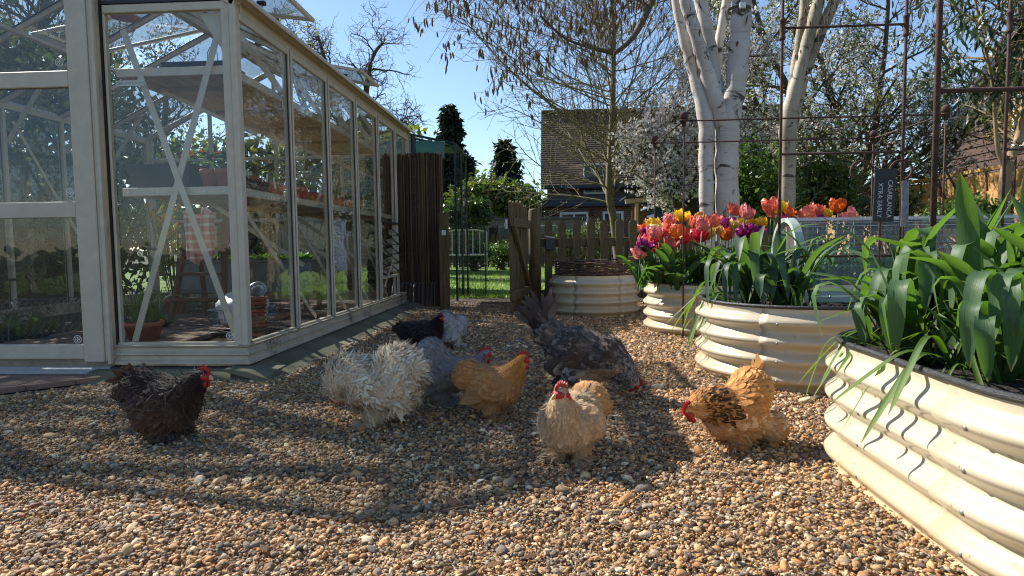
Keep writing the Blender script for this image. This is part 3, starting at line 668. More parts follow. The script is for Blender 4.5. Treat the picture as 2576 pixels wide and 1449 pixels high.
# ------------------------------------------------------------------ rusty iron frames
def rod_thing(name, label, cat, base, rods, balls=(), collars=(), group=None):
    b = np.array(base, float); t = thing(name, label, cat, tuple(b), group=group)
    for nm, p, q, r in rods: MB().tube([np.array(p)-b, np.array(q)-b], r, 8).build(nm, RUST, t, True)
    for p, r in balls: MB().ball(np.array(p)-b, r, 14, 10).lathe([(r*.35, -r*.9), (r*1.2, -r*1.05), (r*1.25, -r*1.3), (r*.5, -r*1.45), (r*.45, -r*2.6), (0.001, -r*2.65)], np.array(p)-b, 12).build('ball_finial', RUST, t, True)
    for p, r in collars: MB().lathe([(.001, -.055), (r*.9, -.055), (r, -.05), (r, -.043), (r*.82, -.04), (r*.82, .03), (r, .033), (r, .04), (r*.7, .045)], np.array(p)-b, 12).build('collar', RUST, t, True)
    return t
def trellis(label, x0, x1, Y, zb, lean=0., r=.0075, top=2.45):
    rods = [('upright', (x0, Y, zb), (x0, Y, top), r), ('upright', (x1, Y, zb), (x1, Y, top), r)]
    rods += [('rail', (x0, Y, z), (x1, Y, z), r*.8) for z in (.566, 1.065, 1.665, 2.2)]
    t = rod_thing('trellis_frame', label, 'trellis', (x0, Y, zb), rods, (), [((x, Y, 1.665), r*2.0) for x in (x0, x1)], 'rusty trellis frames in the raised beds')
    s = MB()
trellis('rusty trellis frame in the middle bed, right of the birch trunks', 1.115, 1.69, 3.215, .3)
trellis('rusty trellis frame at the far right in the middle bed', 2.16, 2.74, 3.215, .3)
trellis('thick near rusty trellis frame rising from the nearest bed', 1.105, 1.70, 1.93, .3, r=.0085)
rod_thing('rod_enclosure', 'box of thin rusty rods with ball finials standing over the tulip bed', 'plant support', (.872, 4.36, 0),
    [('upright', (.872, 4.30, 0), (.882, 4.36, 1.46), .006), ('upright', (2.555, 4.36, .3), (2.555, 4.36, 1.46), .006), ('upright', (.838, 5.285, 0), (.838, 5.285, 1.46), .006), ('upright', (2.55, 5.285, 0), (2.55, 5.285, 1.46), .006),
     ('rail', (.882, 4.36, 1.45), (2.555, 4.36, 1.45), .0055), ('rail', (.838, 5.285, 1.45), (2.55, 5.285, 1.45), .0055), ('rail', (.882, 4.36, 1.45), (.838, 5.285, 1.45), .0055), ('rail', (2.555, 4.36, 1.45), (2.55, 5.285, 1.45), .0055)],
    [((x, y, 1.485), .028) for x, y in ((.882, 4.36), (2.555, 4.36), (.838, 5.285), (2.55, 5.285))])
# slate plant label on an iron scroll hook
def scroll(c, r, a0, a1, k=26, z=1):
    t = np.linspace(0, 1, k); a = a0+(a1-a0)*t; rr = r*(1-.45*t); return np.c_[c[0]+rr*np.cos(a), np.full(k, c[1]), c[2]+rr*np.sin(a)]
SY = 2.45; sc = (at(2222, 410, SY)); p0 = at(2222, 550, SY)
hk = thing('scroll_hook', 'rusty iron stake with two scrolls holding the slate label', 'plant stake', (sc[0], SY+.012, .33))
def loc_(a): return np.asarray(a)-np.array([sc[0], SY+.012, .33])
MB().tube(loc_([(sc[0], SY+.012, .30), (sc[0], SY+.012, sc[2]-.03), (sc[0]+.002, SY-.004, sc[2]+.012), (sc[0]+.002, SY-.012, sc[2]-.012)]), .0045, 6).build('stake', RUST, hk, True)
for sg in (-1, 1):
    a = np.linspace(0, 1, 30); ang = math.pi/2*0+a*4.3; cx = sc[0]+sg*.075; R0 = .046*(1-.35*a)
    pts = np.c_[cx-sg*R0*np.cos(ang)*-1*-1, np.full(30, SY+.012), sc[2]-.03+R0*np.sin(ang)*1.0]
    MB().tube(loc_(pts), .0045, 6).build('scroll', RUST, hk, True)
SLATE = mat('slate', (.028, .03, .034), .7, .3, 25, bmp=.4, bscale=60)
sw, sh = .074, .194; sz = sc[2]-.022-sh/2
slt = obj('slate_label', MB().box((-sw/2, -.003, -sh/2), (sw/2, .003, sh/2), .0015).me('slate_label', SLATE), loc=(sc[0], SY-.012, sz)); tag(slt, 'hanging slate plant label with handwritten chalk lettering', 'plant label')
slt.rotation_euler = (0, math.radians(1.5), math.radians(-4))
CHALK = mat('chalk', (.55, .57, .6), .9, .3, 80)
def chalk_text(body, size, x, z0, z1):
    me = text_mesh(body, size); me.materials.append(CHALK); o = obj('lettering', me, slt, (x, -.0045, (z0+z1)/2)); o.rotation_euler = (math.pi/2, math.pi/2, 0)
    ext = max(v.co.x for v in me.vertices)-min(v.co.x for v in me.vertices); o.scale = ((z0-z1)/ext, 1, 1); return o
for me_ in (): pass
chalk_text('CASABLANCA', .024, .017, .055, -.082); chalk_text('XTRA EARLY', .023, -.016, .045, -.082)
# weathered galvanised cane topper plate standing behind the label
gpz = at(2276, 500, 2.6); gv = thing('zinc_tag', 'weathered zinc plate on a stake beside the slate label', 'plant label', (gpz[0], 2.6, .33))
MB().box((-.013, -.002, gpz[2]-.33-.11), (.015, .002, gpz[2]-.33+.07), .0015).build('plate', mat('weathered_zinc', L(140, 142, 146), .6, .25, 40, metal=.35, c2=L(92, 94, 98)), gv)
MB().tube([(0, .006, -.03), (0, .006, gpz[2]-.33)], .004, 6).build('stake', RUST, gv)
# ------------------------------------------------------------------ tunnel cloche
CLEAR = glass_mat('clear_corrugated_plastic', .09, .05, (.93, .96, .95), 2., (.62, .66, .66), .22)
SAGE = mat('sage_green_metal', L(168, 182, 168), .5, .08)
cx0, cx1, cy0, cy1, cz0, ch_ = 1.235, 2.75, 3.26, 3.62, .335, .425
def hoop_pts(n=26, grow=0.):
    pts = []; r = (cy1-cy0)/2+grow; cyc = (cy0+cy1)/2; zs = cz0+ch_-(cy1-cy0)/2
    pts.append((cyc-r, cz0)); 
    for k in range(n+1): a = math.pi*k/n; pts.append((cyc-r*math.cos(a), zs+r*math.sin(a)))
    pts.append((cyc+r, cz0)); return np.array(pts)
clo = thing('tunnel_cloche', 'clear corrugated plastic tunnel cloche with pale green end hoops', 'cloche', (cx0, cy0, cz0))
def cpart(mb, nm, m, smooth=False, parent=None):
    mm = MB(); mm.add(np.concatenate(mb.V)-np.array([cx0, cy0, cz0]), mb.F); return mm.build(nm, m, parent or clo, smooth)
def cover():
    # corrugations run along the tunnel
    H = hoop_pts(8); H = np.r_[H]; s = np.r_[0, np.cumsum(np.linalg.norm(np.diff(H, axis=0), axis=1))]; q = np.linspace(0, s[-1], 150)
    Y = np.interp(q, s, H[:, 0]); Z = np.interp(q, s, H[:, 1]); T = nrm(np.c_[np.gradient(Y), np.gradient(Z)]); off = .006*np.sin(q/.032*2*math.pi)
    Y = Y-T[:, 1]*off; Z = Z+T[:, 0]*off; xs = np.linspace(cx0+.01, cx1-.01, 9); V = np.array([(x, y, z) for x in xs for y, z in zip(Y, Z)]); k = len(Y)
    mb = MB(); mb.add(V, [(i*k+j, (i+1)*k+j, (i+1)*k+j+1, i*k+j+1) for i in range(8) for j in range(k-1)]); cpart(mb, 'cover', CLEAR, True)
cover()
for X in (cx0, cx1):
    H = hoop_pts(20, .004); Hi = hoop_pts(20, -.018); k = len(H); V = []
    for x in (X-.02, X+.02): V += [(x, y, z) for y, z in H]
    for x in (X-.02, X+.02): V += [(x, y, min(z, z)) for y, z in Hi]
    F = []
    for i in range(k-1):
        F += [(i, i+1, k+i+1, k+i), (2*k+i, 3*k+i, 3*k+i+1, 2*k+i+1), (i, 2*k+i, 2*k+i+1, i+1), (k+i, k+i+1, 3*k+i+1, 3*k+i)]
    mb = MB(); mb.add(V, F); cpart(mb, 'end_hoop', SAGE)
    # clear end sheet
    H = hoop_pts(20, -.01); mb = MB(); mb.add([(X, y, z) for y, z in H], [tuple(range(len(H)))]); cpart(mb, 'end_sheet', glass_mat('clear_end_sheet', .12, .5, (.92, .95, .97), 12., (.6, .6, .57), .12))
for Y in (cy0-.004, cy1+.004): cpart(MB().box((cx0-.02, Y-.012, cz0+.0), (cx1+.02, Y+.004, cz0+.032), .002), 'side_rail', SAGE)
for Y in (cy0-.012,): cpart(MB().bar((cx0-.005, Y, cz0-.06), (cx0-.005, Y, cz0+.06), .034, .006, (0, 1, 0)), 'ground_leg', SAGE)
for p in ((cx0+.0, cy0-.02, cz0+.045), (cx0+.14, cy0-.02, cz0+.03), (cx0-.005, (cy0+cy1)/2-.02, cz0+ch_-.0)): cpart(MB().ball(p, .006, 8, 6), 'bolt', STEEL, True)
# ------------------------------------------------------------------ fences, gate, screens
def picket(name, h, w, th, parent, loc, m, rz=0):
    key = (round(h, 2), w, th, m.name)
    if key not in PK:
        n = 6; poly = [(-w/2, 0), (w/2, 0)]+[(w/2*math.cos(math.pi*k/n), h-w/2+w/2*math.sin(math.pi*k/n)) for k in range(n+1)]
        PK[key] = MB().prism(poly, -th/2, th/2, 1).me('picket', m)
    o = obj(name, PK[key], parent, loc); o.rotation_euler = (rnd.uniform(-.01, .01), rnd.uniform(-.012, .012), rz); return o
PK = {}
FY = 6.5
fen = thing('picket_fence', 'weathered green-brown picket fence behind the round raised bed', 'fence', (-.02, FY, 0))
xs = [at(px, 640, FY)[0] for px in (1379, 1411, 1445, 1480, 1518, 1556, 1592)]; sp = (xs[-1]-xs[0])/6
for k in range(17): picket('picket', .86+rnd.uniform(-.012, .012), .078, .02, fen, (xs[0]+sp*k+.02, -.012, .03), GREENWOOD)
for z in (.66, .13): MB().box((-.1, .0, z-.045), (2.5, .035, z+.045), .004).build('rail', GREENWOOD, fen)
for X in (1.25, 2.5): MB().box((X, .035, -.02), (X+.075, .11, .95), .005).build('fence_post', GREENWOOD, fen)
ps = at(1345, 600, 6.42)[0]
po = obj('gate_post', MB().lathe([(.001, 0), (.062, 0), (.06, 1.0), (.052, 1.02), (.001, 1.025)], n=16).me('gate_post', GREENWOOD, True), loc=(ps, 6.44, -.02)); tag(po, 'round weathered timber gate post left of the picket fence', 'gate post')
bx_ = thing('post_box', 'small grey metal letter box fixed to the picket fence', 'letter box', (xs[0]+.02, FY-.04, .66))
MB().box((-.045, -.055, -.07), (.045, .005, .05), .006).build('box_body', mat('dark_grey_metal', L(62, 64, 68), .5, .15, metal=.4), bx_)
MB().prism([(-.06, .045), (.006, .07), (.006, .06), (-.06, .035)], -.05, .05, 0).build('box_lid', mat('grey_lid', L(84, 86, 90), .45, .1, metal=.4), bx_)
# open gate, seen nearly edge-on
gt = thing('garden_gate', 'open picket gate seen almost edge-on beside the round post', 'gate', (ps-.075, 6.38, 0)); gt.rotation_euler = (0, 0, math.radians(-97))
for k in range(8): picket('picket', 1.0-.006*abs(k-3.5), .085, .02, gt, (.06+k*.112, .0, .05), GREENWOOD)
for z in (.2, .84): MB().box((0, .01, z-.04), (.95, .045, z+.04), .004).build('rail', GREENWOOD, gt)
MB().bar((.05, .03, .22), (.9, .03, .82), .03, .06, (0, 0, 1)).build('brace', GREENWOOD, gt)
MB().box((.9, -.03, .78), (.96, -.012, .86)).tube([(.93, -.02, .82), (.98, -.03, .82), (1.0, -.03, .80)], .006, 6).build('latch', STEEL, gt)
lp = at(1117, 600, 6.3)[0]
pl = thing('latch_post', 'square green-stained timber gate post beside the brushwood screen', 'gate post', (lp, 6.3, -.02))
MB().box((-.045, -.04, 0), (.045, .04, .985), .004).box((-.004, -.0415, .02), (.001, -.03, .97)).build('post', GREENWOOD, pl)
MB().box((-.014, -.05, .765), (.026, -.039, .815), .004).tube([(.006, -.045, .79), (.006, -.062, .79)], .008, 8).build('latch_plate', WHITEP, pl)
# brushwood screen
BRUSH = attr_mat('brushwood', .9)
def brush(name, label, x0, x1, Y, h, n, z0=0., lean=.012, depth=.03, cat='screen', ycurve=0.):
    mb_V = []; mb_F = []; C = []; k = 0
    for i in range(n):
        x = x0+(x1-x0)*(i+rnd.uniform(0, .8))/n; y = Y+rnd.uniform(-depth, depth)+ycurve*((x-x0)/(x1-x0))**2; r = rnd.uniform(.0025, .005); hh = h*rnd.uniform(.97, 1.01)
        c = np.array(rnd.choice([L(90, 68, 56), L(112, 88, 68), L(74, 58, 48), L(134, 112, 80), L(96, 76, 66), L(62, 50, 44)]))*rnd.uniform(.7, 1.25); dx = rnd.uniform(-lean, lean)
        for z, d in ((z0, 0), (z0+hh*.5, dx*.6), (z0+hh, dx)):
            for a in range(4): mb_V.append((x+d+r*math.cos(a*1.5708), y+r*math.sin(a*1.5708), z)); C.append(c)
        for s in range(2):
            for a in range(4): mb_F.append((k+s*4+a, k+s*4+(a+1) % 4, k+s*4+4+(a+1) % 4, k+s*4+4+a))
        k += 12
    b = np.array([(x0+x1)/2, Y, z0]); t = thing(name, label, cat, tuple(b))
    tag(obj('brush_stems', mesh_of('brush_stems', np.array(mb_V)-b, np.array(mb_F), BRUSH, False, col=C), t), kind='stuff')
    for q in range(int(h/.16)):
        z = .08+q*.16; MB().tube([(x0-b[0], -.02, z), (0, -.022, z+.003), (x1-b[0], -.02+ycurve, z)], .0014, 4).build('binding_wire', WIRE, t)
    return t
bsx0, bsx1 = at(1019, 600, 6.95)[0]-.5, at(1112, 600, 6.55)[0]
brush('brushwood_screen', 'tall brown brushwood screen just beyond the greenhouse end', -1.75, bsx1, 6.62, 1.60, 620, depth=.025)
# tarpaulined green mesh run behind the screen
GREENP = mat('dark_green_metal', (.012, .028, .022), .5, .2)
TARP = mat('green_tarpaulin', L(70, 118, 96), .45, .15, 4, bmp=.5, bscale=9, bdist=.03)
cg = thing('mesh_run', 'dark green wire mesh poultry run with a tarpaulin roof', 'animal run', (-1.9, 7.5, 0))
RX0, RX1, RY0, RY1, RZ = at(1020, 400, 7.4)[0]-.9, at(1146, 400, 7.4)[0], 7.35, 8.3, at(1146, 362, 7.4)[2]
def rloc(mb): 
    mm = MB(); mm.add(np.concatenate(mb.V)-np.array([-1.9, 7.5, 0]), mb.F); return mm
for X in (RX0, RX1):
    for Y in np.linspace(RY0, RY1, 3): rloc(MB().box((X-.012, Y-.012, 0), (X+.012, Y+.012, RZ))).build('run_post', GREENP, cg)
for Y in np.linspace(RY0, RY1, 4): rloc(MB().tube([(RX0, Y, RZ), ((RX0+RX1)/2, Y, RZ+.16), (RX1, Y, RZ)], .015, 6)).build('roof_bar', GREENP, cg)
for X in (RX0, RX1): rloc(MB().box((X-.015, RY0, RZ-.03), (X+.015, RY1, RZ))).build('top_rail', GREENP, cg)
mb = MB()
for Y in np.arange(RY0, RY1, .15): mb.tube([(RX1, Y, .02), (RX1, Y, RZ)], .0022, 4, False)
for z in np.arange(.05, RZ, .15): mb.tube([(RX1, RY0, z), (RX1, RY1, z)], .0022, 4, False)
for z in np.arange(.05, RZ, .075): mb.tube([(RX0, RY0, z), (RX1, RY0, z)], .0022, 4, False)
for X in np.arange(RX0, RX1, .075): mb.tube([(X, RY0, .02), (X, RY0, RZ)], .0022, 4, False)
tag(rloc(mb).build('wire_mesh', GREENP, cg), kind='stuff')
V = []; nx, ny = 14, 16; xt1 = at(1120, 372, 7.35)[0]
for i in range(ny+1):
    for j in range(nx+1):
        f = j/nx; X = RX0-.05+(xt1-RX0+.05)*f; Y = RY0-.04+(RY1-RY0)*i/ny
        V.append((X, Y, RZ+.02+.02*math.sin(f*math.pi)+.012*mnoise.noise(Vector((X*5, Y*5, 0)))))
n0 = len(V)
for j in range(nx+1):
    f = j/nx; X = RX0-.05+(xt1-RX0+.05)*f; V.append((X, RY0-.05+.012*math.sin(j*2.1), RZ-.17+.015*math.sin(j*1.3)))
F = [(i*(nx+1)+j, i*(nx+1)+j+1, (i+1)*(nx+1)+j+1, (i+1)*(nx+1)+j) for i in range(ny) for j in range(nx)]+[(n0+j, n0+j+1, j+1, j) for j in range(nx)]
mb = MB(); mb.add(V, F); rloc(mb).build('tarpaulin', TARP, cg, True)
# small mesh gate standing open in front of the run
mg = thing('mesh_gate', 'low green wire mesh gate standing open on the lawn edge', 'gate', (*gp(1150, 748)[:2], 0)); mg.rotation_euler = (0, 0, math.radians(4))
gw, ghh = .36, .86; MB().tube([(0, 0, .02), (0, 0, ghh), (.02, 0, ghh+.02), (gw-.03, 0, ghh+.02), (gw, 0, ghh-.01), (gw, 0, .02), (0, 0, .02)], .011, 6).build('gate_frame', GREENP, mg)
mb = MB()
for k in range(1, 11): mb.tube([(gw*k/11, 0, .02), (gw*k/11, 0, ghh)], .0018, 4, False)
for k in range(1, 17): mb.tube([(0, 0, ghh*k/17), (gw, 0, ghh*k/17)], .0018, 4, False)
tag(mb.build('gate_mesh', GREENP, mg), kind='stuff')
MB().box((gw-.01, -.02, .56), (gw+.06, .0, .575)).box((gw-.01, -.02, .2), (gw+.04, .0, .215)).build('gate_latch', GREENP, mg)
# roll of chicken wire by the screen
def hexwire(name, label, cat, c, R, ln, rz, n=15, m=22, a0=0., a1=math.pi, zs=1.):
    mb = MB(); t = thing(name, label, cat, c, rz); 
    def P(u, v): a = a0+(a1-a0)*v; return (u*ln, R*math.cos(a), zs*R*math.sin(a))
    for i in range(n):
        for s in (0, 1):
            mb.tube([P((i+.5*((j+s) % 2))/n, j/m) for j in range(m+1)], .0014, 3, False)
    tag(mb.build('wire_mesh', WIRE, t), kind='stuff')
    for u in (0, .5, 1.): MB().tube([P(u, v/16) for v in range(17)], .0028, 5, False).build('hoop', WIRE, t)
    return t
w0 = gp(1026, 782); hexwire('wire_tunnel', 'low chicken wire tunnel tucked against the brushwood screen', 'wire cloche', (-1.62, 6.42, 0), .27, .42, math.radians(8), 10, 22, 0, math.pi, 1.)
# second, farther picket fence, a wall with washing line and a white garden bench
ff = thing('far_picket_fence', 'far picket fence across the back of the lawn', 'fence', (0, 17.8, 0))
for k in range(40): picket('picket', .92, .09, .02, ff, (-2.9+k*.155, 0, .03), GREENWOOD)
for z in (.3, .72): MB().box((-3, .012, z-.04), (3.4, .05, z+.04)).build('rail', GREENWOOD, ff)
bn = thing('metal_bench', 'cream metal garden bench on the lawn behind the mesh gate', 'bench', (-2.45, 14.5, 0)); CM_ = mat('cream_metal', L(214, 206, 180), .5, .1)
for k in range(7): MB().tube([(k*.16, 0, .45), (k*.16, .03, .95+.05*math.sin(k/6*math.pi))], .012, 5).build('back_bar', CM_, bn)
MB().tube([(0, .03, .95), (.24, .03, 1.0), (.72, .03, 1.0), (.96, .03, .95)], .016, 6).build('back_rail', CM_, bn)
MB().box((-.02, -.42, .42), (.98, .02, .45)).build('seat', CM_, bn)
for x in (0, .96):
    for y in (-.4, 0): MB().tube([(x, y, 0), (x, y, .44)], .014, 6).build('leg', CM_, bn)
    MB().tube([(x, 0, .7), (x, -.38, .68), (x, -.4, .44)], .014, 6).build('armrest', CM_, bn)
wl = obj('garden_wall', MB().box((-4.2, 0, 0), (2.2, .12, 1.55), .01).me('garden_wall', mat('grey_render', L(120, 112, 106), .9, .25, 2)), loc=(-1.0, 23, 0)); tag(wl, 'low grey rendered wall behind the far picket fence', 'wall')
cap = MB().box((-4.25, -.06, 1.55), (2.25, .18, 1.62), .01).build('coping', mat('roofing_felt', L(92, 92, 92), .9, .2), wl)
lx0, lz0 = at(1230, 575, 20)[0], at(1230, 572, 20)[2]; lx1 = at(1302, 570, 20)[0]
wsh = thing('washing_line', 'washing line strung across the far garden', 'washing line', (lx0, 20, lz0)); MB().tube([(-.8, 0, .02), (lx1-lx0, 0, 0), (lx1-lx0+1.2, 0, .04)], .006, 4).build('cord', WHITEP, wsh)
for dx, w, h, c, nm, lb in ((.0, .30, .52, L(50, 48, 56), 'hanging_trousers', 'dark trousers hanging on the far washing line'), (.36, .24, .40, L(92, 98, 112), 'hanging_shirt', 'grey shirt hanging on the far washing line'), (.64, .26, .32, L(120, 170, 200), 'hanging_towel', 'pale blue towel hanging on the far washing line'), (.92, .14, .44, L(220, 214, 224), 'hanging_cloth', 'narrow white cloth hanging on the far washing line')):
    V = []; 
    for i in range(7):
        for j in range(6): V.append((w*i/6, .02*math.sin(i*1.9+j*.4), -h*j/5+(.01 if j == 0 else 0)*i))
    mb = MB(); mb.add(V, [(i*6+j, (i+1)*6+j, (i+1)*6+j+1, i*6+j+1) for i in range(6) for j in range(5)])
    tag(mb.build(nm, mat(nm+'_cloth', c, .9, .1), None, True, (lx0+dx, 20, lz0)), lb, 'laundry', 'laundry on the far line')
# ------------------------------------------------------------------ trees and shrubs
def tubes(polys, sides=4):
    """many tapered branches in one mesh; polys: list of (points, radii)"""
    V = []; F = []; n0 = 0; ang = np.arange(sides)*2*math.pi/sides; ca, sa = np.cos(ang), np.sin(ang); m = np.arange(sides)
    for P, r in polys:
        P = np.asarray(P, float); k = len(P); T = nrm(np.gradient(P, axis=0)); ref = np.where(np.abs(T[:, 2:3]) > .95, np.array([[1., 0, 0]]), np.array([[0, 0, 1.]])); u = nrm(np.cross(T, ref)); w = np.cross(T, u)
        V.append((P[:, None]+np.asarray(r)[:, None, None]*(ca[None, :, None]*u[:, None]+sa[None, :, None]*w[:, None])).reshape(-1, 3))
        i = np.arange(k-1)[:, None]*sides; F.append(np.stack([n0+i+m, n0+i+(m+1) % sides, n0+i+sides+(m+1) % sides, n0+i+sides+m], -1).reshape(-1, 4)); n0 += k*sides
    return np.concatenate(V), np.concatenate(F)
def branch(R, p, d, ln, r0, r1, seg=6, wob=.12, lift=0., curl=0.):
    pts = [np.array(p, float)]; d = nrm(np.array(d, float)); side = nrm(R.normal(size=3)); s = ln/seg
    for i in range(seg):
        d = nrm(d+R.normal(0, wob, 3)+np.array([0, 0, lift/seg])+side*curl*math.sin(i*1.3+R.uniform(0, 6))); pts.append(pts[-1]+d*s)
    return np.array(pts), np.linspace(r0, r1, seg+1)
def grow(R, stems, levels, out=None, tips=None):
    """levels: list of dicts (n, ln, ang, rf, wob, lift, curl, t0); children along each parent"""
    out = [] if out is None else out; tips = [] if tips is None else tips; cur = stems
    for li, lv in enumerate(levels):
        nxt = []
        for P, r in cur:
            L_ = np.linalg.norm(np.diff(P, axis=0), axis=1).sum()
            for k in range(lv['n']):
                t = lv.get('t0', .25)+(1-lv.get('t0', .25))*(k+R.random())/lv['n']; f = t*(len(P)-1); i = min(int(f), len(P)-2); q = P[i]+(P[i+1]-P[i])*(f-i); d = nrm(P[i+1]-P[i]); rr = (r[i]+(r[i+1]-r[i])*(f-i))*lv['rf']
                s = nrm(np.cross(d, R.normal(size=3))); a = lv['ang']*R.uniform(.7, 1.3); nd = d*math.cos(a)+s*math.sin(a); ln = lv['ln']*R.uniform(.65, 1.25)*(1-.55*t*lv.get('tap', 1.))
                b = branch(R, q, nd, ln, max(rr, lv.get('rmin', .004)), max(rr*.3, lv.get('rmin', .004)*.6), lv.get('seg', 5), lv.get('wob', .12), lv.get('lift', .3), lv.get('curl', 0.)); nxt.append(b)
        out += nxt; cur = nxt
    return out, cur
def cards(P, size, R, m, name, parent, asp=.5, cols=None, droop=0., normal=None, kind='stuff', fold=0.):
    """many small folded leaf faces; cols = list of colours to pick from"""
    n = len(P); d = R.normal(size=(n, 3)); d[:, 2] -= droop; d = nrm(d); s = nrm(np.cross(d, R.normal(size=(n, 3)))); u = np.cross(d, s); sz = size*R.uniform(.6, 1.35, (n, 1))
    V = np.stack([P, P+d*sz*.5-s*sz*asp*.5+u*sz*.12, P+d*sz, P+d*sz*.5+s*sz*asp*.5+u*sz*.12], 1).reshape(-1, 3); F = np.arange(4*n).reshape(-1, 4)
    C = None
    if cols is not None: C = np.repeat(np.array(cols)[R.integers(0, len(cols), n)]*R.uniform(.7, 1.25, (n, 1)), 4, 0)
    o = obj(name, mesh_of(name, V, F, m, False, col=C), parent); return tag(o, kind=kind) if kind else o
def along(polys, R, n, jitter=.03, t0=.2):
    k = R.integers(0, len(polys), n); t = R.uniform(t0, 1, n); out = np.empty((n, 3))
    for j in range(n):
        P = polys[k[j]][0]; f = t[j]*(len(P)-1); i = min(int(f), len(P)-2); out[j] = P[i]+(P[i+1]-P[i])*(f-i)
    return out+R.normal(0, jitter, (n, 3))
def shift(V, b): return np.asarray(V)-np.asarray(b)
LEAFA = leaf_mat('tree_leaf', None, (1.2, 1.4, .5), .35, .4, attr=True); BLOSS = leaf_mat('blossom', None, (1., .96, .92), .35, .7, attr=True, spec=.2)
BARK = mat('grey_brown_bark', L(96, 84, 66), .9, .3, 6, c2=L(62, 56, 40), bmp=.6, bscale=25, stretch=(3, 3, 1)); MOSSB = mat('mossy_bark', L(128, 116, 84), .9, .35, 7, c2=L(90, 80, 58), bmp=.5, bscale=25)
def birch_bark(nm='birch_bark', lo=L(168, 158, 146), hi=L(206, 200, 194)):
    m, nt, b, out = new_mat(nm); t = tex(nt, 1.6, 5, .6, .6); base = ramp(nt, t.outputs[0], [(.3, lo), (.7, hi)])
    t2 = tex(nt, 3.4, 7, .75, 1.2, stretch=(1., 1., 8.5)); k = ramp(nt, t2.outputs[0], [(.56, (0, 0, 0)), (.68, (1, 1, 1))]); c = mixc(nt, k, base, L(138, 118, 98)); t5 = tex(nt, .9, 4, .6, .5, stretch=(1, 1, .6)); k5 = ramp(nt, t5.outputs[0], [(.5, (0, 0, 0)), (.7, (.7, .7, .7))]); c = mixc(nt, k5, c, L(164, 138, 116))
    t3 = tex(nt, 2.3, 6, .7, 1.2, stretch=(1.2, 1.2, 1.9)); k3 = ramp(nt, t3.outputs[0], [(.55, (0, 0, 0)), (.62, (1, 1, 1))]); c = mixc(nt, k3, c, L(66, 58, 44))
    nt.links.new(c, b.inputs['Base Color']); b.inputs['Roughness'].default_value = .7; bump(nt, t2.outputs[0], b, .3, .01); return m
BIRCH = birch_bark()
def smooth_path(pts, n=6):
    P = np.array(pts, float); t = np.arange(len(P)); q = np.linspace(0, len(P)-1, (len(P)-1)*n+1); out = []
    for x in q:
        i = min(int(x), len(P)-2); f = x-i; p0 = P[max(i-1, 0)]; p1 = P[i]; p2 = P[i+1]; p3 = P[min(i+2, len(P)-1)]
        out.append(.5*((2*p1)+(-p0+p2)*f+(2*p0-5*p1+4*p2-p3)*f*f+(-p0+3*p1-3*p2+p3)*f**3))
    return np.array(out)
def stem_px(pts, Y):
    """trunk measured as (pixel x, pixel y, width px, depth offset)"""
    A = [(*at(x, y, Y+dy), .94*w/FOC*Y/2) for x, y, w, dy in pts]; S = smooth_path(A); return S[:, :3], S[:, 3]
def birch(label, base, stems, Y, R, m=BIRCH):
    t = thing('birch_tree', label, 'tree', base, group='white-barked birches'); S = [stem_px(s, Y) for s in stems]
    for k, (P, r) in enumerate(S):
        rr = r*(1+.06*np.sin(np.arange(len(r))*1.7+k)); obj('trunk', mesh_of('trunk', *((lambda VF: (shift(VF[0], base), VF[1]))(tubes([(P, rr)], 16))), m, True), t)
    return t, S
R = np.random.default_rng(21); BY = 6.35
bb = (at(1815, 600, BY)[0], BY, 0)
bt, bst = birch('large white birch with forking trunks behind the tulips, left of the other birch', bb, [
    [(1782, 850, 46, 0), (1778, 560, 38, 0), (1776, 400, 38, 0), (1776, 310, 40, .0), (1752, 200, 36, .05), (1724, 110, 28, .08), (1700, 0, 24, .1), (1670, -150, 20, .2), (1620, -350, 14, .3)],
    [(1830, 850, 70, .03), (1830, 560, 60, .03), (1828, 400, 60, .03), (1834, 300, 58, .03), (1850, 220, 54, .03), (1860, 120, 52, .03), (1866, 0, 50, .05), (1872, -200, 42, .1), (1880, -450, 30, .2)],
    [(1822, 330, 44, .02), (1806, 270, 40, -.02), (1775, 170, 36, -.06), (1745, 70, 32, -.1), (1718, -20, 30, -.12), (1680, -160, 22, -.2)],
    [(1810, 260, 30, .08), (1790, 140, 34, .12), (1768, 30, 34, .15), (1752, -80, 30, .2), (1730, -300, 20, .3)],
    [(1800, 190, 24, .2), (1812, 90, 24, .25), (1828, 0, 24, .3), (1850, -150, 18, .4)]], BY, R)
b2 = (at(1985, 600, 7.5)[0], 7.5, 0)
MOSSBIRCH = birch_bark('mossy_birch_bark', L(120, 108, 80), L(186, 174, 154))
bt2, bst2 = birch('thinner leaning birch behind the rusty trellis, right of the large birch', b2, [
    [(1978, 800, 46, 0), (1978, 560, 42, 0), (1982, 400, 40, 0), (1984, 300, 44, 0), (2004, 210, 32, 0), (2030, 110, 30, .05), (2060, 0, 30, .1), (2100, -160, 22, .2)],
    [(1990, 320, 34, .1), (2020, 200, 28, .12), (2060, 90, 30, .15), (2100, 0, 28, .2), (2160, -150, 20, .3)], [(1984, 300, 28, .2), (2000, 180, 26, .22), (2018, 60, 24, .25), (2030, -60, 20, .3)]], 7.5, R, MOSSBIRCH)
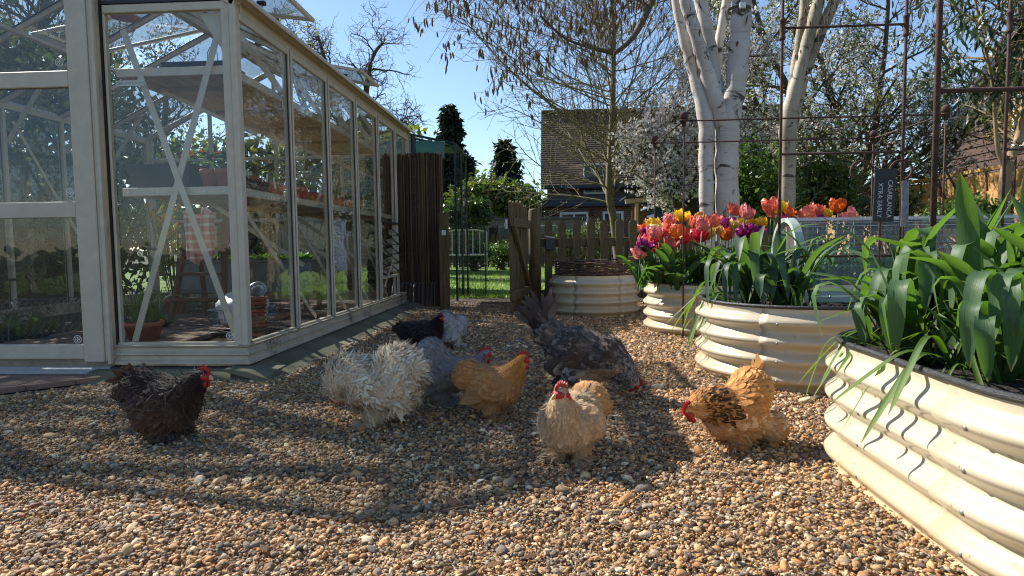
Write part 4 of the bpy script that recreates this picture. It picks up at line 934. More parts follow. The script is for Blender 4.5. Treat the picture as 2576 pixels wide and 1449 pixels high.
# limb and hanging twigs with catkins reaching over the path
lim = [(stem_px([(1700, -160, 22, -.2), (1640, 0, 17, -.6), (1595, 90, 13, -.9), (1545, 135, 10, -1.1)], BY)), (stem_px([(1545, 135, 9, -1.1), (1480, 118, 7, -1.3), (1420, 95, 5, -1.5), (1360, 40, 4, -1.7)], BY)), (stem_px([(1630, 20, 9, -.6), (1560, -40, 8, -.8), (1480, -60, 7, -1.), (1380, -80, 6, -1.3), (1280, -60, 4, -1.5)], BY))]
obj('limb', mesh_of('limb', *((lambda VF: (shift(VF[0], bb), VF[1]))(tubes(lim, 8))), BARK, True), bt)
tw = []; cat_ = []
def hang(px0, py0, px1, py1, Y, n):
    p = at(px0, py0, Y); q = at(px1, py1, Y+R.uniform(-.3, .3)); t = np.linspace(0, 1, 8)[:, None]; P = p+(q-p)*t+np.array([0, 0, .10])*np.sin(t*math.pi)*np.linalg.norm(q-p)*.6+np.cumsum(R.normal(0, .012, (8, 3)), 0); tw.append((P, np.linspace(.0035, .0012, 8)))
    for k in range(n):
        f = R.uniform(.15, 1)*7; i = min(int(f), 6); b = P[i]+(P[i+1]-P[i])*(f-i); d = nrm(np.array([R.normal(0, .6), R.normal(0, .6), R.uniform(-1, .1)])); c = b+d*R.uniform(.03, .10); tw.append((np.array([b, (b+c)/2+R.normal(0, .006, 3), c]), np.array([.0014, .0011, .0008])))
        for q_ in range(R.integers(1, 4)):
            if R.random() < .62: cat_.append((c+R.normal(0, .008, 3), R.uniform(.04, .08)))
for k in range(95):
    x1 = 1010+R.random()**.8*560; y1 = R.uniform(20, 150)+max(0, 150-abs(x1-1330)*.55)*R.uniform(.2, 1.1); hang(x1+R.uniform(60, 190), R.uniform(-140, -30), x1, y1, R.uniform(4.6, 6.2), 6)
for k in range(14): x1 = R.uniform(1200, 1300); hang(x1+R.uniform(60, 150), R.uniform(40, 140), x1, R.uniform(170, 285), R.uniform(4.8, 6.), 6)
for k in range(30): x1 = R.uniform(1640, 2420); hang(x1+R.uniform(-60, 60), -120, x1, R.uniform(20, 230), R.uniform(5.6, 7.2), 6)
tag(obj('hanging_twigs', mesh_of('hanging_twigs', *((lambda VF: (shift(VF[0], bb), VF[1]))(tubes(tw, 3))), mat('birch_twig', L(78, 60, 48), .8, .3)), bt), kind='stuff')
cb_ = [(np.array([c+np.array([0, 0, -l*f])+np.array([.006*math.sin(f*2.2+j), 0, 0]) for f in (0, .2, .5, .8, 1)]), np.array([.002, .006, .0075, .006, .0015])) for j, (c, l) in enumerate(cat_)]
tag(obj('catkins', mesh_of('catkins', *((lambda VF: (shift(VF[0], bb), VF[1]))(tubes(cb_, 5))), mat('catkin', L(120, 98, 56), .9, .4, 60, c2=L(82, 66, 42), bmp=.8, bscale=300), True), bt), kind='stuff')
# solar lamp strapped round the birch
sp_ = at(1866, 18, BY-.05); sr = 26/FOC*BY; t = thing('strap_lamp', 'small white solar lamp strapped round the thick birch trunk', 'garden light', (sp_[0]-.0, BY+.03, sp_[2]))
MB().lathe([(sr*1.02, -.014), (sr*1.05, -.014), (sr*1.05, .014), (sr*1.02, .014)], n=24).build('strap', mat('olive_strap', L(70, 72, 46), .8), t)
MB().box((-.035, -sr-.03, -.025), (.025, -sr-.004, .028), .006).box((-.018, -sr-.034, -.012), (.008, -sr-.03, .012), .002).build('lamp_case', WHITEP, t)
def tree(name, label, base, stems, levels, R, bark, sides=(8, 4), group=None, cat='tree'):
    t = thing(name, label, cat, base, group=group); obj('trunk', mesh_of('trunk', *((lambda VF: (shift(VF[0], base), VF[1]))(tubes(stems, sides[0]))), bark, True), t)
    br, tips = grow(R, stems, levels); tag(obj('branches', mesh_of('branches', *((lambda VF: (shift(VF[0], base), VF[1]))(tubes(br, sides[1]))), bark, True), t), kind='stuff'); return t, br, tips
# bare fruit tree before the brick house
R = np.random.default_rng(31); TY = 12.; base = (at(1548, 640, TY)[0], TY, 0)
P = smooth_path([(*at(1560, 700, TY),), (*at(1545, 560, TY),), (*at(1532, 480, TY),), (*at(1540, 300, TY),), (*at(1543, 150, TY),), (*at(1545, -60, TY),), (*at(1548, -300, TY),)]); P[0][2] = 0
bare, br, tips = tree('bare_fruit_tree', 'bare upright fruit tree with ascending branches before the brick house', base, [(P, np.linspace(.088, .024, len(P)))],
    [dict(n=78, ln=3.3, ang=1.15, rf=.30, wob=.09, lift=.42, t0=.27, seg=8, rmin=.011, tap=.6), dict(n=12, ln=.95, ang=.7, rf=.5, wob=.13, lift=.4, t0=.15, seg=5, rmin=.006, tap=.6), dict(n=5, ln=.38, ang=.75, rf=.5, wob=.16, lift=.3, t0=.1, seg=3, rmin=.004, tap=.4)], R, MOSSB)
cards(shift(along(tips, R, 9000, .012, .2), base), .028, R, LEAFA, 'buds', bare, .6, [(.22, .20, .12), (.30, .26, .18), (.12, .14, .05)])
# white blossom tree (open flowers) right of it
R = np.random.default_rng(33); MY = 10.5; base = (at(1770, 640, MY)[0], MY, 0)
S = [(smooth_path([base, (base[0]-.1, MY, 1.0), at(1730, 460, MY), at(1705, 360, MY), at(1690, 250, MY)]), None), (smooth_path([base, (base[0]+.15, MY+.1, 1.0), at(1790, 420, MY), at(1840, 280, MY), at(1880, 120, MY)]), None), (smooth_path([base, (base[0]-.2, MY-.2, .9), at(1690, 490, MY), at(1650, 430, MY), at(1620, 390, MY)]), None)]
S = [(P, np.linspace(.075, .02, len(P))) for P, _ in S]
mag, br, tips = tree('blossom_tree', 'tree thick with open white blossom left of the birch trunks', base, S, [dict(n=20, ln=1.25, ang=.9, rf=.5, lift=.35, t0=.25, rmin=.01), dict(n=8, ln=.55, ang=.8, rf=.55, lift=.3, t0=.2, rmin=.006, seg=4), dict(n=4, ln=.25, ang=.8, rf=.5, lift=.2, t0=.2, rmin=.004, seg=3)], R, BARK)
pts = along(tips, R, 15000, .02, .1); cards(shift(pts, base), .05, R, BLOSS, 'blossom', mag, .75, [(.80, .76, .72), (.72, .66, .60), (.86, .84, .80), (.62, .55, .48)])
# tall cherry filling the upper right
R = np.random.default_rng(35); CY = 13.; base = (at(2160, 640, CY)[0], CY, 0)
def bp(*a): return [at(x, y, CY+d) for x, y, d in a]
S = [smooth_path([base]+bp((2150, 520, 0), (2120, 430, 0), (2060, 330, -.3), (1960, 180, -.6), (1900, 20, -.8), (1860, -200, -1))), smooth_path([base]+bp((2150, 500, 0), (2190, 400, .2), (2210, 250, .4), (2230, 80, .5), (2240, -150, .6))), smooth_path([base]+bp((2140, 540, 0), (2080, 470, -.5), (1980, 420, -.9), (1880, 350, -1.2), (1780, 240, -1.4))), smooth_path([base]+bp((2160, 520, 0), (2240, 440, .3), (2330, 380, .3), (2420, 330, .2))), smooth_path([base]+bp((2150, 480, .6), (2100, 280, 1.), (2050, 100, 1.2), (2000, -100, 1.4))), smooth_path([base]+bp((2140, 540, .3), (2060, 420, 1.2), (1900, 260, 2.), (1750, 80, 2.4), (1620, -100, 2.6)))]
S = [(P, np.linspace(.12, .025, len(P))) for P in S]
che, br, tips = tree('cherry_tree', 'big old cherry tree behind the birches, pale blossom and young leaves', base, S, [dict(n=20, ln=2.1, ang=.85, rf=.5, lift=.25, t0=.22, rmin=.016, seg=6), dict(n=8, ln=1.0, ang=.8, rf=.5, lift=.2, t0=.15, rmin=.008, seg=4), dict(n=4, ln=.45, ang=.8, rf=.5, lift=.1, t0=.2, rmin=.005, seg=3)], R, BARK)
pts = along(tips, R, 38000, .035, .1); up = pts[:, 2] > 1.8
cards(shift(pts[up][:22000], base), .055, R, BLOSS, 'blossom', che, .75, [(.78, .72, .64), (.68, .62, .54), (.84, .80, .75), (.56, .50, .42)])
cards(shift(along(tips, R, 13000, .05, .1), base), .075, R, LEAFA, 'young_leaves', che, .5, [(.14, .19, .04), (.19, .24, .06), (.11, .14, .04)])
# broadleaf shrubs
def shrub(name, label, c, rx, ry, rz, n, size, cols, R, m=LEAFA, stems=9, asp=.5, cat='shrub', group=None, drop=.2):
    c = np.array(c, float); base = (c[0], c[1], 0); t = thing(name, label, cat, base, group=group)
    st = [branch(R, (c[0]+R.normal(0, rx*.12), c[1]+R.normal(0, ry*.12), 0), nrm(np.array([R.normal(0, .45), R.normal(0, .45), 1.])), (c[2]+rz*.6), .03, .008, 6, .12, .1) for _ in range(stems)]
    br, tips = grow(R, st, [dict(n=6, ln=max(rx, rz)*.6, ang=.8, rf=.6, lift=.2, t0=.3, rmin=.006)]); obj('stems', mesh_of('stems', *((lambda VF: (shift(VF[0], base), VF[1]))(tubes(st+br, 4))), BARK, True), t)
    nc = 26; cc = R.normal(size=(nc, 3)); cc = nrm(cc)*R.uniform(.35, .92, (nc, 1)); k = R.integers(0, nc, n); P = cc[k]+R.normal(0, .20, (n, 3)); P = P*np.array([rx, ry, rz])+c; P = P[P[:, 2] > .03]
    cards(shift(P, base), size, R, m, 'leaves', t, asp, cols, drop); return t
R = np.random.default_rng(41); GR = [(.07, .13, .028), (.10, .17, .035), (.05, .09, .02), (.15, .21, .045)]; DK = [(.03, .06, .02), (.045, .08, .028), (.065, .10, .035)]; OL = [(.10, .12, .03), (.14, .15, .04), (.07, .09, .025), (.2, .17, .05)]
def sh(px, py, Y, wpx, hpx, n, size, cols, name, label, **k):
    c = at(px, py, Y); s = Y/FOC; return shrub(name, label, c, wpx*s/2, wpx*s/2*.8, hpx*s/2, n, size, cols, R, **k)
sh(1930, 470, 9.2, 200, 260, 4200, .075, GR, 'holly_shrub', 'glossy green shrub between the birch trunks', group='shrubs behind the beds')
sh(2080, 500, 9.8, 180, 220, 4200, .075, GR+OL, 'green_shrub', 'leafy shrub right of the thinner birch, behind the trellis', group='shrubs behind the beds')
sh(2235, 535, 9.0, 160, 110, 2600, .07, DK+OL, 'low_shrub', 'low dark shrub before the tan fence', group='shrubs behind the beds')
sh(2440, 540, 7.4, 170, 90, 2200, .06, GR, 'low_shrub', 'low leafy shrub behind the nearest bed at the fence foot', group='shrubs behind the beds')
sh(1245, 505, 24., 190, 130, 6500, .2, GR+OL, 'round_bush', 'big rounded green bush beyond the far garden wall', group='bushes beyond the lawn')
sh(1180, 545, 20., 120, 90, 2600, .16, DK, 'dark_bush', 'dark green bush left of the round bush', group='bushes beyond the lawn'); sh(1330, 540, 26., 80, 110, 1800, .18, OL, 'olive_bush', 'pale olive bush between gate and brick house', group='bushes beyond the lawn')
sh(1260, 640, 16.5, 120, 60, 1800, .07, GR, 'glossy_shrub', 'glossy shrub at the back edge of the lawn', group='bushes beyond the lawn'); sh(1195, 632, 16., 90, 70, 1500, .07, GR+DK, 'glossy_shrub', 'glossy shrub behind the cream bench', group='bushes beyond the lawn')
sh(1490, 600, 17, 80, 90, 1300, .08, [(.12, .15, .08), (.18, .2, .12)], 'grey_shrub', 'silvery shrub behind the picket fence at the house window', group='bushes beyond the lawn'); sh(1425, 610, 18, 60, 70, 900, .08, GR, 'green_shrub', 'green shrub behind the picket fence, left of the silvery one', group='bushes beyond the lawn')
# conifers
def conifer(label, px, ytop, ybase, Y, wpx, R, n=9000):
    top = at(px, ytop, Y); s = Y/FOC; H = top[2]; w = wpx*s/2; base = (top[0], Y, 0); t = thing('conifer', label, 'tree', base, group='dark conifers beyond the gardens')
    obj('trunk', mesh_of('trunk', *tubes([(np.array([(0, 0, 0), (0, 0, H*.5), (0, 0, H)]), np.array([.2, .12, .02]))], 7), BARK), t); polys = []; 
    for k in range(120):
        z = H*(.12+.86*(k/120)); f = 1-(z/H); r = w*(.10+.95*f**.9)*R.uniform(.45, 1.2); a = k*2.4; polys.append((np.array([(0, 0, z), (r*.5*math.cos(a), r*.5*math.sin(a), z+.03*H*f), (r*math.cos(a), r*math.sin(a), z-.05*H*f-.1)]), np.array([.04, .03, .01])))
    polys.append((np.array([(0, 0, H*.9), (0, 0, H*.96), (0, 0, H*1.0)]), np.array([.05, .03, .01])))
    obj('branches', mesh_of('branches', *tubes(polys, 3), BARK), t); P = along(polys, R, n, .12, .25); cards(P, .42, R, LEAFA, 'needles', t, .35, [(.012, .022, .010), (.018, .032, .014), (.026, .04, .018)], 1.2)
R = np.random.default_rng(43)
conifer('tall dark conifer left of the gap of sky', 1132, 268, 600, 38., 165, R, 15000); conifer('dark conifer with a narrow pointed top in the middle distance', 1172, 395, 600, 37., 120, R, 7000); conifer('broad dark conifer left of the bare fruit tree', 1270, 355, 600, 40., 190, R, 12000)
# contorted bare tree behind the greenhouse
R = np.random.default_rng(45); WY = 14.; base = (at(930, 640, WY)[0], WY, 0)
S = [(smooth_path([base]+[at(x, y, WY+d) for x, y, d in q]), None) for q in (((930, 500, 0), (905, 350, 0), (920, 240, 0), (935, 150, 0), (960, 110, 0)), ((920, 480, 0), (860, 330, .3), (830, 200, .5), (800, 90, .6)), ((935, 480, 0), (985, 360, -.3), (1010, 300, -.4)), ((900, 460, .5), (780, 300, .8), (720, 120, 1), (690, 20, 1)))]
S = [(P, np.linspace(.12, .03, len(P))) for P, _ in S]
con, br, tips = tree('twisted_tree', 'bare tree with twisted crinkled branches above the greenhouse', base, S, [dict(n=14, ln=1.5, ang=.9, rf=.45, wob=.32, lift=.2, curl=.45, t0=.35, seg=9, rmin=.014), dict(n=7, ln=.8, ang=.9, rf=.5, wob=.35, lift=.15, curl=.5, t0=.15, seg=7, rmin=.007), dict(n=5, ln=.38, ang=.8, rf=.5, wob=.4, curl=.4, t0=.1, seg=5, rmin=.004)], R, BARK)
cards(shift(along([p for p in br if p[0][-1][0] < base[0]-.9], R, 500, .05), base), .09, R, LEAFA, 'yellow_leaves', con, .4, [(.45, .38, .03), (.35, .32, .05)])
# ivy hedge and trees to the left, seen through the glass
R = np.random.default_rng(47)
for k, (y0, y1, x, h, n) in enumerate(((2.2, 5.0, -5.5, 2.5, 8500), (5.0, 8.2, -5.6, 2.9, 9500))):
    t = thing('ivy_hedge', 'dense ivy hedge left of the greenhouse, %s stretch' % ('nearer', 'farther')[k], 'hedge', (x, (y0+y1)/2, 0), group='ivy hedge along the left'); b = (x, (y0+y1)/2, 0)
    nn_ = int(n); P = np.c_[x+R.normal(0, .22, nn_), R.uniform(y0, y1, nn_), h*R.random(nn_)**.8+.15*np.sin(R.uniform(0, 40, nn_))]; cards(shift(P, b), .10, R, LEAFA, 'leaves', t, .7, [(.05, .075, .02), (.08, .10, .03), (.03, .045, .015), (.13, .13, .04)], .5)
    st = [branch(R, (x+R.normal(0, .1), R.uniform(y0, y1), 0), (R.normal(0, .2), R.normal(0, .3), 1), h*R.uniform(.8, 1.05), .02, .005, 7, .15) for _ in range(40)]; obj('stems', mesh_of('stems', *((lambda VF: (shift(VF[0], b), VF[1]))(tubes(st, 4))), BARK), t)
    MB().box((-.35, y0-b[1], 0), (-.3, y1-b[1], 1.7)).build('boarding', DARKWOOD, t)
t = thing('ivy_hedge', 'sunlit ivy-covered screen behind the greenhouse end wall', 'hedge', (-3.6, 9.6, 0), group='ivy hedge along the left'); P = np.c_[R.uniform(-6, -1.9, 9000), 9.6+R.normal(0, .2, 9000), 2.3*R.random(9000)**.7+.1*R.normal(size=9000)]; P = P[(P[:, 2] > .95) | (R.random(len(P)) < .5)]; cards(shift(P, (-3.6, 9.6, 0)), .11, R, LEAFA, 'leaves', t, .7, [(.09, .12, .02), (.15, .17, .03), (.05, .07, .02), (.2, .19, .04)], .4)
MB().box((-2.4, .25, 0), (1.7, .3, 1.3)).build('boarding', DARKWOOD, t)
for k, (x, y, h) in enumerate(((-7.6, 5.6, 6.0), (-8.2, 9.5, 6.5), (-9.5, 15.0, 6.0))):
    base = (x, y, 0); S = [(branch(R, base, (R.normal(0, .15), R.normal(0, .15), 1), h*.9, .16, .04, 9, .08), )[0] for _ in range(3)]
    tr_, br, tips = tree('winter_tree', 'leafless tree left of the greenhouse, %s' % ('nearest of three', 'middle of three', 'farthest of three')[k], base, S, [dict(n=14, ln=2.2, ang=.8, rf=.45, lift=.3, t0=.3, rmin=.016, seg=7, wob=.15), dict(n=7, ln=1.1, ang=.8, rf=.5, lift=.2, t0=.15, rmin=.008, seg=5, wob=.18), dict(n=4, ln=.5, ang=.8, rf=.5, t0=.1, rmin=.005, seg=3)], R, BARK, group='winter trees to the left')
    cards(shift(along(tips, R, 3500, .06), base), .09, R, LEAFA, 'ivy_leaves', tr_, .6, [(.07, .09, .02), (.14, .12, .05), (.2, .15, .06)])
# evergreen with hanging leaves and a smooth pale trunk at the right
R = np.random.default_rng(49); EY = 7.9; base = (at(2524, 620, EY)[0], EY, 0)
S = [stem_px([(2522, 700, 30, 0), (2524, 560, 28, 0), (2533, 420, 27, 0), (2560, 360, 22, .0), (2580, 250, 18, 0), (2600, 60, 14, 0), (2620, -200, 10, 0)], EY), stem_px([(2536, 430, 18, 0), (2512, 380, 12, -.02), (2503, 300, 9, -.04), (2498, 220, 8, -.05), (2470, 80, 6, -.1), (2440, -60, 5, -.1)], EY)]
S[0][0][0][2] = 0
ev, br, tips = tree('evergreen_tree', 'evergreen tree with drooping dark leaves and smooth pale trunk at far right', base, S, [dict(n=22, ln=1.25, ang=.9, rf=.4, lift=.1, t0=.5, rmin=.008, seg=6, tap=.3), dict(n=8, ln=.5, ang=.8, rf=.5, lift=-.5, t0=.2, rmin=.004, seg=4)], R, mat('smooth_tan_bark', L(150, 126, 92), .7, .2, 5))
P = along(tips, R, 2600, .05, .1); P = P[P[:, 2] > 2.05]; cards(shift(P, base), .14, R, LEAFA, 'leaves', ev, .22, [(.025, .045, .02), (.04, .065, .03), (.06, .085, .04)], 1.6)
sh(2545, 300, 8.6, 110, 120, 420, .05, [(.55, .40, .02), (.62, .48, .05)], 'forsythia', 'yellow flowering forsythia beside the right-hand house', m=BLOSS)
# distant tree line
R = np.random.default_rng(51)
for k in range(9):
    x = -62+k*14.5+R.uniform(-2, 2); shrub('distant_tree', 'hazy rounded tree on the far skyline, number %s from the left' % ('one', 'two', 'three', 'four', 'five', 'six', 'seven', 'eight', 'nine')[k], (x, 75+R.uniform(-5, 5), 3.4), 8.2, 4, 4.0, 1500, .9, OL+DK, R, stems=4, cat='tree', group='trees along the skyline')

# ------------------------------------------------------------------ buildings
def brick_mat(name, c1, c2, mortar, sx=1.):
    m, nt, b, out = new_mat(name); tc = N(nt, 'ShaderNodeTexCoord'); mp = N(nt, 'ShaderNodeMapping'); mp.inputs['Rotation'].default_value = (math.pi/2, 0, 0); nt.links.new(tc.outputs['Object'], mp.inputs[0]); br_ = N(nt, 'ShaderNodeTexBrick'); nt.links.new(mp.outputs[0], br_.inputs[0])
    br_.inputs['Color1'].default_value = (*c1, 1); br_.inputs['Color2'].default_value = (*c2, 1); br_.inputs['Mortar'].default_value = (*mortar, 1); br_.inputs['Scale'].default_value = 1.; br_.inputs['Brick Width'].default_value = .225; br_.inputs['Row Height'].default_value = .075; br_.inputs['Mortar Size'].default_value = .006
    nt.links.new(br_.outputs[0], b.inputs['Base Color']); b.inputs['Roughness'].default_value = .9; bump(nt, br_.outputs['Fac'], b, -.4, .01); return m
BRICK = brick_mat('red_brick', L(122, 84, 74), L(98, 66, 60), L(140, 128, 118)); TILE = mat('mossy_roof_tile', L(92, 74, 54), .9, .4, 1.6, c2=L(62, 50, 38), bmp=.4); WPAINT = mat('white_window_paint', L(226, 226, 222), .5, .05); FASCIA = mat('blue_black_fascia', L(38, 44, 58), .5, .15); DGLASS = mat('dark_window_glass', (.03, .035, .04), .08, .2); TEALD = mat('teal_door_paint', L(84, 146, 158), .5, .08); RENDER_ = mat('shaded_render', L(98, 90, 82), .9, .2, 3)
HY = 27.; hz = lambda py, Y=HY: at(1500, py, Y)[2]; hx_ = lambda px, Y=HY: at(px, 560, Y)[0]
x0, x1 = hx_(1362), hx_(1362)+11.5; ho = thing('brick_house', 'brown-roofed brick house with single-storey extension beyond the picket fence', 'house', (x0, HY, 0)); b = np.array([x0, HY, 0])
def hp_(mb, nm, m, parent=None): mm = MB(); mm.add(np.concatenate(mb.V)-b, mb.F); return mm.build(nm, m, parent or ho)
ze, zr, zf = hz(462), hz(276, HY+3), hz(500)
hp_(MB().box((x0+.25, HY+.6, 0), (x1, HY+8, ze)), 'wall', RENDER_)
rf = hp_(MB().prism([(HY+.15, ze-.05), (HY+3.6, zr), (HY+3.6, zr-.15), (HY+.15, ze-.2)], x0, x1, 0), 'roof', TILE)
mb = MB(); nrow = 36
for k in range(nrow):
    f0, f1 = k/nrow, (k+1)/nrow; y0 = HY+.15+3.45*f0; y1 = HY+.15+3.45*f1+.03; z0 = ze-.05+(zr-ze+.05)*f0; z1 = ze-.05+(zr-ze+.05)*f1+.025; mb.add([(x0-.02, y0, z0+.05), (x1, y0, z0+.05), (x1, y1, z1+.005), (x0-.02, y1, z1+.005), (x0-.02, y0, z0), (x1, y0, z0)], [(0, 1, 2, 3), (4, 5, 1, 0)])
tag(hp_(mb, 'tile_courses', TILE, rf), kind='stuff'); hp_(MB().box((x0-.02, HY+3.45, zr-.02), (x1, HY+3.8, zr+.14), .03), 'ridge_tiles', TILE, rf); hp_(MB().box((x0, HY+.02, ze-.16), (x1, HY+.14, ze-.02)), 'gutter', FASCIA, rf)
for px0, px1 in ((1470, 1530), (1625, 1690)):
    w = hp_(MB().box((hx_(px0), HY+.5, hz(540)+.9), (hx_(px1), HY+.62, hz(540)+2.2)), 'window', WPAINT); a, c_ = hx_(px0), hx_(px1); mid = (a+c_)/2
    for q0, q1 in ((a+.06, mid-.03), (mid+.03, c_-.06)): hp_(MB().box((q0, HY+.485, hz(540)+.97), (q1, HY+.51, hz(540)+2.13)), 'pane', DGLASS, w)
# extension
ex0 = hx_(1372, 25.) ; ex1 = ex0+8.5; EYY = 25.; ez = at(1500, 520, EYY)[2]
hp_(MB().box((ex0, EYY, 0), (ex1, HY+.6, ez)), 'extension_wall', BRICK); hp_(MB().box((ex0-.15, EYY-.25, ez), (ex1, HY+.6, ez+.16), .01).box((ex0-.15, EYY-.1, ez+.16), (ex1, HY+.6, ez+.30), .01), 'extension_roof', FASCIA)
def window(px0, px1, py0, py1, panes, m=WPAINT, nm='window'):
    X0, X1 = at(px0, 560, EYY)[0], at(px1, 560, EYY)[0]; z0, z1 = at(px0, py1, EYY)[2], at(px0, py0, EYY)[2]; fr = MB(); f = .09
    fr.box((X0, EYY-.06, z0), (X0+f, EYY+.02, z1)).box((X1-f, EYY-.06, z0), (X1, EYY+.02, z1)).box((X0+f, EYY-.058, z1-f), (X1-f, EYY+.02, z1)).box((X0+f, EYY-.058, z0), (X1-f, EYY+.02, z0+f)); w = hp_(fr, nm, m); pr = [X0+f]
    for p_ in panes: xx = X0+(X1-X0)*p_; hp_(MB().box((xx-.04, EYY-.055, z0+f), (xx+.04, EYY+.01, z1-f)), 'mullion', m, w); pr += [xx-.04, xx+.04]
    pr.append(X1-f)
    for q in range(0, len(pr), 2): hp_(MB().box((pr[q], EYY-.03, z0+f), (pr[q+1], EYY-.015, z1-f)), 'pane', DGLASS, w)
    hp_(MB().box((X0-.06, EYY-.12, z0-.06), (X1+.06, EYY-.0, z0)), 'sill', m, w); return w, X0, X1, z0, z1
w, X0, X1, z0, z1 = window(1408, 1480, 534, 602, (.5,)); hp_(MB().box(((X0+X1)/2+.04, EYY-.05, (z0+z1)/2+.1), (X1-.09, EYY-.005, (z0+z1)/2+.17)), 'transom', WPAINT, w)
w, X0, X1, z0, z1 = window(1516, 1568, 532, 660, (.42,)); hp_(MB().box((X0+(X1-X0)*.52, EYY-.05, z0+.1), (X1-.12, EYY-.032, z1-.12)), 'door', TEALD, w); hp_(MB().box((X0+(X1-X0)*.6, EYY-.06, z0+1.0), (X1-.22, EYY-.05, z1-.25)), 'pane', DGLASS, w)
hp_(MB().tube([(ex0-.1, EYY-.1, ez), (ex0-.1, EYY-.1, 1.0), (ex0-.1, EYY-.1, 0)], .05, 8), 'downpipe', BLACKP)
for px in (1393, 1490): q = at(px, 534, EYY-.1); hp_(MB().box((q[0]-.06, EYY-.16, q[2]-.12), (q[0]+.06, EYY, q[2]+.1), .02), 'wall_lamp', BLACKP)
# timber lean-to and blue shed
sx0 = at(1598, 560, 20.)[0]; t = thing('timber_shelter', 'open timber shelter with pale beam beside the blue shed', 'shelter', (sx0, 20., 0)); PINE = mat('pale_pine', L(196, 160, 116), .8, .2, 6); zz = at(1598, 508, 20.)[2]
MB().box((0, 0, 0), (.1, .1, zz)).build('post', PINE, t); MB().box((2.2, 0, 0), (2.3, .1, zz)).build('post', PINE, t); MB().bar((-.3, .05, zz+.02), (2.6, .05, zz+.22), .1, .14, (0, 0, 1)).build('beam', PINE, t); MB().box((.05, 1.2, 0), (2.2, 1.26, zz)).build('back_boarding', mat('brown_boarding', L(120, 84, 60), .85, .25, 4), t); MB().bar((-.3, .9, zz+.16), (2.6, .9, zz+.36), 1.9, .05, (0, 0, 1)).build('roof', FASCIA, t)
bx0 = at(1648, 560, 16.)[0]; t = thing('blue_shed', 'blue-painted garden shed behind the tulips', 'shed', (bx0, 16., 0)); BLUE = mat('blue_shed_paint', L(44, 66, 96), .7, .15, 6); zs = at(1650, 522, 16.)[2]
for k in range(14): MB().box((0, -.012*(k % 2), k*zs/14), (1.9, 1.4, (k+1)*zs/14-.012), .004).build('board', BLUE, t)
MB().bar((-.15, .65, zs+.02), (2.05, .65, zs+.20), 1.75, .05, (0, 0, 1)).build('roof', mat('shed_felt', L(88, 100, 116), .8, .15), t); MB().box((1.0, -.03, .1), (1.55, -.014, zs-.1)).build('door', BLUE, t)
# tan panel fence running towards us on the right
FX = 7.05; t = thing('panel_fence', 'sunlit tan overlap panel fence along the right boundary', 'fence', (FX, 6., 0)); TAN = mat('tan_fence_board', L(206, 158, 96), .85, .2, 3, c2=L(184, 136, 82), bmp=.3); FPOST = mat('dark_fence_post', L(112, 76, 54), .85, .2, 4)
for s in range(6):
    yb = 1.83*s
    for k in range(11): MB().bar((.012*(k % 2), yb+.06, .22+k*.14), (.012*(k % 2), yb+1.77, .22+k*.14), .152, .014, (1, 0, .09)).build('board', TAN, t)
    MB().box((-.05, yb-.05, 0), (.05, yb+.05, 1.85), .006).build('post', FPOST, t); MB().box((-.03, yb+.05, 1.74), (.05, yb+1.78, 1.80)).build('capping', TAN, t)
    for q in (.62, 1.22): MB().box((-.02, yb+q-.02, .15), (-.004, yb+q+.02, 1.74)).build('batten', FPOST, t)
R = np.random.default_rng(53); vines = [branch(R, (FX-.08, R.uniform(6.5, 16), 0), (0, R.normal(0, .5), 1), R.uniform(1.2, 2.3), .008, .003, 8, .22) for _ in range(60)]; t = thing('bare_climber', 'bare climbing stems trained over the tan fence', 'climber', (FX-.08, 11., 0)); tag(obj('stems', mesh_of('stems', *((lambda VF: (shift(VF[0], (FX-.08, 11., 0)), VF[1]))(tubes(vines, 4))), BARK), t), kind='stuff')
# house at right: tile-hung gable wall facing the garden
GHX = 9.5; BT = mat('dark_hung_tile', L(84, 62, 52), .9, .3, 5, c2=L(62, 46, 40), bmp=.6, bscale=12); BARGE = mat('black_bargeboard', (.012, .012, .014), .35, .2)
def atx(px, py, X): d = ray(px, py); return EYE+d*X/d[0]
e0, e1 = atx(2345, 425, GHX), atx(2470, 232, GHX); sl_ = (e1[2]-e0[2])/(e0[1]-e1[1]); apy = e1[1]-1.6; apz = e1[2]+1.6*sl_; ob = np.array([GHX, apy, 0]); t = thing('gable_house', 'tile-hung house gable with black bargeboard at right', 'house', tuple(ob))
def rp(mb, nm, m, parent=None): mm = MB(); mm.add(np.concatenate(mb.V)-ob, mb.F); return mm.build(nm, m, parent or t)
yb0, yb1 = e0[1]-.3, 2*apy-e0[1]+.3
rp(MB().prism([(yb0, 0), (yb1, 0), (yb1, e0[2]), (apy, apz-.2), (yb0, e0[2])], GHX, GHX+7, 0), 'wall', BT)
for sg in (1, -1):
    yy = e0[1] if sg > 0 else 2*apy-e0[1]
    rp(MB().bar((GHX-.18, yy, e0[2]-.1), (GHX-.18, apy, apz-.05), .10, .22, (0, 0, 1)), 'bargeboard', BARGE); rp(MB().bar((GHX+3.4, yy, e0[2]+.1), (GHX+3.4, apy, apz+.15), 7.2, .1, (0, 0, 1)), 'roof', TILE)
mb = MB()
for k in range(30):
    z = .15+k*.17
    if z < apz-.5:
        hw_ = (apz-.25-z)/sl_ if z > e0[2] else yb0-apy; mb.add([(GHX-.03, apy-hw_, z), (GHX-.03, apy+hw_, z), (GHX-.005, apy+hw_, z+.17), (GHX-.005, apy-hw_, z+.17)], [(0, 1, 2, 3)])
tag(rp(mb, 'tile_courses', BT), kind='stuff')
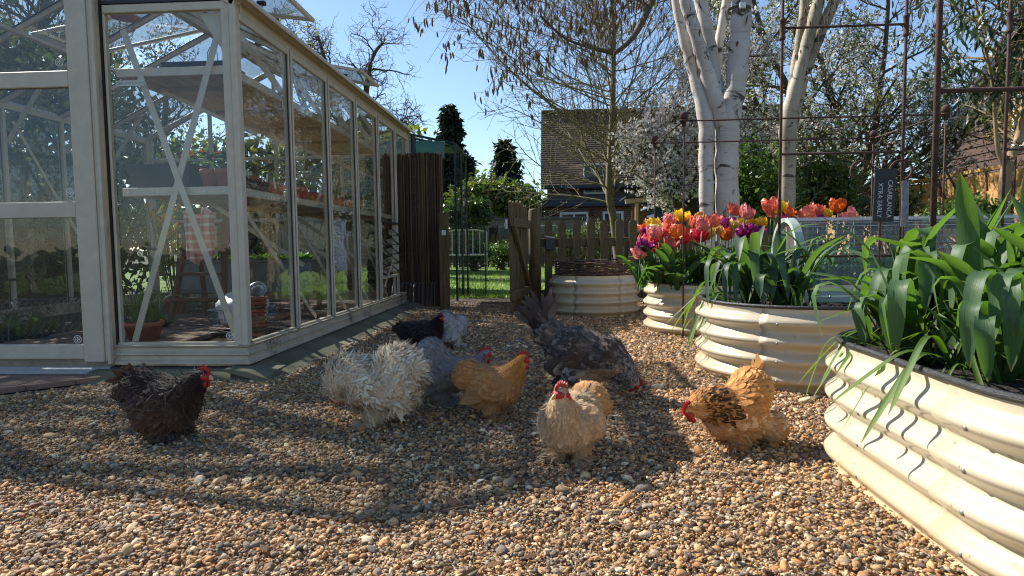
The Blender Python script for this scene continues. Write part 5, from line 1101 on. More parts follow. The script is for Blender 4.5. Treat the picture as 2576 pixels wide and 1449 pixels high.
w = rp(MB().box((GHX-.09, apy-.5, 2.5), (GHX-.035, apy+.5, 3.6)), 'window', WPAINT); rp(MB().box((GHX-.1, apy-.43, 2.57), (GHX-.088, apy+.43, 3.53)), 'pane', DGLASS, w)
# small dark roof peeping over the greenhouse eave
q = at(990, 300, 16.); t = thing('garden_shed', 'dark shed roof peeping above the greenhouse eave', 'shed', (q[0]-1., 16., 0)); MB().box((-.9, .1, 0), (.9, 1.8, q[2]-.45)).build('wall', DARKWOOD, t); MB().prism([(-1.1, q[2]-.5), (0, q[2]+.12), (1.1, q[2]-.5), (1.1, q[2]-.62), (0, q[2]-.0), (-1.1, q[2]-.62)], 0, 2, 1).build('roof', FASCIA, t)
# ------------------------------------------------------------------ strap-leaved plants
STRAP = leaf_mat('strap_leaf', None, (1.5, 1.7, .35), .42, .5, attr=True, streak=True, spec=.45)
def strap(L_, w, up, bend, droop, c0, c1, fold=.25, rows=15, seed=0, twist=0.):
    """ribbon leaf in the x-z plane: rises at angle 'up', arches over and droops; keel along the middle"""
    R = random.Random(seed); th = up; p = np.zeros(3); V = []; C = []; U = []; az = 0.
    for i in range(rows+1):
        t = i/rows; ww = w*min(1, .55+t*2.2)*(1 if t < .62 else max(.02, 1-((t-.62)/.38)**3)); tw = twist*t
        d = np.array([math.cos(th)*math.cos(az), math.cos(th)*math.sin(az), math.sin(th)]); n = np.array([-math.sin(th)*math.cos(az), -math.sin(th)*math.sin(az), math.cos(th)]); s = np.cross(d, n)
        s2 = s*math.cos(tw)+n*math.sin(tw); n2 = n*math.cos(tw)-s*math.sin(tw)
        for q, u in ((-1, 0), (-.5, .25), (0, .5), (.5, .75), (1, 1)):
            V.append(p+s2*q*ww+n2*fold*ww*(q*q)); f = min(1, t*1.1); c = [a*(1-f)+b*f for a, b in zip(c0, c1)]
            if t > .97: c = [a*.4+b*.6 for a, b in zip(c, (.32, .22, .04))]
            C.append(c); U.append((u, t))
        p = p+d*L_/rows; k = math.exp(-((t-bend)/.11)**2); th -= droop*k/rows*3.78+.10/rows; th = max(th, -1.5); az += R.uniform(-.04, .04)
    F = np.array([(i*5+j, (i+1)*5+j, (i+1)*5+j+1, i*5+j+1) for i in range(rows) for j in range(4)])
    return mesh_of('leaf', V, F, STRAP, True, U, C)
GLAU0, GLAU1 = (.056, .122, .036), (.105, .185, .085); YG0, YG1 = (.06, .125, .018), (.11, .19, .028)
LEAFLIB = {}
def leaf_lib(kind):
    if kind in LEAFLIB: return LEAFLIB[kind]
    out = []; R = random.Random(hash(kind) % 1000 if False else len(kind)*7+3)
    for k in range(14):
        if kind == 'broad':
            out.append(strap(R.uniform(.46, .66), R.uniform(.024, .035), R.uniform(1.1, 1.5), R.uniform(.5, .74), R.uniform(3.4, 4.8) if k % 3 else R.uniform(.3, 1.6), GLAU0, GLAU1, .22, 16, k, R.uniform(-.3, .3)))
        elif kind == 'mid':
            out.append(strap(R.uniform(.30, .46), R.uniform(.014, .021), R.uniform(.9, 1.4), R.uniform(.42, .7), R.uniform(2.6, 4.4) if k % 3 else R.uniform(.4, 1.6), (.045, .098, .042), (.095, .16, .095), .25, 15, k, R.uniform(-.3, .3)))
        elif kind == 'grass':
            out.append(strap(R.uniform(.20, .36), R.uniform(.003, .006), R.uniform(.7, 1.4), R.uniform(.4, .7), R.uniform(1.2, 2.4), YG0, YG1, .3, 10, k, R.uniform(-.6, .6)))
        elif kind == 'tulip':
            out.append(strap(R.uniform(.20, .30), R.uniform(.020, .032), R.uniform(.9, 1.4), R.uniform(.55, .8), R.uniform(.2, 1.6), (.05, .12, .035), (.07, .155, .05), .3, 9, k, R.uniform(-.5, .5)))
        elif kind == 'spill':
            out.append(strap(R.uniform(.44, .58), R.uniform(.010, .016), R.uniform(.35, .75), R.uniform(.22, .36), R.uniform(1.6, 2.3), YG0, YG1, .28, 18, k, R.uniform(-.2, .2)))
    LEAFLIB[kind] = out; return out
def clump(name, label, cat, loc, kind, n, seed, sc=1., az=(0, 6.283), spread=.03, group=None, tilt=.0):
    R = random.Random(seed); t = thing(name, label, cat, loc, group=group); lib = leaf_lib(kind)
    for k in range(n):
        a = az[0]+(az[1]-az[0])*((k+R.uniform(-.35, .35))/n); o = obj('leaf', R.choice(lib), t, (R.uniform(-spread, spread), R.uniform(-spread, spread), R.uniform(-.01, .0)))
        o.rotation_euler = (R.uniform(-.1, .1), R.uniform(-.12, .12)-tilt, a); s = sc*R.uniform(.8, 1.15); o.scale = (s, s, s)
    return t
SZ = .325
G1 = 'broad strap-leaved plants in the nearest bed'
near = [((1.02, 1.90), 'leftmost broad strap-leaved clump in the nearest bed, arching over the middle bed', 16, .95), ((1.09, 1.70), 'broad strap-leaved clump at the left rim of the nearest bed, leaves drooping', 18, .92), ((1.21, 1.96), 'broad strap-leaved clump at the back of the nearest bed by the thick rusty upright', 17, 1.0),
        ((1.25, 1.74), 'broad strap-leaved clump in the middle of the nearest bed', 20, 1.0), ((1.08, 1.50), 'broad strap-leaved clump at the front left of the nearest bed, hanging over the rim', 15, .85), ((1.41, 1.94), 'broad strap-leaved clump far back at the right edge of the nearest bed', 17, 1.05), ((1.20, 1.53), 'broad strap-leaved clump cut by the right edge of the picture', 18, .95), ((1.37, 1.66), 'tall broad strap-leaved clump at the right edge of the picture', 18, 1.1)]
near += [((1.62, 1.86), 'strap-leaved clump in the nearest bed, just past the right picture edge', 14, 1.0), ((1.55, 1.45), 'strap-leaved clump at the front of the nearest bed, past the right picture edge', 12, .95)]
for k, ((x, y), lb, n, s) in enumerate(near): clump('strap_leaf_plant', lb, 'plant', (x, y, SZ), 'broad', n+2, 40+k, s*.80, group=G1)
clump('strap_leaf_plant', 'strap leaves flopping over the left rim of the nearest bed towards the hens', 'plant', (.96, 1.74, SZ), 'broad', 10, 49, .72, az=(2.2, 4.3), tilt=-.28, group=G1)
clump('strap_leaf_plant', 'strap leaves flopping over the front rim of the nearest bed', 'plant', (1.0, 1.46, SZ), 'broad', 9, 50, .66, az=(2.8, 5.0), tilt=-.25, group=G1)
clump('grassy_plant', 'tuft of thin grassy leaves at the left corner of the nearest bed', 'plant', (.94, 1.72, SZ), 'grass', 24, 61, 1.0, spread=.05, group='grassy tufts in the nearest bed')
clump('grassy_plant', 'tuft of thin grassy leaves along the left rim of the nearest bed', 'plant', (.95, 1.50, SZ), 'grass', 14, 62, .8, spread=.05, group='grassy tufts in the nearest bed')
clump('spilling_plant', 'yellow-green strap leaves spilling far over the left rim of the nearest bed', 'plant', (.92, 1.80, SZ+.02), 'spill', 5, 63, .62, az=(2.5, 3.9), group='leaves spilling over the nearest bed')
clump('spilling_plant', 'yellow-green strap leaves hanging down the front of the nearest bed', 'plant', (.94, 1.50, SZ+.02), 'spill', 5, 64, .62, az=(2.7, 4.6), group='leaves spilling over the nearest bed')
G2 = 'blue-green strap-leaved plants in the middle bed'
clump('strap_leaf_plant', 'blue-green strap-leaved clump at the left end of the middle bed', 'plant', (.98, 3.20, SZ), 'mid', 36, 71, 1.22, group=G2)
clump('strap_leaf_plant', 'blue-green strap-leaved clump just left of the cloche hoop in the middle bed', 'plant', (1.08, 3.06, SZ), 'mid', 24, 72, 1.08, group=G2)
clump('strap_leaf_plant', 'strap leaves hanging over the left end of the middle bed towards the tulips', 'plant', (.90, 3.30, SZ+.02), 'spill', 8, 73, .85, az=(2.2, 4.2), group=G2)
clump('grassy_plant', 'small curled grassy tuft at the front rim of the middle bed', 'plant', (1.08, 2.84, SZ), 'grass', 16, 74, .55, group='small tufts in the middle bed')
def leek(label, loc, s, seed):
    t = thing('leek', label, 'leek', loc, group='young leeks in the middle bed'); MB().tube([(0, 0, -.02), (.003, 0, .08), (.0, 0, .17)], [.011, .010, .007], 8).build('shaft', leaf_mat('leek_shaft', (.16, .24, .10), trans=.15), t, True)
    R = random.Random(seed)
    for k in range(5):
        o = obj('leaf', strap(R.uniform(.16, .3), .009, 1.25, R.uniform(.3, .6), R.uniform(.6, 3.2), (.07, .14, .05), (.12, .19, .09), .5, 12, seed+k), t, (0, 0, .09+.02*k)); o.rotation_euler = (0, 0, (k % 2)*math.pi+R.uniform(-.5, .5))
    t.scale = (s, s, s)
leek('young leek standing in bare soil in front of the cloche', (*at(1828+394-0, 760, 3.0)[:1], 3.0, SZ), 1.15, 5) if False else leek('young leek standing in bare soil in front of the cloche', (at(2040, 745, 3.1)[0], 3.1, SZ), 1.15, 5)
leek('leaning young leek behind the first, close to the cloche', (at(2010, 745, 3.2)[0], 3.2, SZ), 1.0, 15)

# ------------------------------------------------------------------ tulips
PETAL = leaf_mat('tulip_petal', None, (1.05, .98, .88), .38, .45, attr=True)
def petal_flower(c0, c1, seed, openness=.4, frill=.5, size=1.):
    """parrot tulip: two whorls of cupped, frilled petals"""
    R = random.Random(seed); V = []; F = []; C = []
    for k in range(9):
        a = k*2*math.pi/4.5+R.uniform(-.2, .2); inner = k >= 5; h = size*R.uniform(.048, .062)*(.9 if inner else 1); w = size*R.uniform(.024, .032); op = openness*R.uniform(.6, 1.3)*(.6 if inner else 1); b = len(V); nr, nc = 6, 5
        for i in range(nr):
            t = i/(nr-1); rad_ = size*(.004+.024*math.sin((.05+t*.85)*math.pi*.86))+op*.026*t*t; z = h*t
            for j in range(nc):
                u = (j/(nc-1)-.5)*2; ww = w*math.sin(math.pi*(.12+.80*t)**.8)*(1-.15*t); sx = u*ww; fr = frill*.006*math.sin(u*7+t*9+R.uniform(0, 2))*t
                rr = rad_+fr-.35*abs(u)*ww*.6*(1-op); V.append((rr*math.cos(a)-sx*math.sin(a), rr*math.sin(a)+sx*math.cos(a), z+fr*.8-(.004*u*u if t > .8 else 0)))
                f = t*.8+.2*abs(u); q = R.uniform(.85, 1.12); C.append([min(1, (x*(1-f)+y*f)*q) for x, y in zip(c0, c1)])
        F += [(b+i*nc+j, b+i*nc+j+1, b+(i+1)*nc+j+1, b+(i+1)*nc+j) for i in range(nr-1) for j in range(nc-1)]
    return mesh_of('flower', V, np.array(F), PETAL, True, col=C)
TC = {'coral': (L(238, 160, 124), L(236, 112, 100)), 'yellow': (L(230, 190, 30), L(244, 214, 60)), 'purple': (L(112, 24, 96), L(160, 44, 128)), 'red': (L(210, 40, 60), L(228, 60, 84)), 'pink': (L(240, 178, 160), L(234, 124, 140)), 'orange': (L(232, 150, 40), L(236, 104, 52)), 'bud': (L(186, 186, 90), L(222, 160, 110)), 'cream': (L(214, 206, 110), L(236, 226, 150))}
FL = {}
STEM = leaf_mat('tulip_stem', (.09, .17, .05), trans=.1)
stemm = {}
def tulip(colour, label, x, y, ztop, seed, size=1., group='tulips in the raised bed', nl=3):
    R = random.Random(seed); h = ztop-SZ-.045*size+R.uniform(-.05, .02); t = thing('tulip', label, 'tulip', (x, y, SZ), R.uniform(0, 6.28), group); lx, ly = R.uniform(-.03, .03), R.uniform(-.03, .03)
    key = (colour, seed % 3)
    if key not in FL: FL[key] = petal_flower(*TC[colour], seed, .12 if colour in ('bud', 'cream') else R.uniform(.35, .75), .2 if colour in ('bud', 'cream', 'yellow') else 1.3, .8 if colour == 'bud' else 1.08)
    MB().tube([(0, 0, -.02), (lx*.3, ly*.3, h*.5), (lx, ly, h)], [.0045, .004, .0035], 6).build('stem', STEM, t, True)
    f = obj('flower', FL[key], t, (lx, ly, h)); f.rotation_euler = (R.uniform(-.5, .5), R.uniform(-.5, .5), R.uniform(0, 6)); f.scale = (size,)*3
    for k in range(nl):
        o = obj('leaf', R.choice(leaf_lib('tulip')), t, (0, 0, R.uniform(0, .05))); o.rotation_euler = (0, R.uniform(-.1, .1), k*6.28/nl+R.uniform(-.5, .5)); s = R.uniform(.8, 1.2); o.scale = (s, s, s)
tl = [('purple', 1605, 605, 'leftmost purple tulip low over the rim beside red ones'), ('coral', 1632, 560, 'coral tulip at the left end of the tulip bed above the purple one'), ('red', 1640, 610, 'bright red tulip at the left end of the tulip bed'), ('pink', 1618, 625, 'salmon pink tulip lowest at the left rim of the tulip bed'), ('orange', 1622, 575, 'orange tulip at the left end of the tulip bed'),
      ('yellow', 1648, 562, 'yellow tulip between two rusty rods at the left'), ('cream', 1664, 566, 'half-open greenish yellow tulip beside the left yellow one'), ('pink', 1690, 556, 'pink tulip left of the tall yellow one'), ('yellow', 1713, 538, 'tall yellow tulip behind the front rusty rod'), ('bud', 1688, 572, 'pale bud below the pink tulip at the left'),
      ('orange', 1716, 578, 'orange and yellow tulip under the tall yellow one'), ('coral', 1740, 562, 'closed coral tulip right of the front rusty rod'), ('red', 1752, 590, 'deep red tulip low in the middle of the bed'), ('coral', 1788, 548, 'large coral pink tulip in front of the left birch trunk'), ('cream', 1772, 590, 'closed pale yellow tulip below the coral pink one'),
      ('bud', 1772, 528, 'tall pale bud in front of the left birch trunk'), ('bud', 1806, 584, 'green-white bud low in front of the birch'), ('coral', 1838, 540, 'coral red tulip in front of the thick birch trunk'), ('purple', 1828, 560, 'dark purple tulip below the coral red one'), ('pink', 1868, 540, 'dusky pink bud right of the thick birch trunk'), ('bud', 1842, 566, 'green bud among purple tulips'),
      ('yellow', 1884, 552, 'bright yellow tulip right of the birch trunks'), ('purple', 1860, 592, 'large purple tulip low before the yellow one'), ('purple', 1898, 576, 'frilled purple tulip left of the cloche hoop'), ('yellow', 1918, 552, 'small yellow tulip left of the cloche hoop'), ('orange', 1905, 590, 'orange tulip tucked behind the cloche hoop')]
tl += [('coral', 1612, 612, 'coral pink tulip drooping at the far left rim'), ('red', 1655, 622, 'scarlet tulip low behind the left rim'), ('purple', 1640, 590, 'purple tulip under the left coral one'), ('pink', 1690, 612, 'low pink tulip left of the front rod'), ('pink', 1655, 590, 'salmon pink tulip under the left yellow one'), ('coral', 1672, 590, 'low coral tulip under the half-open greenish one'), ('red', 1728, 596, 'red tulip just left of the deep red one'), ('pink', 1760, 570, 'pale pink tulip between coral and deep red ones'), ('coral', 1806, 560, 'coral tulip between the two birch trunks'), ('orange', 1820, 585, 'orange tulip low between the birch trunks'), ('purple', 1880, 588, 'purple tulip right of the large low purple one'), ('coral', 1698, 585, 'coral tulip right of the front pale bud')]
for k, (c, px, py, lb) in enumerate(tl):
    Y = 4.48+.5*((k*37) % 10)/10; p = at(px, py-14, Y); tulip(c, lb, p[0], Y, p[2], 200+k, 1.42)
tb_ = [('coral', 1930, 524, 'large coral tulip above the cloche, beside the rusty upright'), ('yellow', 1962, 522, 'yellow tulip behind the rusty upright above the cloche'), ('coral', 1950, 545, 'red-coral tulip just over the cloche top'), ('orange', 1986, 530, 'salmon orange tulip right of the rusty upright above the cloche'), ('purple', 1990, 552, 'purple tulip peeping over the cloche'), ('bud', 2012, 544, 'pale pink closed tulip over the cloche'), ('coral', 2040, 530, 'tall coral tulip over the middle of the cloche'),
       ('coral', 2030, 548, 'low coral tulip over the middle of the cloche'), ('purple', 2062, 552, 'purple tulip low over the cloche, left of the golden ones'), ('yellow', 2090, 532, 'golden yellow tulip over the right part of the cloche'), ('orange', 2104, 522, 'tallest golden orange tulip left of the slate label'), ('pink', 2138, 552, 'small pink tulip left of the slate label'), ('bud', 2155, 550, 'yellow-green bud right beside the slate label')]
for k, (c, px, py, lb) in enumerate(tb_):
    Y = 4.55+.4*((k*53) % 10)/10; p = at(px, py-14, Y); tulip(c, lb, p[0], Y, p[2]+.01, 300+k, 1.42)
# leaves that fill the tulip bed between the flowers
for k in range(12):
    x = .84+.13*k; y = 4.42+.22*((k*7) % 4)/3; lb = ['leaf-only tulip %s the tulip bed' % w for w in ('at the left rim of', 'near the left end of', 'left of the front rod in', 'under the tall yellow tulip in', 'under the deep red tulip in', 'before the left birch in', 'under the dark purple tulip in', 'before the thick birch in', 'under the bright yellow tulip in', 'nearest the cloche hoop in', 'behind the cloche hoop in', 'behind the cloche cover in')][k]
    clump('tulip_foliage', lb, 'tulip', (x, y, SZ), 'tulip', 7, 400+k, 1.12, group='tulips without flowers')
for k, (x, y, az0, lb) in enumerate(((.80, 4.66, 2.4, 'broad tulip leaves leaning out over the left rim of the tulip bed'), (.86, 4.46, 3.0, 'broad tulip leaves hanging over the front left rim of the tulip bed'))): clump('tulip_foliage', lb, 'tulip', (x, y, SZ+.02), 'tulip', 7, 430+k, 1.25, az=(az0, az0+2.0), tilt=-.35, group='tulips without flowers')
# dry twig leaning out of the gap between the beds
tw = MB().tube([(.80, 3.58, .40), (.79, 3.56, .30), (.76, 3.60, .22), (.70, 3.62, .20)], [.003, .0028, .002, .001], 5).tube([(.79, 3.56, .30), (.80, 3.54, .15), (.81, 3.5, .02)], [.0025, .002, .0012], 5)
tag(tw.build('dry_twig', TWIG, None, True), 'thin dry forked twig hanging between two raised beds', 'twig')
# bits of dry leaf, twig and down lying on the gravel
LIT = attr_mat('leaf_litter', .9); V = []; F = []; C = []
for k in range(150):
    y = rnd.uniform(1.15, 5.5); x = rnd.uniform(-.55*y, .42*y); 
    if x > .74 or (x < -1.3 and y > 2.8): continue
    a = rnd.uniform(0, 6.28); s_ = rnd.uniform(.008, .022); w_ = s_*(.12 if k % 3 == 0 else .42); c = rnd.choice([L(120, 88, 56), L(150, 120, 84), L(84, 62, 44), L(196, 188, 176), L(104, 84, 50)]); b_ = len(V); l_ = s_*(2.4 if k % 3 == 0 else 1)
    for u, v, z in ((-1, 0, .010), (0, -1, .013), (1, 0, .012+rnd.uniform(0, .006)), (0, 1, .014)): V.append((x+l_*u*math.cos(a)-w_*v*math.sin(a), y+l_*u*math.sin(a)+w_*v*math.cos(a), z+rnd.uniform(0, .004))); C.append(c)
    F.append((b_, b_+1, b_+2, b_+3))
tag(obj('leaf_litter', mesh_of('leaf_litter', V, np.array(F), LIT, False, col=C)), 'scraps of dry leaf and twig lying on the gravel', 'leaf litter', kind='stuff')
# ------------------------------------------------------------------ things inside the greenhouse
SLAT = mat('weathered_slat', L(176, 160, 132), .7, .2, 6, bmp=.3, bscale=30, stretch=(1, .2, 1))
def staging(label, z, x0, x1, y0, y1, legs):
    t = thing('plant_staging', label, 'shelf', (x0, y0, z if not legs else .05), group='greenhouse shelves'); b = np.array(t.location)
    def p(mb, nm, m=CREAM_ALU): mm = MB(); mm.add(np.concatenate(mb.V)-b, mb.F); mm.build(nm, m, t)
    p(MB().box((x0, y0, z-.03), (x1, y0+.018, z+.012), .002), 'front_rail'); p(MB().box((x0, y1-.018, z-.03), (x1, y1, z+.012), .002), 'back_rail')
    p(MB().box((x0, y0+.018, z-.03), (x0+.02, y1-.018, z+.012), .002), 'side_rail'); p(MB().box((x1-.02, y0+.018, z-.03), (x1, y1-.018, z+.012), .002), 'side_rail')
    n = 7; w = (x1-x0-.05)/n
    for k in range(n): p(MB().box((x0+.025+w*k+.004, y0+.02, z-.012), (x0+.025+w*(k+1)-.004, y1-.02, z+.004), .002), 'slat', SLAT)
    for yy in np.arange(y0+.3, y1, .62): p(MB().box((x0+.022, yy, z-.035), (x1-.022, yy+.03, z-.0125)), 'bearer', SLAT)
    if legs:
        for yy in (y0+.62, (y0+y1)/2+.2, y1-.05): p(MB().bar((x0+.01, yy, .05), (x0+.01, yy, z-.03), .03, .03), 'leg')
        for yy in np.arange(y0+.9, y1, .62): p(MB().bar((x0+.01, yy, z-.03), (x1-.01, yy, z-.42), .028, .01, (0, 1, 0)), 'strut')
    else:
        for yy in np.arange(y0+.3, y1, .62): p(MB().bar((x0+.05, yy, z-.03), (x1-.01, yy, z-.28), .02, .01, (0, 1, 0)), 'strut')
staging('lower slatted shelf along the right wall of the greenhouse', .945, -2.2, -1.61, GY0+.06, GY1-.5, True)
staging('upper slatted shelf high along the right wall of the greenhouse', 1.545, -2.2, -1.61, GY0+.06, GY1-.9, False)
SEEDL = leaf_mat('seedling_leaf', (.10, .21, .03), trans=.45)
def leaf_card(L_, w, cup=.3):
    V = [(0, 0, 0), (L_*.35, -w, cup*w), (L_*.35, w, cup*w), (L_*.35, 0, 0), (L_*.75, -w*.7, -.1*L_), (L_*.75, w*.7, -.1*L_), (L_*.75, 0, -.12*L_), (L_, 0, -.3*L_)]
    return V, [(0, 1, 3), (0, 3, 2), (1, 4, 6, 3), (3, 6, 5, 2), (4, 7, 6), (6, 7, 5)]
LC = {}
def sprig(parent, loc, h, nl, L_, w, m, seed, stem=True):
    R = random.Random(seed); key = (round(L_, 3), round(w, 3), m.name)
    if key not in LC: LC[key] = mesh_of('leaf', *leaf_card(L_, w), m, True)
    if stem: MB().tube([(loc[0], loc[1], loc[2]), (loc[0]+.004, loc[1], loc[2]+h)], .002, 5).build('stem', m, parent)
    for k in range(nl):
        o = obj('leaf', LC[key], parent, (loc[0], loc[1], loc[2]+h*(.45+.55*k/max(1, nl-1)) if stem else loc[2])); o.rotation_euler = (R.uniform(-.3, .3), R.uniform(-.7, .15) if stem else R.uniform(-1.4, -.7), k*2.4+R.uniform(-.3, .3)); s = R.uniform(.75, 1.2); o.scale = (s, s, s)
def pot(label, loc, r, h, m=TERRA, group='terracotta pots on the greenhouse shelf', plant=None, cat='plant pot', seed=0):
    t = thing('plant_pot', label, cat, loc, group=group)
    MB().lathe([(.001, 0), (r*.72, 0), (r*.93, h*.76), (r*1.02, h*.77), (r*1.04, h), (r*.92, h), (r*.9, h*.86)], n=22).build('pot', m, t, True); MB().lathe([(r*.9, h*.86), (r*.4, h*.88), (.001, h*.89)], n=14).build('soil', SOIL, t)
    if plant: plant(t, h*.88, seed)
    return t
def seedling(t, z, sd): sprig(t, (0, 0, z), .085, 7, .058, .020, SEEDL, sd)
def bushy(t, z, sd):
    for k in range(5): a = k*1.256; sprig(t, (.02*math.cos(a), .02*math.sin(a), z), .07+.02*(k % 3), 5, .045, .014, SEEDL, sd+k)
SZ1 = .957
pot('terracotta pot with a bright seedling, left of two at the front of the lower shelf', (at(527, 440, 3.24)[0], 3.24, SZ1), .045, .095, plant=seedling, seed=1)
pot('terracotta pot with a seedling, right of two at the front of the lower shelf', (at(564, 440, 3.24)[0], 3.24, SZ1), .045, .095, plant=seedling, seed=2)
for k, (y, x, r) in enumerate(((3.62, -1.75, .055), (3.95, -1.8, .05), (4.3, -1.74, .06), (4.62, -1.85, .055), (4.95, -1.76, .06), (5.3, -1.8, .06), (5.7, -1.78, .065))):
    pot('terracotta pot on the lower shelf, %s along the side glass' % ('first', 'second', 'third', 'fourth', 'fifth', 'sixth', 'farthest')[k], (x, y, SZ1), r, .1, plant=bushy if k % 2 else seedling, seed=10+k)
def trough(name, label, loc, lx, ly, h, m, flare=.02, group=None, cat='planter'):
    t = thing(name, label, cat, loc, group=group); a, b = lx/2, ly/2; V = []
    for z, f in ((0, 0), (h, flare)): V += [(-a-f, -b-f, z), (a+f, -b-f, z), (a+f, b+f, z), (-a-f, b+f, z)]
    for z, f in ((h, flare-.006), (h*.8, flare*.8-.006)): V += [(-a-f, -b-f, z), (a+f, -b-f, z), (a+f, b+f, z), (-a-f, b+f, z)]
    F = [(3, 2, 1, 0)]
    for k in range(3): F += [(k*4+i, k*4+(i+1) % 4, k*4+4+(i+1) % 4, k*4+4+i) for i in range(4)]
    mb = MB(); mb.add(V, F); mb.build('box', m, t); mb = MB(); mb.add([(-a, -b, h*.8), (a, -b, h*.8), (a, b, h*.8), (-a, b, h*.8)], [(0, 1, 2, 3)]); mb.build('soil', SOIL, t); return t
p = at(425, 450, 3.3); trough('seed_trough', 'long black plastic trough on the lower shelf', (p[0], 3.3, SZ1), .30, .15, .125, BLACKP, group='planting troughs')
t = trough('flower_trough', 'white trough of orange marigolds on the lower shelf', (-2.04, 3.75, SZ1), .36, .13, .15, WHITEP, group='planting troughs'); 
ORANGE = leaf_mat('marigold', L(226, 116, 16), (1, .7, .4), .25)
for k in range(9): sprig(t, (-.16+.04*k, .02*math.sin(k*2), .13), .11, 4, .05, .014, SEEDL, 50+k)
for k in range(12):
    mb = MB(); 
    for q in range(3): mb.lathe([(.003+.006*q, .004*(2-q)), (.012+.006*q, .006-.003*q)], n=9)
    o = mb.build('flower', ORANGE, t, True, (-.17+.031*k, .03*math.sin(k*2.7), .25+.014*math.sin(k*1.9)))
t = trough('herb_trough', 'black trough of leafy seedlings on the lower shelf behind the side glass', (-1.8, 3.55, SZ1), .2, .34, .07, BLACKP, group='planting troughs')
for k in range(12): sprig(t, (rnd.uniform(-.08, .08), -.15+.027*k, .055), .06, 5, .045, .013, SEEDL, 80+k)
LABELS = []
for k, (x, y) in enumerate(((-1.72, 3.42), (-1.70, 3.52), (-1.72, 3.6), (-1.70, 3.72), (-1.72, 3.9), (-1.7, 4.15), (-1.7, 4.6))):
    o = tag(MB().box((-.006, -.001, 0), (.006, .001, .075)).build('plant_label', WHITEP, None, False, (x, y, SZ1+.05)), 'small white plant label, %s along the lower shelf by the side glass' % ('nearest', 'second', 'third', 'fourth', 'fifth', 'sixth', 'farthest')[k], 'plant label', 'white plant labels'); o.rotation_euler = (rnd.uniform(-.2, .2), rnd.uniform(-.2, .2), rnd.uniform(-.6, .6))
for k, y in enumerate((4.45, 5.1)):
    pot('large dark terracotta pot on the lower shelf, %s of two by the side glass' % ('nearer', 'farther')[k], (-1.98, y, SZ1), .08, .13, plant=bushy, seed=30+k, group='large terracotta pots')
t = trough('seed_tray', 'black seed tray on the upper greenhouse shelf', (at(505, 140, 3.35)[0], 3.38, 1.557), .30, .2, .055, BLACKP, group='planting troughs')
MB().tube([(.02, 0, .05), (.02, 0, .13), (.035, 0, .16), (.06, 0, .16), (.075, 0, .13), (.075, 0, .05)], .0022, 5).build('wire_handle', WIRE, t)
MB().box((-.06, -.02, .05), (-.045, -.018, .1)).build('label', WHITEP, t)
for k in range(3): trough('seed_tray', 'dark seed tray %s along the upper greenhouse shelf' % ('second', 'third', 'last')[k], (-1.9, 3.9+.55*k, 1.557), .3, .36, .06, BLACKP, group='planting troughs')
# caged pendant lamp
lp_ = at(318, 48, 3.45); t = thing('pendant_lamp', 'caged pendant lamp with a pink enamel shade hanging in the greenhouse', 'lamp', tuple(lp_))
ENAM = mat('pink_enamel', L(190, 132, 122), .35, .1); CAGE = mat('copper_cage', L(150, 110, 84), .4, .15, metal=.6)
MB().lathe([(.012, .06), (.02, .045), (.03, .03), (.075, .012), (.078, .006), (.03, .02), (.001, .03)], n=24).build('shade', ENAM, t, True)
MB().lathe([(.001, -.075), (.012, -.07), (.019, -.05), (.012, -.01), (.010, .02)], n=14).build('bulb', glass_mat('bulb_glass', .08, 0, (.96, .93, .88)), t, True)
mb = MB()
for k in range(6): a = k*math.pi/3; mb.tube([(.034*math.cos(a), .034*math.sin(a), .02), (.038*math.cos(a), .038*math.sin(a), -.05), (.026*math.cos(a), .026*math.sin(a), -.085), (.004*math.cos(a), .004*math.sin(a), -.1)], .0018, 5)
for r, z in ((.036, -.02), (.0375, -.055)): mb.tube([(r*math.cos(a), r*math.sin(a), z) for a in np.linspace(0, 6.283, 25)[:-1]], .0018, 5, closed=True)
mb.build('cage', CAGE, t); MB().tube([(0, 0, .06), (0, 0, .75)], .003, 5).build('cord', BLACKP, t)
# floor things
gpx = at(362, 830, 3.95); t = pot('wide terracotta pot of grassy chives on the greenhouse floor by the front glass', (gpx[0], 3.95, .05), .118, .125, group='pots on the greenhouse floor')
R = random.Random(3)
GRL = leaf_mat('chive_leaf', (.05, .12, .03), trans=.35)
def grass_leaf(k): R = random.Random(k); th = R.uniform(1.0, 1.5); p = np.zeros(3); V = []; w = .0028; L_ = R.uniform(.12, .24); return strap(L_, w, th, R.uniform(.5, .8), R.uniform(.3, 2.0), (.05, .12, .03), (.08, .17, .04), .3, 8, k)
gl_ = [grass_leaf(k) for k in range(10)]
for k in range(90):
    o = obj('leaf', R.choice(gl_), t, (R.uniform(-.07, .07), R.uniform(-.07, .07), .10)); o.rotation_euler = (0, R.uniform(-.1, .2), R.uniform(0, 6.28)); s = R.uniform(.9, 1.45); o.scale = (s, s, s)
bk = at(612, 800, 4.75); t = thing('wire_basket', 'blue wire basket on the greenhouse floor holding a white sack', 'basket', (bk[0], 4.75, .05)); t.scale = (1.65, 1.65, 1.1); BLUEW = mat('blue_wire', L(70, 116, 150), .5, .15)
mb = MB()
for z, w in ((.005, .10), (.06, .105), (.12, .11)): mb.tube([(-w, -w, z), (w, -w, z), (w, w, z), (-w, w, z)], .003, 5, closed=True)
for k in range(7):
    u = -1+k/3
    for s in (-1, 1): mb.tube([(u*.1, s*.1, .005), (u*.11, s*.11, .12)], .0018, 4); mb.tube([(s*.1, u*.1, .005), (s*.11, u*.11, .12)], .0018, 4)
mb.build('basket_wires', BLUEW, t)
V = []; F = []; nu, nv = 22, 12
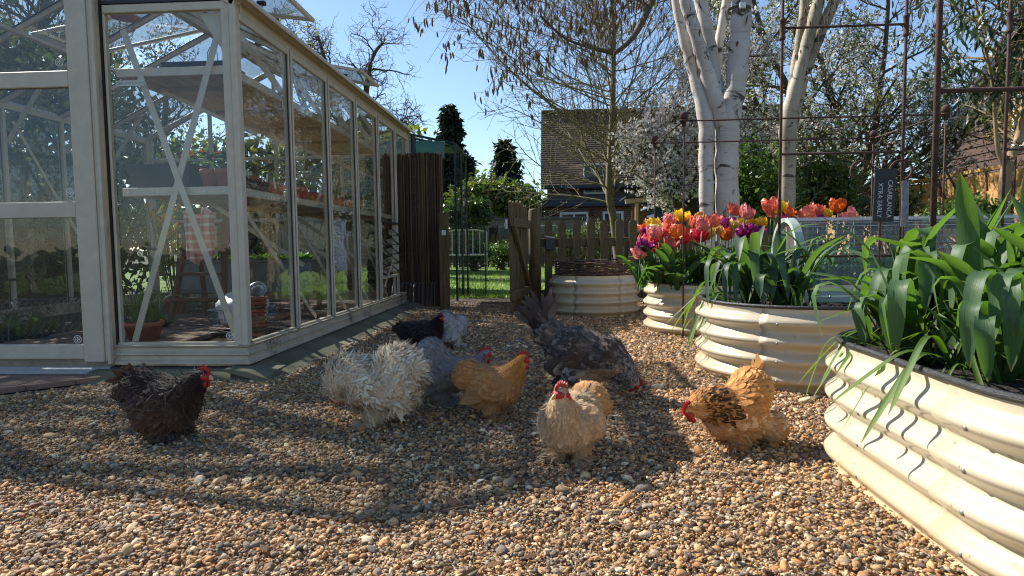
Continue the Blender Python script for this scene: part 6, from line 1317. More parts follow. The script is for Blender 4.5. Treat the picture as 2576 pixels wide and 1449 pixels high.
for i in range(nv+1):
    for j in range(nu):
        f = i/nv; a = 2*math.pi*j/nu; r = (.088+.02*math.sin(f*3.0))*(1 if f < .62 else math.sqrt(max(.0, 1-((f-.62)/.40)**2)))*(1+.10*mnoise.noise(Vector((math.cos(a)*2, math.sin(a)*2, f*4)))+.05*math.sin(a*9+f*5)); V.append((r*math.cos(a), r*math.sin(a), .015+.235*f+.02*mnoise.noise(Vector((math.cos(a)*3, f*3, 2)))))
F = [(i*nu+j, i*nu+(j+1) % nu, (i+1)*nu+(j+1) % nu, (i+1)*nu+j) for i in range(nv) for j in range(nu)]+[tuple(range(nu))[::-1], tuple(nv*nu+j for j in range(nu))]
mb = MB(); mb.add(V, F); tag(mb.build('sack', mat('white_sack', L(222, 222, 222), .4, .06, 5, bmp=.6, bscale=14, bdist=.02), None, True, (bk[0], 4.75, .05)), 'crumpled white plastic sack sitting in the blue wire basket', 'sack').scale = (1.7, 1.7, 1.05)
for k, (px, py, r) in enumerate(((470, 826, .11), (605, 826, .10), (560, 836, .09))):
    g_ = gp(px, py, .05); mb = MB().tube([(r*math.cos(a), r*math.sin(a), .012) for a in np.linspace(0, 6.283, 33)[:-1]], .006, 6, closed=True).lathe([(r, .006), (r*.9, .002), (.001, .002)], n=28)
    tag(mb.build('pot_ring', BLACKP, None, True, (g_[0], max(g_[1], 3.3), .045)), 'black plastic pot saucer on the greenhouse soil, %s' % ('left one', 'right one', 'front one')[k], 'saucer', 'black saucers on the soil')
# stack of fibre pots with a metal dish on top
t = thing('pot_stack', 'leaning stack of brown pots topped by a metal dish inside the greenhouse', 'pot stack', (at(640, 760, 4.2)[0], 4.2, .05))
for k in range(9): MB().lathe([(.001, 0), (.055, 0), (.07, .02), (.075, .026), (.068, .026)], (.004*math.sin(k), .003*k, .02+k*.026), 18).build('pot', TERRA if k % 3 else mat('fibre_pot', L(110, 88, 70), .9), t, True)
d = MB().lathe([(.001, 0), (.03, 0), (.06, .02), (.064, .02), (.032, .004), (.001, .004)], n=20).build('dish', STEEL, t, True, (.03, 0, .30)); d.rotation_euler = (.9, .3, 0)
for sg in ((.25, .0),): MB().tube([(0, 0, 0), (0, 0, .02)], .06, 16).build('pot', TERRA, t)
# salad trough on legs with lettuces
tx0, tx1 = at(470, 640, 5.8)[0], at(800, 640, 5.8)[0]; t = thing('salad_trough', 'grey metal trough of bright green salad leaves inside the greenhouse', 'planter', ((tx0+tx1)/2, 5.8, .05)); hw = (tx1-tx0)/2
MB().box((-hw, -.2, .18), (hw, .2, .47), .01).tube([(-hw, -.2, .47), (hw, -.2, .47), (hw, .2, .47), (-hw, .2, .47)], .012, 6, closed=True).build('box', mat('grey_zinc', L(128, 132, 130), .5, .15, metal=.3), t)
for sx in (-1, 1):
    for sy in (-1, 1): MB().box((sx*hw*.9-.02, sy*.16-.02, 0), (sx*hw*.9+.02, sy*.16+.02, .18)).build('leg', GREENWOOD, t)
BRIGHT = leaf_mat('salad_leaf', (.17, .30, .03), trans=.5)
for k in range(22): sprig(t, (-hw+.05+(2*hw-.1)*k/21, rnd.uniform(-.16, .0), .47), .0, 7, .085, .03, BRIGHT, 120+k, False)
# step ladder with a checked cloth
t = thing('step_ladder', 'old wooden step ladder inside the greenhouse', 'step ladder', (at(520, 700, 5.1)[0], 5.1, .05)); BRWOOD = mat('red_brown_wood', L(96, 62, 46), .75, .25, 8)
for s in (-1, 1): MB().bar((s*.22, -.18, 0), (s*.15, .08, .92), .03, .05, (0, 1, 0)).build('stile', BRWOOD, t); MB().bar((s*.2, .34, 0), (s*.14, .1, .9), .025, .04, (0, 1, 0)).build('back_leg', BRWOOD, t)
for k in range(4): f = .2+k*.22; MB().box((-.215+.07*f, -.18+.26*f-.05, .92*f-.012), (.215-.07*f, -.18+.26*f+.05, .92*f+.012)).build('tread', BRWOOD, t)
MB().box((-.17, .02, .9), (.17, .17, .93)).build('top', BRWOOD, t)
def check_mat():
    m, nt, b, out = new_mat('checked_cloth'); tc = N(nt, 'ShaderNodeTexCoord'); sp = N(nt, 'ShaderNodeSeparateXYZ'); nt.links.new(tc.outputs['Object'], sp.inputs[0]); cur = None
    for ax in (0, 2):
        w = N(nt, 'ShaderNodeMath', operation='SINE'); mu = N(nt, 'ShaderNodeMath', operation='MULTIPLY', _1=95.); nt.links.new(sp.outputs[ax], mu.inputs[0]); nt.links.new(mu.outputs[0], w.inputs[0])
        g_ = ramp(nt, w.outputs[0], [(.4, L(224, 178, 176)), (.6, L(244, 240, 236))]); cur = g_ if cur is None else mixc(nt, 1., cur, g_, 'MULTIPLY')
    nt.links.new(cur, b.inputs['Base Color']); b.inputs['Roughness'].default_value = .9; return m
V = []
for i in range(13):
    for j in range(15): f = j/14; V.append((-.12+.24*i/12*(1+.12*math.sin(f*3)), -.14+.035*math.sin(i*1.25+f*2)+.25*max(0, .12-f), -.42*f+.03*math.sin(i*.9)))
mb = MB(); mb.add(V, [(i*15+j, (i+1)*15+j, (i+1)*15+j+1, i*15+j+1) for i in range(12) for j in range(14)]); tag(mb.build('checked_cloth', check_mat(), None, True, (at(520, 700, 5.1)[0]+.02, 5.1, .95)), 'pink and white checked cloth draped over the step ladder', 'cloth')
# spinach on the left bed, chicken wire cloche behind
SPIN = leaf_mat('spinach_leaf', (.06, .15, .02), trans=.45)
for k, (px, py) in enumerate(((8, 846), (45, 850), (85, 846), (128, 838), (20, 820), (100, 822), (560, 690))):
    g_ = gp(px, py, .03) if k < 6 else np.array([-2.95, 4.6, .03]); t = thing('spinach_plant', 'leafy green spinach plant in greenhouse soil, %s' % ('at the left picture edge', 'second from the left picture edge', 'third from the left picture edge', 'nearest the door stile', 'behind the leftmost one', 'behind the third one', 'beyond the step ladder')[k], 'spinach', tuple(g_[:2])+(.03,), group='spinach plants in the greenhouse'); sprig(t, (0, 0, 0), 0, 9, .15, .045, SPIN, 140+k, False)
w_ = hexwire('wire_cloche', 'chicken wire cloche over the left greenhouse bed', 'wire cloche', (-4.3, 4.15, .03), .27, 1.1, math.radians(18), 24, 26)
w_ = hexwire('wire_cloche', 'second chicken wire cloche deeper inside the greenhouse', 'wire cloche', (-3.75, 5.5, .03), .24, .6, math.radians(8), 14, 22)
# added pot of yellow daffodils, standing in for forsythia reflected in the glass
t = pot('added pot of yellow daffodils standing in for forsythia reflected in the greenhouse glass', (at(440, 700, 5.6)[0], 5.6, .05), .10, .14, plant=None, group='pots on the greenhouse floor'); YEL = leaf_mat('yellow_petal', L(232, 172, 20), (1, .9, .4), .35)
for k in range(26):
    a = k*2.4; r = .09*math.sqrt(k/26)*2.2; h = .42+.4*((k*7) % 11)/11
    MB().tube([(r*.3*math.cos(a), r*.3*math.sin(a), .2), (r*math.cos(a), r*math.sin(a), .2+h)], .003, 5).build('stem', GRL, t); mb = MB().lathe([(.004, 0), (.012, .012), (.016, .016)], n=10)
    for q in range(6): b_ = q*1.047; mb.add([(0, 0, 0), (.018*math.cos(b_-.4), .018*math.sin(b_-.4), .004), (.034*math.cos(b_), .034*math.sin(b_), .002), (.018*math.cos(b_+.4), .018*math.sin(b_+.4), .004)], [(0, 1, 2, 3)])
    o = mb.build('flower', YEL, t, False, (r*math.cos(a), r*math.sin(a), .2+h)); o.rotation_euler = (rnd.uniform(.6, 1.5), 0, rnd.uniform(0, 6.28))
# slatted garden chairs on the grass beyond the back glass
def lounge(label, loc, rz, s=1.):
    t = thing('garden_chair', label, 'garden chair', loc, rz, 'slatted wooden garden chairs'); W_ = mat('sun_bleached_wood', L(190, 170, 130), .8, .2, 8) if 'sun_bleached_wood' not in bpy.data.materials else bpy.data.materials['sun_bleached_wood']
    for k in range(7): x = -.27+.09*k; MB().bar((x*.75, .25, .3), (x*1.08, .48, 1.06-.035*abs(k-3)), .078, .018, (0, 1, -.3)).build('back_slat', W_, t)
    for k in range(5): y = .22-.12*k; MB().box((-.28, y-.055, .32+.02*k), (.28, y+.055, .34+.02*k)).build('seat_slat', W_, t)
    for x in (-.31, .31):
        MB().box((x-.06, -.4, .56), (x+.06, .3, .58)).build('armrest', W_, t); MB().box((x-.02, -.36, 0), (x+.02, -.26, .56)).build('leg', W_, t); MB().bar((x*.95, -.3, .36), (x*.95, .45, .02), .025, .09).build('leg', W_, t)
    MB().box((-.24, .34, .62), (.24, .36, .68)).build('back_rail', W_, t); t.scale = (s, s, s)
lounge('taller slatted wooden garden chair seen through the greenhouse end', (-3.55, 8.75, 0), math.radians(12)); lounge('lower slatted wooden garden chair at right behind the greenhouse end', (-2.85, 8.55, 0), math.radians(-6), .85)
# ------------------------------------------------------------------ hens
COMB = mat('comb_red', L(190, 26, 34), .5, .3, 90, c2=L(140, 14, 24), bmp=.5, bscale=400, bdist=.002)
BEAK = mat('horn_beak', L(196, 160, 110), .4, .2, 60)
EYER = mat('hen_iris', L(196, 96, 30), .2, .1); EYEP = mat('hen_pupil', (.005, .005, .005), .08, .1)
SHANK = mat('hen_shank', L(176, 130, 100), .6, .3, 80, bmp=.5, bscale=300)
FEATHER = attr_mat('feather', .65, .34, .15, .2); FEATHERB = attr_mat('feather_body', .85, 0, .2, .1)
def remesh_blobs(blobs, chain, vox):
    bm = bmesh.new()
    def ball(c, r, rot=None):
        M_ = Matrix.Translation(c) @ (Euler(rot).to_matrix().to_4x4() if rot else Matrix()) @ Matrix.Diagonal((*r, 1)); bmesh.ops.create_icosphere(bm, subdivisions=3, radius=1, matrix=M_)
    for b in blobs: ball(*b)
    for (p, q) in zip(chain[:-1], chain[1:]):
        for k in range(7):
            f = k/6; r = p[3]+(q[3]-p[3])*f; ball([p[i]+(q[i]-p[i])*f for i in range(3)], (r, r, r))
    me = bpy.data.meshes.new('tmp'); bm.to_mesh(me); bm.free(); o = bpy.data.objects.new('tmp', me); COL.objects.link(o)
    md = o.modifiers.new('r', 'REMESH'); md.mode = 'VOXEL'; md.voxel_size = vox; md.use_smooth_shade = True
    s = o.modifiers.new('s', 'SMOOTH'); s.factor = .5; s.iterations = 7
    bpy.context.view_layer.update(); out = bpy.data.meshes.new_from_object(o.evaluated_get(bpy.context.evaluated_depsgraph_get())); bpy.data.objects.remove(o); return out
NORM = []
def feathers(P, Nn, Fl, ln, wd, th0, th1, cb, ct, stations=5, taper=.25, sw=None):
    """P base points, Nn surface normals, Fl flow; curled cards, colours from base to tip; sw = sideways curl"""
    n = len(P); S0 = np.cross(Nn, Fl); ws = np.interp(np.linspace(0, 1, stations), [0, .35, .75, 1], [.4, 1, .85, taper]); pos = P.copy(); V = []; C = []
    sw = np.zeros(n) if sw is None else sw
    for k in range(stations):
        t = k/(stations-1); ph = (sw*t)[:, None]; F_ = Fl*np.cos(ph)+S0*np.sin(ph); S = S0*np.cos(ph)-Fl*np.sin(ph)
        V.append(pos-S*(wd*ws[k])[:, None]); V.append(pos+S*(wd*ws[k])[:, None]); c = cb*(1-t)+ct*t; C += [c, c]
        th = (th0+th1*t)[:, None]; pos = pos+(F_*np.cos(th)+Nn*np.sin(th))*(ln/(stations-1))[:, None]
    V = np.stack(V, 1); C = np.stack(C, 1); b = np.arange(n)[:, None]*(2*stations)
    F = np.concatenate([np.c_[b+2*k+1, b+2*k, b+2*k+2, b+2*k+3] for k in range(stations-1)]); NORM.append(np.repeat(nrm(Nn+.22*NR.normal(size=Nn.shape)), 2*stations, 0))
    return V.reshape(-1, 3), F, C.reshape(-1, 3)
def hen(label, loc, heading, chain, head_dir, colf, blobs, n=3000, frizz=0., sc=1., lenf=1., tail=None, comb=1., seed=1, wing=True, foot=True, vox=.0065, beard=None, toes=True, ruff=0., backf=1.):
    R = np.random.default_rng(seed); t = thing('hen', label, 'hen', loc, heading, 'hens on the gravel'); t.scale = (sc, sc, sc)
    hp = np.array(chain[-1][:3]); hd = nrm(np.array(head_dir, float)); hs = nrm(np.cross((0, 0, 1), hd)); hu = np.cross(hd, hs); HM = np.c_[hd, hs, hu]
    bl = list(blobs)+[(tuple(hp+hd*.004), (.024, .0215, .0225))]
    me = remesh_blobs(bl, chain, vox); nv = len(me.vertices); co = np.zeros(nv*3); me.vertices.foreach_get('co', co); co = co.reshape(-1, 3)
    nn = np.zeros(nv*3); me.vertices.foreach_get('normal', nn); nn = nn.reshape(-1, 3)
    cb, ct = colf(co, R, hp); a = me.color_attributes.new('col', 'FLOAT_COLOR', 'POINT'); a.data.foreach_set('color', np.c_[cb*.95, np.ones(nv)].ravel()); me.materials.clear(); me.materials.append(FEATHERB)
    obj('body', me, t)
    NORM.clear()
    # scatter feathers over the skin
    me.calc_loop_triangles(); tri = np.array([lt.vertices[:] for lt in me.loop_triangles]); A, B, C_ = co[tri[:, 0]], co[tri[:, 1]], co[tri[:, 2]]
    ar = np.linalg.norm(np.cross(B-A, C_-A), axis=1); dh = np.linalg.norm((A+B+C_)/3-hp, axis=1); w = ar*(1+2.2*np.exp(-(dh/.06)**2))
    pick = R.choice(len(tri), n, p=w/w.sum()); u, v = R.random(n), R.random(n); k = u+v > 1; u[k], v[k] = 1-u[k], 1-v[k]
    P = A[pick]+(B-A)[pick]*u[:, None]+(C_-A)[pick]*v[:, None]; Nn = nrm(nn[tri[pick]].mean(1)); d = P-hp; dist = np.linalg.norm(d, axis=1)
    hl = d@HM; face = (hl[:, 0] > .006) & (dist < .034); keep = ~face & (P[:, 2] > .004); P, Nn, d, dist, hl = P[keep], Nn[keep], d[keep], dist[keep], hl[keep]; n = len(P)
    # feathers stream away from the head, and hang a little
    fl = nrm(d)+np.array([0, 0, -.35])*np.clip((dist-.06)/.1, 0, 1)[:, None]
    wz = (np.abs(P[:, 1]) > .045) & (P[:, 0] > -.09) & (P[:, 0] < .05) & (P[:, 2] > .085) & (P[:, 2] < .17) & wing
    fl[wz] = np.array([-1, 0, -.28])
    low = P[:, 2] < .06; fl[low] += np.array([-.3, 0, -.8]); fl += R.normal(0, .10+.12*frizz, (n, 3))+frizz*.9*np.stack([np.sin(P[:, 1]*70+P[:, 2]*45+seed), np.sin(P[:, 2]*60+P[:, 0]*50), np.sin(P[:, 0]*65+P[:, 1]*40+2)], 1); fl = nrm(fl-Nn*(fl*Nn).sum(1)[:, None])
    ln = np.interp(dist, [.02, .05, .10, .2], [.007, .013, .020, .026])*lenf*R.uniform(.75, 1.25, n); ln[wz] *= 1.45; ln *= np.where((P[:, 2] > .14) & (dist > .15), backf, 1.); wd = ln*np.interp(dist, [.02, .06, .12], [.16, .2, .30])*R.uniform(.8, 1.2, n)
    fluff = low | (P[:, 0] < -.10); ln[low] *= .95; wd[low] *= .32
    th0 = np.full(n, .07)+R.normal(0, .045, n)+.22*frizz; th1 = np.full(n, -.10)+frizz*(R.uniform(-.8, .5, n)+.6*np.sin(P[:, 0]*55+P[:, 2]*70)); th0[low] += .12
    ln *= 1+frizz*R.uniform(0, 1.1, n); wd *= (1-.78*frizz); cb, ct = colf(P, R, hp); sw = (R.normal(0, .5, n)+1.8*np.sin(P[:, 0]*40+P[:, 1]*50+P[:, 2]*30))*frizz
    V, F, C = feathers(P, Nn, fl, ln, wd, th0, th1, cb, ct, 6 if frizz > .2 else 4, .3, sw); VV, FF, CC = [V], [F], [C]; off = len(V)
    if foot:      # feathered feet: sprays of soft plumes
        m = 260; s = R.choice([-1, 1], m); q = np.c_[R.uniform(-.01, .045, m), s*R.uniform(.025, .06, m), R.uniform(.006, .024, m)]; an = R.normal(0, .8, m)
        f = nrm(np.c_[np.cos(an)*.8, s*np.abs(np.sin(an))+s*.45, R.uniform(-.2, .12, m)]); nn_ = nrm(np.c_[R.normal(0, .3, m), R.normal(0, .3, m), np.ones(m)]); nn_ = nrm(nn_-f*(f*nn_).sum(1)[:, None])
        cb, ct = colf(q, R, hp); V, F, C = feathers(q, nn_, f, R.uniform(.02, .042, m), R.uniform(.002, .005, m), R.uniform(.0, .4, m), R.uniform(-.9, -.1, m), cb, ct); VV.append(V); FF.append(F+off); CC.append(C); off += len(V)
    m = int(n*(.16+.7*frizz)); z_ = np.clip(.10-P[:, 2], 0, 1)+.012; q0 = R.choice(n, m, p=z_/z_.sum()); nn_ = Nn[q0]; f = fl[q0]+R.normal(0, .5, (m, 3)); f = nrm(f-nn_*(f*nn_).sum(1)[:, None]); cb, ct = colf(P[q0], R, hp)
    V, F, C = feathers(P[q0], nn_, f, R.uniform(.014, .032, m), R.uniform(.0005, .0011, m), R.uniform(.25, .8, m), R.uniform(-.9, .3, m), cb, np.minimum(ct*1.1, .9), 4, .3, R.normal(0, .7, m)); VV.append(V); FF.append(F+off); CC.append(C); off += len(V)   # down
    if ruff:      # loose curled plumes over rump and saddle
        m = int(ruff); q0 = R.choice(n, m, p=(lambda z: z/z.sum())(np.clip(P[:, 2]-.05, 0, 1)*(dist > .07)+1e-6)); an = R.uniform(0, 6.28, m)
        nn_ = Nn[q0]; f = fl[q0]+R.normal(0, .6, (m, 3)); f = nrm(f-nn_*(f*nn_).sum(1)[:, None]); cb, ct = colf(P[q0], R, hp)
        V, F, C = feathers(P[q0], nn_, f, R.uniform(.035, .085, m), R.uniform(.0007, .0021, m), R.uniform(.25, .7, m), R.uniform(-1.3, -.2, m), cb, np.minimum(ct*1.06, .85), 8, .2, R.normal(0, 1.3, m)); VV.append(V); FF.append(F+off); CC.append(C); off += len(V)
    pm = mesh_of('plumage', np.concatenate(VV), np.concatenate(FF), FEATHER, True, col=np.clip(np.concatenate(CC), 0, 1)); pm.normals_split_custom_set_from_vertices(np.concatenate(NORM)); tag(obj('plumage', pm, t), kind='stuff')
    if wing and frizz < .3:      # folded flight feathers along each flank
        for s in (-1, 1):
            m = 9; k = np.arange(m); q = np.c_[.02-.006*k, s*(.074+.001*k), .112-.004*k+.0]; f = nrm(np.c_[-np.ones(m), -s*.10*np.ones(m), .10-.035*k]); nn_ = np.tile(np.array([0, s, .12]), (m, 1)); nn_ = nrm(nn_-f*(f*nn_).sum(1)[:, None])
            cb, ct = colf(q, R, hp); V, F, C = feathers(q, nn_, f, .105-.002*k, np.full(m, .0085), np.full(m, .06), np.full(m, -.12), cb*.9, ct*.9)
            obj('wing', mesh_of('wing', V, F, FEATHER, True, col=np.clip(C, 0, 1)), t)
    if tail:      # (base, direction, length, width, count, fan)
        tb, td, tl, tw, tc, fan = tail; td = nrm(np.array(td, float)); q = np.array(tb)+R.normal(0, .006, (tc, 3)); sd = nrm(np.cross(td, (0, 0, 1))); a = np.linspace(-1, 1, tc)*fan
        up_ = np.cross(sd, td); sg_ = np.where(np.arange(tc) % 2 == 0, 1., -1.)[:, None]; f = nrm(td*np.cos(a)[:, None]+up_*np.sin(a)[:, None]+sd*sg_*R.uniform(.08, .26, (tc, 1))+R.normal(0, .04, (tc, 3)))
        q = q+sd*sg_*.012; nn_ = sd*sg_+up_*.15; nn_ = nrm(nn_-f*(f*nn_).sum(1)[:, None])
        cb, ct = colf(q+f*tl*.8, R, hp); V, F, C = feathers(q, nn_, f, tl*R.uniform(.8, 1.1, tc), np.full(tc, tw)*R.uniform(.8, 1.15, tc), R.uniform(-.1, .15, tc), R.uniform(-.4, .1, tc)+frizz*1.5, cb, ct, 7, .22, R.normal(0, .35+frizz, tc))
        obj('tail', mesh_of('tail', V, F, FEATHER, True, col=np.clip(C, 0, 1)), t)
    # head: face, comb, wattles, beak, eyes
    def H(mb): 
        V = np.concatenate(mb.V)@HM.T+hp; m2 = MB(); m2.add(V, mb.F); return m2
    fm = MB(); fm.ball((.010, 0, .0), (.0185, .0215, .0165), 14, 10).ball((-.004, .0165, -.004), (.012, .007, .011), 10, 8).ball((-.004, -.0165, -.004), (.012, .007, .011), 10, 8)
    H(fm).build('face', COMB, t, True)
    k = 6; top = []; 
    for i in range(k*2+1):
        f = i/(k*2); x = .024-.048*f; z = .018+comb*((.0135 if i % 2 else .0065)*(.55+.9*math.sin(math.pi*min(1, f*1.05+.08)))); top.append((x-.003*(i % 2), z))
    prof_ = top+[(-.026, .012), (-.012, .016), (.008, .016), (.022, .007)]; cm_ = MB().prism(prof_, -.0022, .0022, 1); o = H(cm_).build('comb', COMB, t)
    for s in (-1, 1):
        H(MB().ball((.013, s*.0085, -.024), (.0075, .0042, .0125), 10, 8)).build('wattle', COMB, t, True)
        H(MB().ball((-.010, s*.0205, -.013), (.0055, .003, .0085), 8, 6)).build('ear_lobe', COMB, t, True)
        e = H(MB().ball((.010, s*.0192, .0045), (.0046, .0034, .0046), 10, 8)).build('eye', EYER, t, True); H(MB().ball((.0105, s*.0213, .0047), (.0026, .0018, .0026), 8, 6)).build('pupil', EYEP, e, True)
    H(MB().tube([(.022, 0, .001), (.029, 0, .0005), (.036, 0, -.003), (.0405, 0, -.009)], [.0072, .0062, .0038, .0008], 10).tube([(.022, 0, -.005), (.031, 0, -.006), (.0365, 0, -.0085)], [.005, .0034, .0008], 8)).build('beak', BEAK, t, True)
    if toes:
        for s in (-1, 1):
            mb = MB(); ax = .012; mb.tube([(ax-.012, s*.035, .075), (ax-.008, s*.037, .04), (ax, s*.038, .012)], [.0095, .0068, .006], 8)
            for a in (-.5, 0, .5, math.pi): mb.tube([(ax, s*.038, .010), (ax+.022*math.cos(a), s*.038+.022*math.sin(a), .008), (ax+.04*math.cos(a), s*.038+.04*math.sin(a), .003)], [.0055, .0042, .0012], 6)
            mb.build('leg', SHANK, t, True)
    return t
def PB(dx=0., cush=(-.075, 0, .150), cr=.06, lift=0., fat=1., foot=True):
    """round feather-footed bantam body"""
    b = [((0, 0, .120+lift), (.090*fat, .086*fat, .070)), ((.045, 0, .112+lift), (.057, .072*fat, .066)), ((-.035, 0, .082+lift), (.070, .068*fat, .046)), ((-.002, .032, .052+lift), (.036, .030, .042)), ((-.002, -.032, .052+lift), (.036, .030, .042)),
         (cush, (cr, cr*1.02, cr*.95)), ((cush[0]*.55, 0, (cush[2]+.13)/2), (.07, .066, .055))]
    if foot: b += [((.018, .042, .012), (.034, .024, .012)), ((.018, -.042, .012), (.034, .024, .012))]
    return b
def jit(c, n, R, s=.18): return np.asarray(c)[None]*np.exp(R.normal(0, s, (n, 1)))
def plain(c0, c1, tipf=1.1, s=.16, lowc=None, neckc=None):
    c0, c1 = np.array(c0), np.array(c1)
    def f(P, R, hp):
        n = len(P); k = np.clip((P[:, 2]-.04)/.16, 0, 1)[:, None]; c = (c0*k+c1*(1-k))*np.exp(R.normal(0, s, (n, 1)))
        if neckc is not None:
            d = np.linalg.norm(P-hp, axis=1); q = np.clip(1.25-d/.085, 0, 1)[:, None]; c = c*(1-q)+np.array(neckc)*q*np.exp(R.normal(0, s, (n, 1)))
        return c*.88, c*tipf
    return f
def barred(P, R, hp):        # grey hen: brown-grey laced feathers, black-and-white hackle, pale breast
    n = len(P); c = jit(L(130, 116, 106), n, R, .14); tip = c*.38; lt = R.random(n) < .25; tip[lt] = c[lt]*1.25; d = np.linalg.norm(P-hp, axis=1); h = R.random(n)
    nk = d < .135; c[nk] = jit(L(170, 166, 158), nk.sum(), R, .2); tip[nk] = np.where((h[nk] < .75)[:, None], .012, .4)
    br = (P[:, 2] < .13) & (P[:, 0] > .03) & (d > .09); c[br] = jit(L(190, 162, 132), br.sum(), R, .14); tip[br] = c[br]*.85
    fl = (P[:, 2] < .13) & (P[:, 0] < .03); k = (h < .5) & fl; c[fl] = jit(L(136, 132, 130), fl.sum(), R, .15); tip[k] = jit(L(50, 50, 54), k.sum(), R); tip[fl & ~k] = jit(L(160, 160, 162), (fl & ~k).sum(), R)
    tl = (P[:, 0] < -.14); c[tl] = jit(L(84, 72, 66), tl.sum(), R, .3); tip[tl] = c[tl]*1.3
    return c, tip
def speckled(P, R, hp):     # golden hen: black-streaked hackle, black spangles on the rump, pale lacing on the flank
    n = len(P); c = jit(L(204, 146, 84), n, R, .14); tip = c*1.12; d = np.linalg.norm(P-hp, axis=1); h = R.random(n)
    nk = (d > .045) & (d < .125) & (P[:, 2] > .085); k = nk & (h < .55); c[nk] = jit(L(186, 122, 52), nk.sum(), R, .15); tip[k] = .012; c[k] *= .5
    rp = (P[:, 0] < -.055) & (P[:, 2] > .10); k = rp & (h < .13); c[rp] = jit(L(210, 162, 106), rp.sum(), R, .1); tip[rp] = c[rp]*1.05; c[k] = (.03, .022, .016); tip[k] = (.016, .012, .010)
    fk = (P[:, 2] < .12) & ~nk; k = fk & (h < .4); c[fk] = jit(L(206, 156, 102), fk.sum(), R, .12); tip[fk] = c[fk]; tip[k] = jit(L(236, 212, 178), k.sum(), R, .08)
    lw = (P[:, 2] < .05) & (P[:, 0] < 0); c[lw] = jit(L(214, 184, 142), lw.sum(), R, .1); tip[lw] = c[lw]*1.05
    return c, tip
def frizzwhite(P, R, hp):
    n = len(P); c = jit(L(228, 204, 174), n, R, .10); h = R.random(n); k = h < .3; c[k] = jit(L(214, 190, 160), k.sum(), R, .1); k = h > .7; c[k] = jit(L(242, 230, 212), k.sum(), R, .05)
    return c*.98, np.minimum(c*1.1, .9)
def creamf(P, R, hp):       # cream breast, warm buff cushion
    n = len(P); c = jit(L(202, 172, 134), n, R, .09); rp = (P[:, 0] < -.03); c[rp] = jit(L(196, 148, 96), rp.sum(), R, .12); h = R.random(n) < .35; tip = c*1.1; tip[h] = np.minimum(c[h]*1.35, .85)
    lw = P[:, 2] < .05; c[lw] *= .9; return c*.86, tip
def hx(px, py): p = gp(px, py); return (p[0], p[1], 0.0)
def rad(d): return math.radians(d)

hen('shaggy dark brown frizzled hen at far left, facing right with red comb', hx(425, 1100), rad(-4),
    [(.05, 0, .13, .062), (.085, 0, .165, .046), (.115, 0, .197, .030), (.137, 0, .213, .022)], (1, -.12, -.1), plain(L(60, 46, 40), L(96, 74, 60), 1.4, .25, neckc=L(46, 36, 32)), PB(cush=(-.085, 0, .165), cr=.062, fat=1.02), 11000, .42, 1.0, 1.25, ((-.115, 0, .185), (-.5, 0, 1), .075, .014, 14, 1.0), seed=3, comb=1.1, ruff=700)
hen('fluffy cream-white frizzled hen with curled plumes, head bent down to the left', hx(945, 1068), rad(176),
    [(.05, 0, .16, .07), (.10, 0, .175, .058), (.135, 0, .14, .045), (.142, 0, .10, .026)], (.45, -.1, -.9), frizzwhite, PB(cush=(-.085, 0, .185), cr=.085, fat=1.12, lift=.012)+[((-.06, 0, .13), (.09, .09, .08))], 15000, .6, 1.02, 1.3, ((-.12, 0, .22), (-.6, .1, .9), .07, .007, 16, .9), seed=5, comb=.7, ruff=2400)
hen('black hen in the back of the flock with bright red face, facing right', hx(1072, 882), rad(-8),
    [(.045, 0, .13, .058), (.07, 0, .16, .046), (.085, 0, .185, .032), (.098, 0, .203, .023)], (1, -.35, -.05), plain(L(44, 36, 36), L(56, 46, 44), 1.4, .35, neckc=L(18, 16, 18)), PB(cush=(-.12, 0, .125), cr=.055, fat=1.0), 4500, .35, .98, 1.1, ((-.16, 0, .13), (-1, 0, .5), .06, .014, 9, .9), seed=7, comb=1.)
hen('pale silver-grey hen at the back, turned away beside the black hen', hx(1140, 874), rad(62),
    [(.05, 0, .14, .058), (.09, 0, .15, .045), (.12, 0, .135, .03), (.14, 0, .12, .022)], (.8, .2, -.5), plain(L(200, 198, 198), L(222, 214, 204), 1.08, .08), PB(cush=(-.07, 0, .18), cr=.058), 4500, .08, 1.0, 1., None, seed=9)
hen('soft blue-grey hen standing behind the buff hen', hx(1112, 1018), rad(12),
    [(.05, 0, .14, .056), (.10, 0, .145, .042), (.15, .0, .165, .028), (.178, .0, .198, .022)], (1, .1, 0), plain(L(160, 153, 150), L(154, 148, 145), 1.1, .09), PB(cush=(-.035, 0, .215), cr=.058, lift=.005)+[((-.02, 0, .17), (.065, .07, .07))], 6500, .06, 1.0, 1.1, None, seed=11, comb=.95)
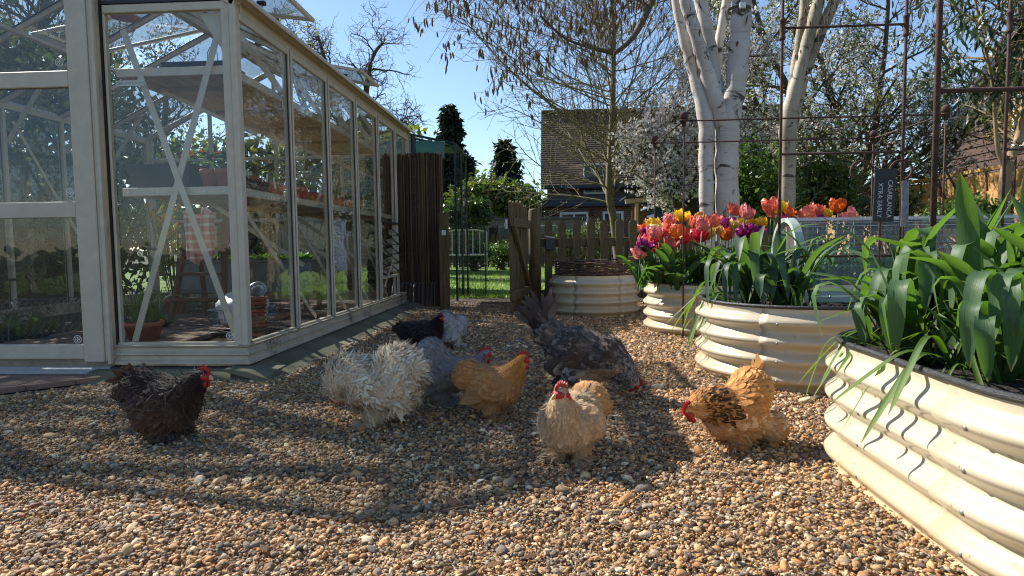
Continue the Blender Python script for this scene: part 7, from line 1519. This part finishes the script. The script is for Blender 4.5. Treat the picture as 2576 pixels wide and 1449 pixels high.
hen('golden buff hen with smooth plumage, facing right behind the cream hen', hx(1242, 1048), rad(-6),
    [(.05, 0, .13, .062), (.08, 0, .165, .045), (.10, 0, .197, .030), (.113, 0, .218, .022)], (1, -.15, -.05), plain(L(206, 146, 84), L(198, 154, 108), 1.1, .09, neckc=L(198, 136, 56)), PB(cush=(-.09, 0, .155), cr=.062, fat=1.04), 6500, .0, 1.0, 1., None, seed=13)
hen('large grey-brown laced hen pecking with tail raised high', hx(1462, 996), rad(-10),
    [(.11, 0, .165, .085), (.165, 0, .125, .06), (.20, 0, .085, .040), (.222, 0, .062, .025)], (.62, -.18, -.75), barred,
    [((-.02, 0, .205), (.125, .10, .085)), ((.07, 0, .17), (.09, .088, .085)), ((-.06, 0, .14), (.085, .085, .07)), ((.03, 0, .10), (.08, .075, .055)), ((-.12, 0, .255), (.07, .062, .06)), ((-.03, .045, .09), (.045, .04, .06)), ((-.03, -.045, .09), (.045, .04, .06)), ((-.155, 0, .30), (.035, .03, .04))], 7500, .0, 1.0, 1.15, ((-.145, 0, .275), (-.5, 0, 1), .165, .017, 20, .62), seed=15, comb=1.25, backf=1.5, foot=False, vox=.008)
hen('cream hen in front with feathered feet, facing the camera', hx(1436, 1158), rad(-112),
    [(.045, 0, .13, .064), (.07, 0, .165, .048), (.078, .0, .198, .031), (.085, .006, .222, .022)], (.82, -.42, -.1), creamf, PB(cush=(-.075, .03, .165), cr=.062, fat=1.12), 8000, .0, .99, .95, None, seed=17, comb=1.15)
hen('golden speckled hen by the middle bed, black-streaked neck, head lowered left', hx(1842, 1118), rad(198),
    [(.05, 0, .125, .064), (.09, 0, .135, .05), (.125, 0, .13, .032), (.148, .004, .118, .022)], (.75, .22, -.6), speckled, PB(cush=(-.075, -.02, .168), cr=.066, fat=1.1, lift=-.016)+[((-.11, .03, .06), (.05, .055, .045)), ((.02, 0, .065), (.06, .07, .04))], 6500, .03, 1.02, .95, ((-.095, -.02, .225), (-.35, 0, 1), .045, .009, 7, .5), seed=19, comb=1.1)
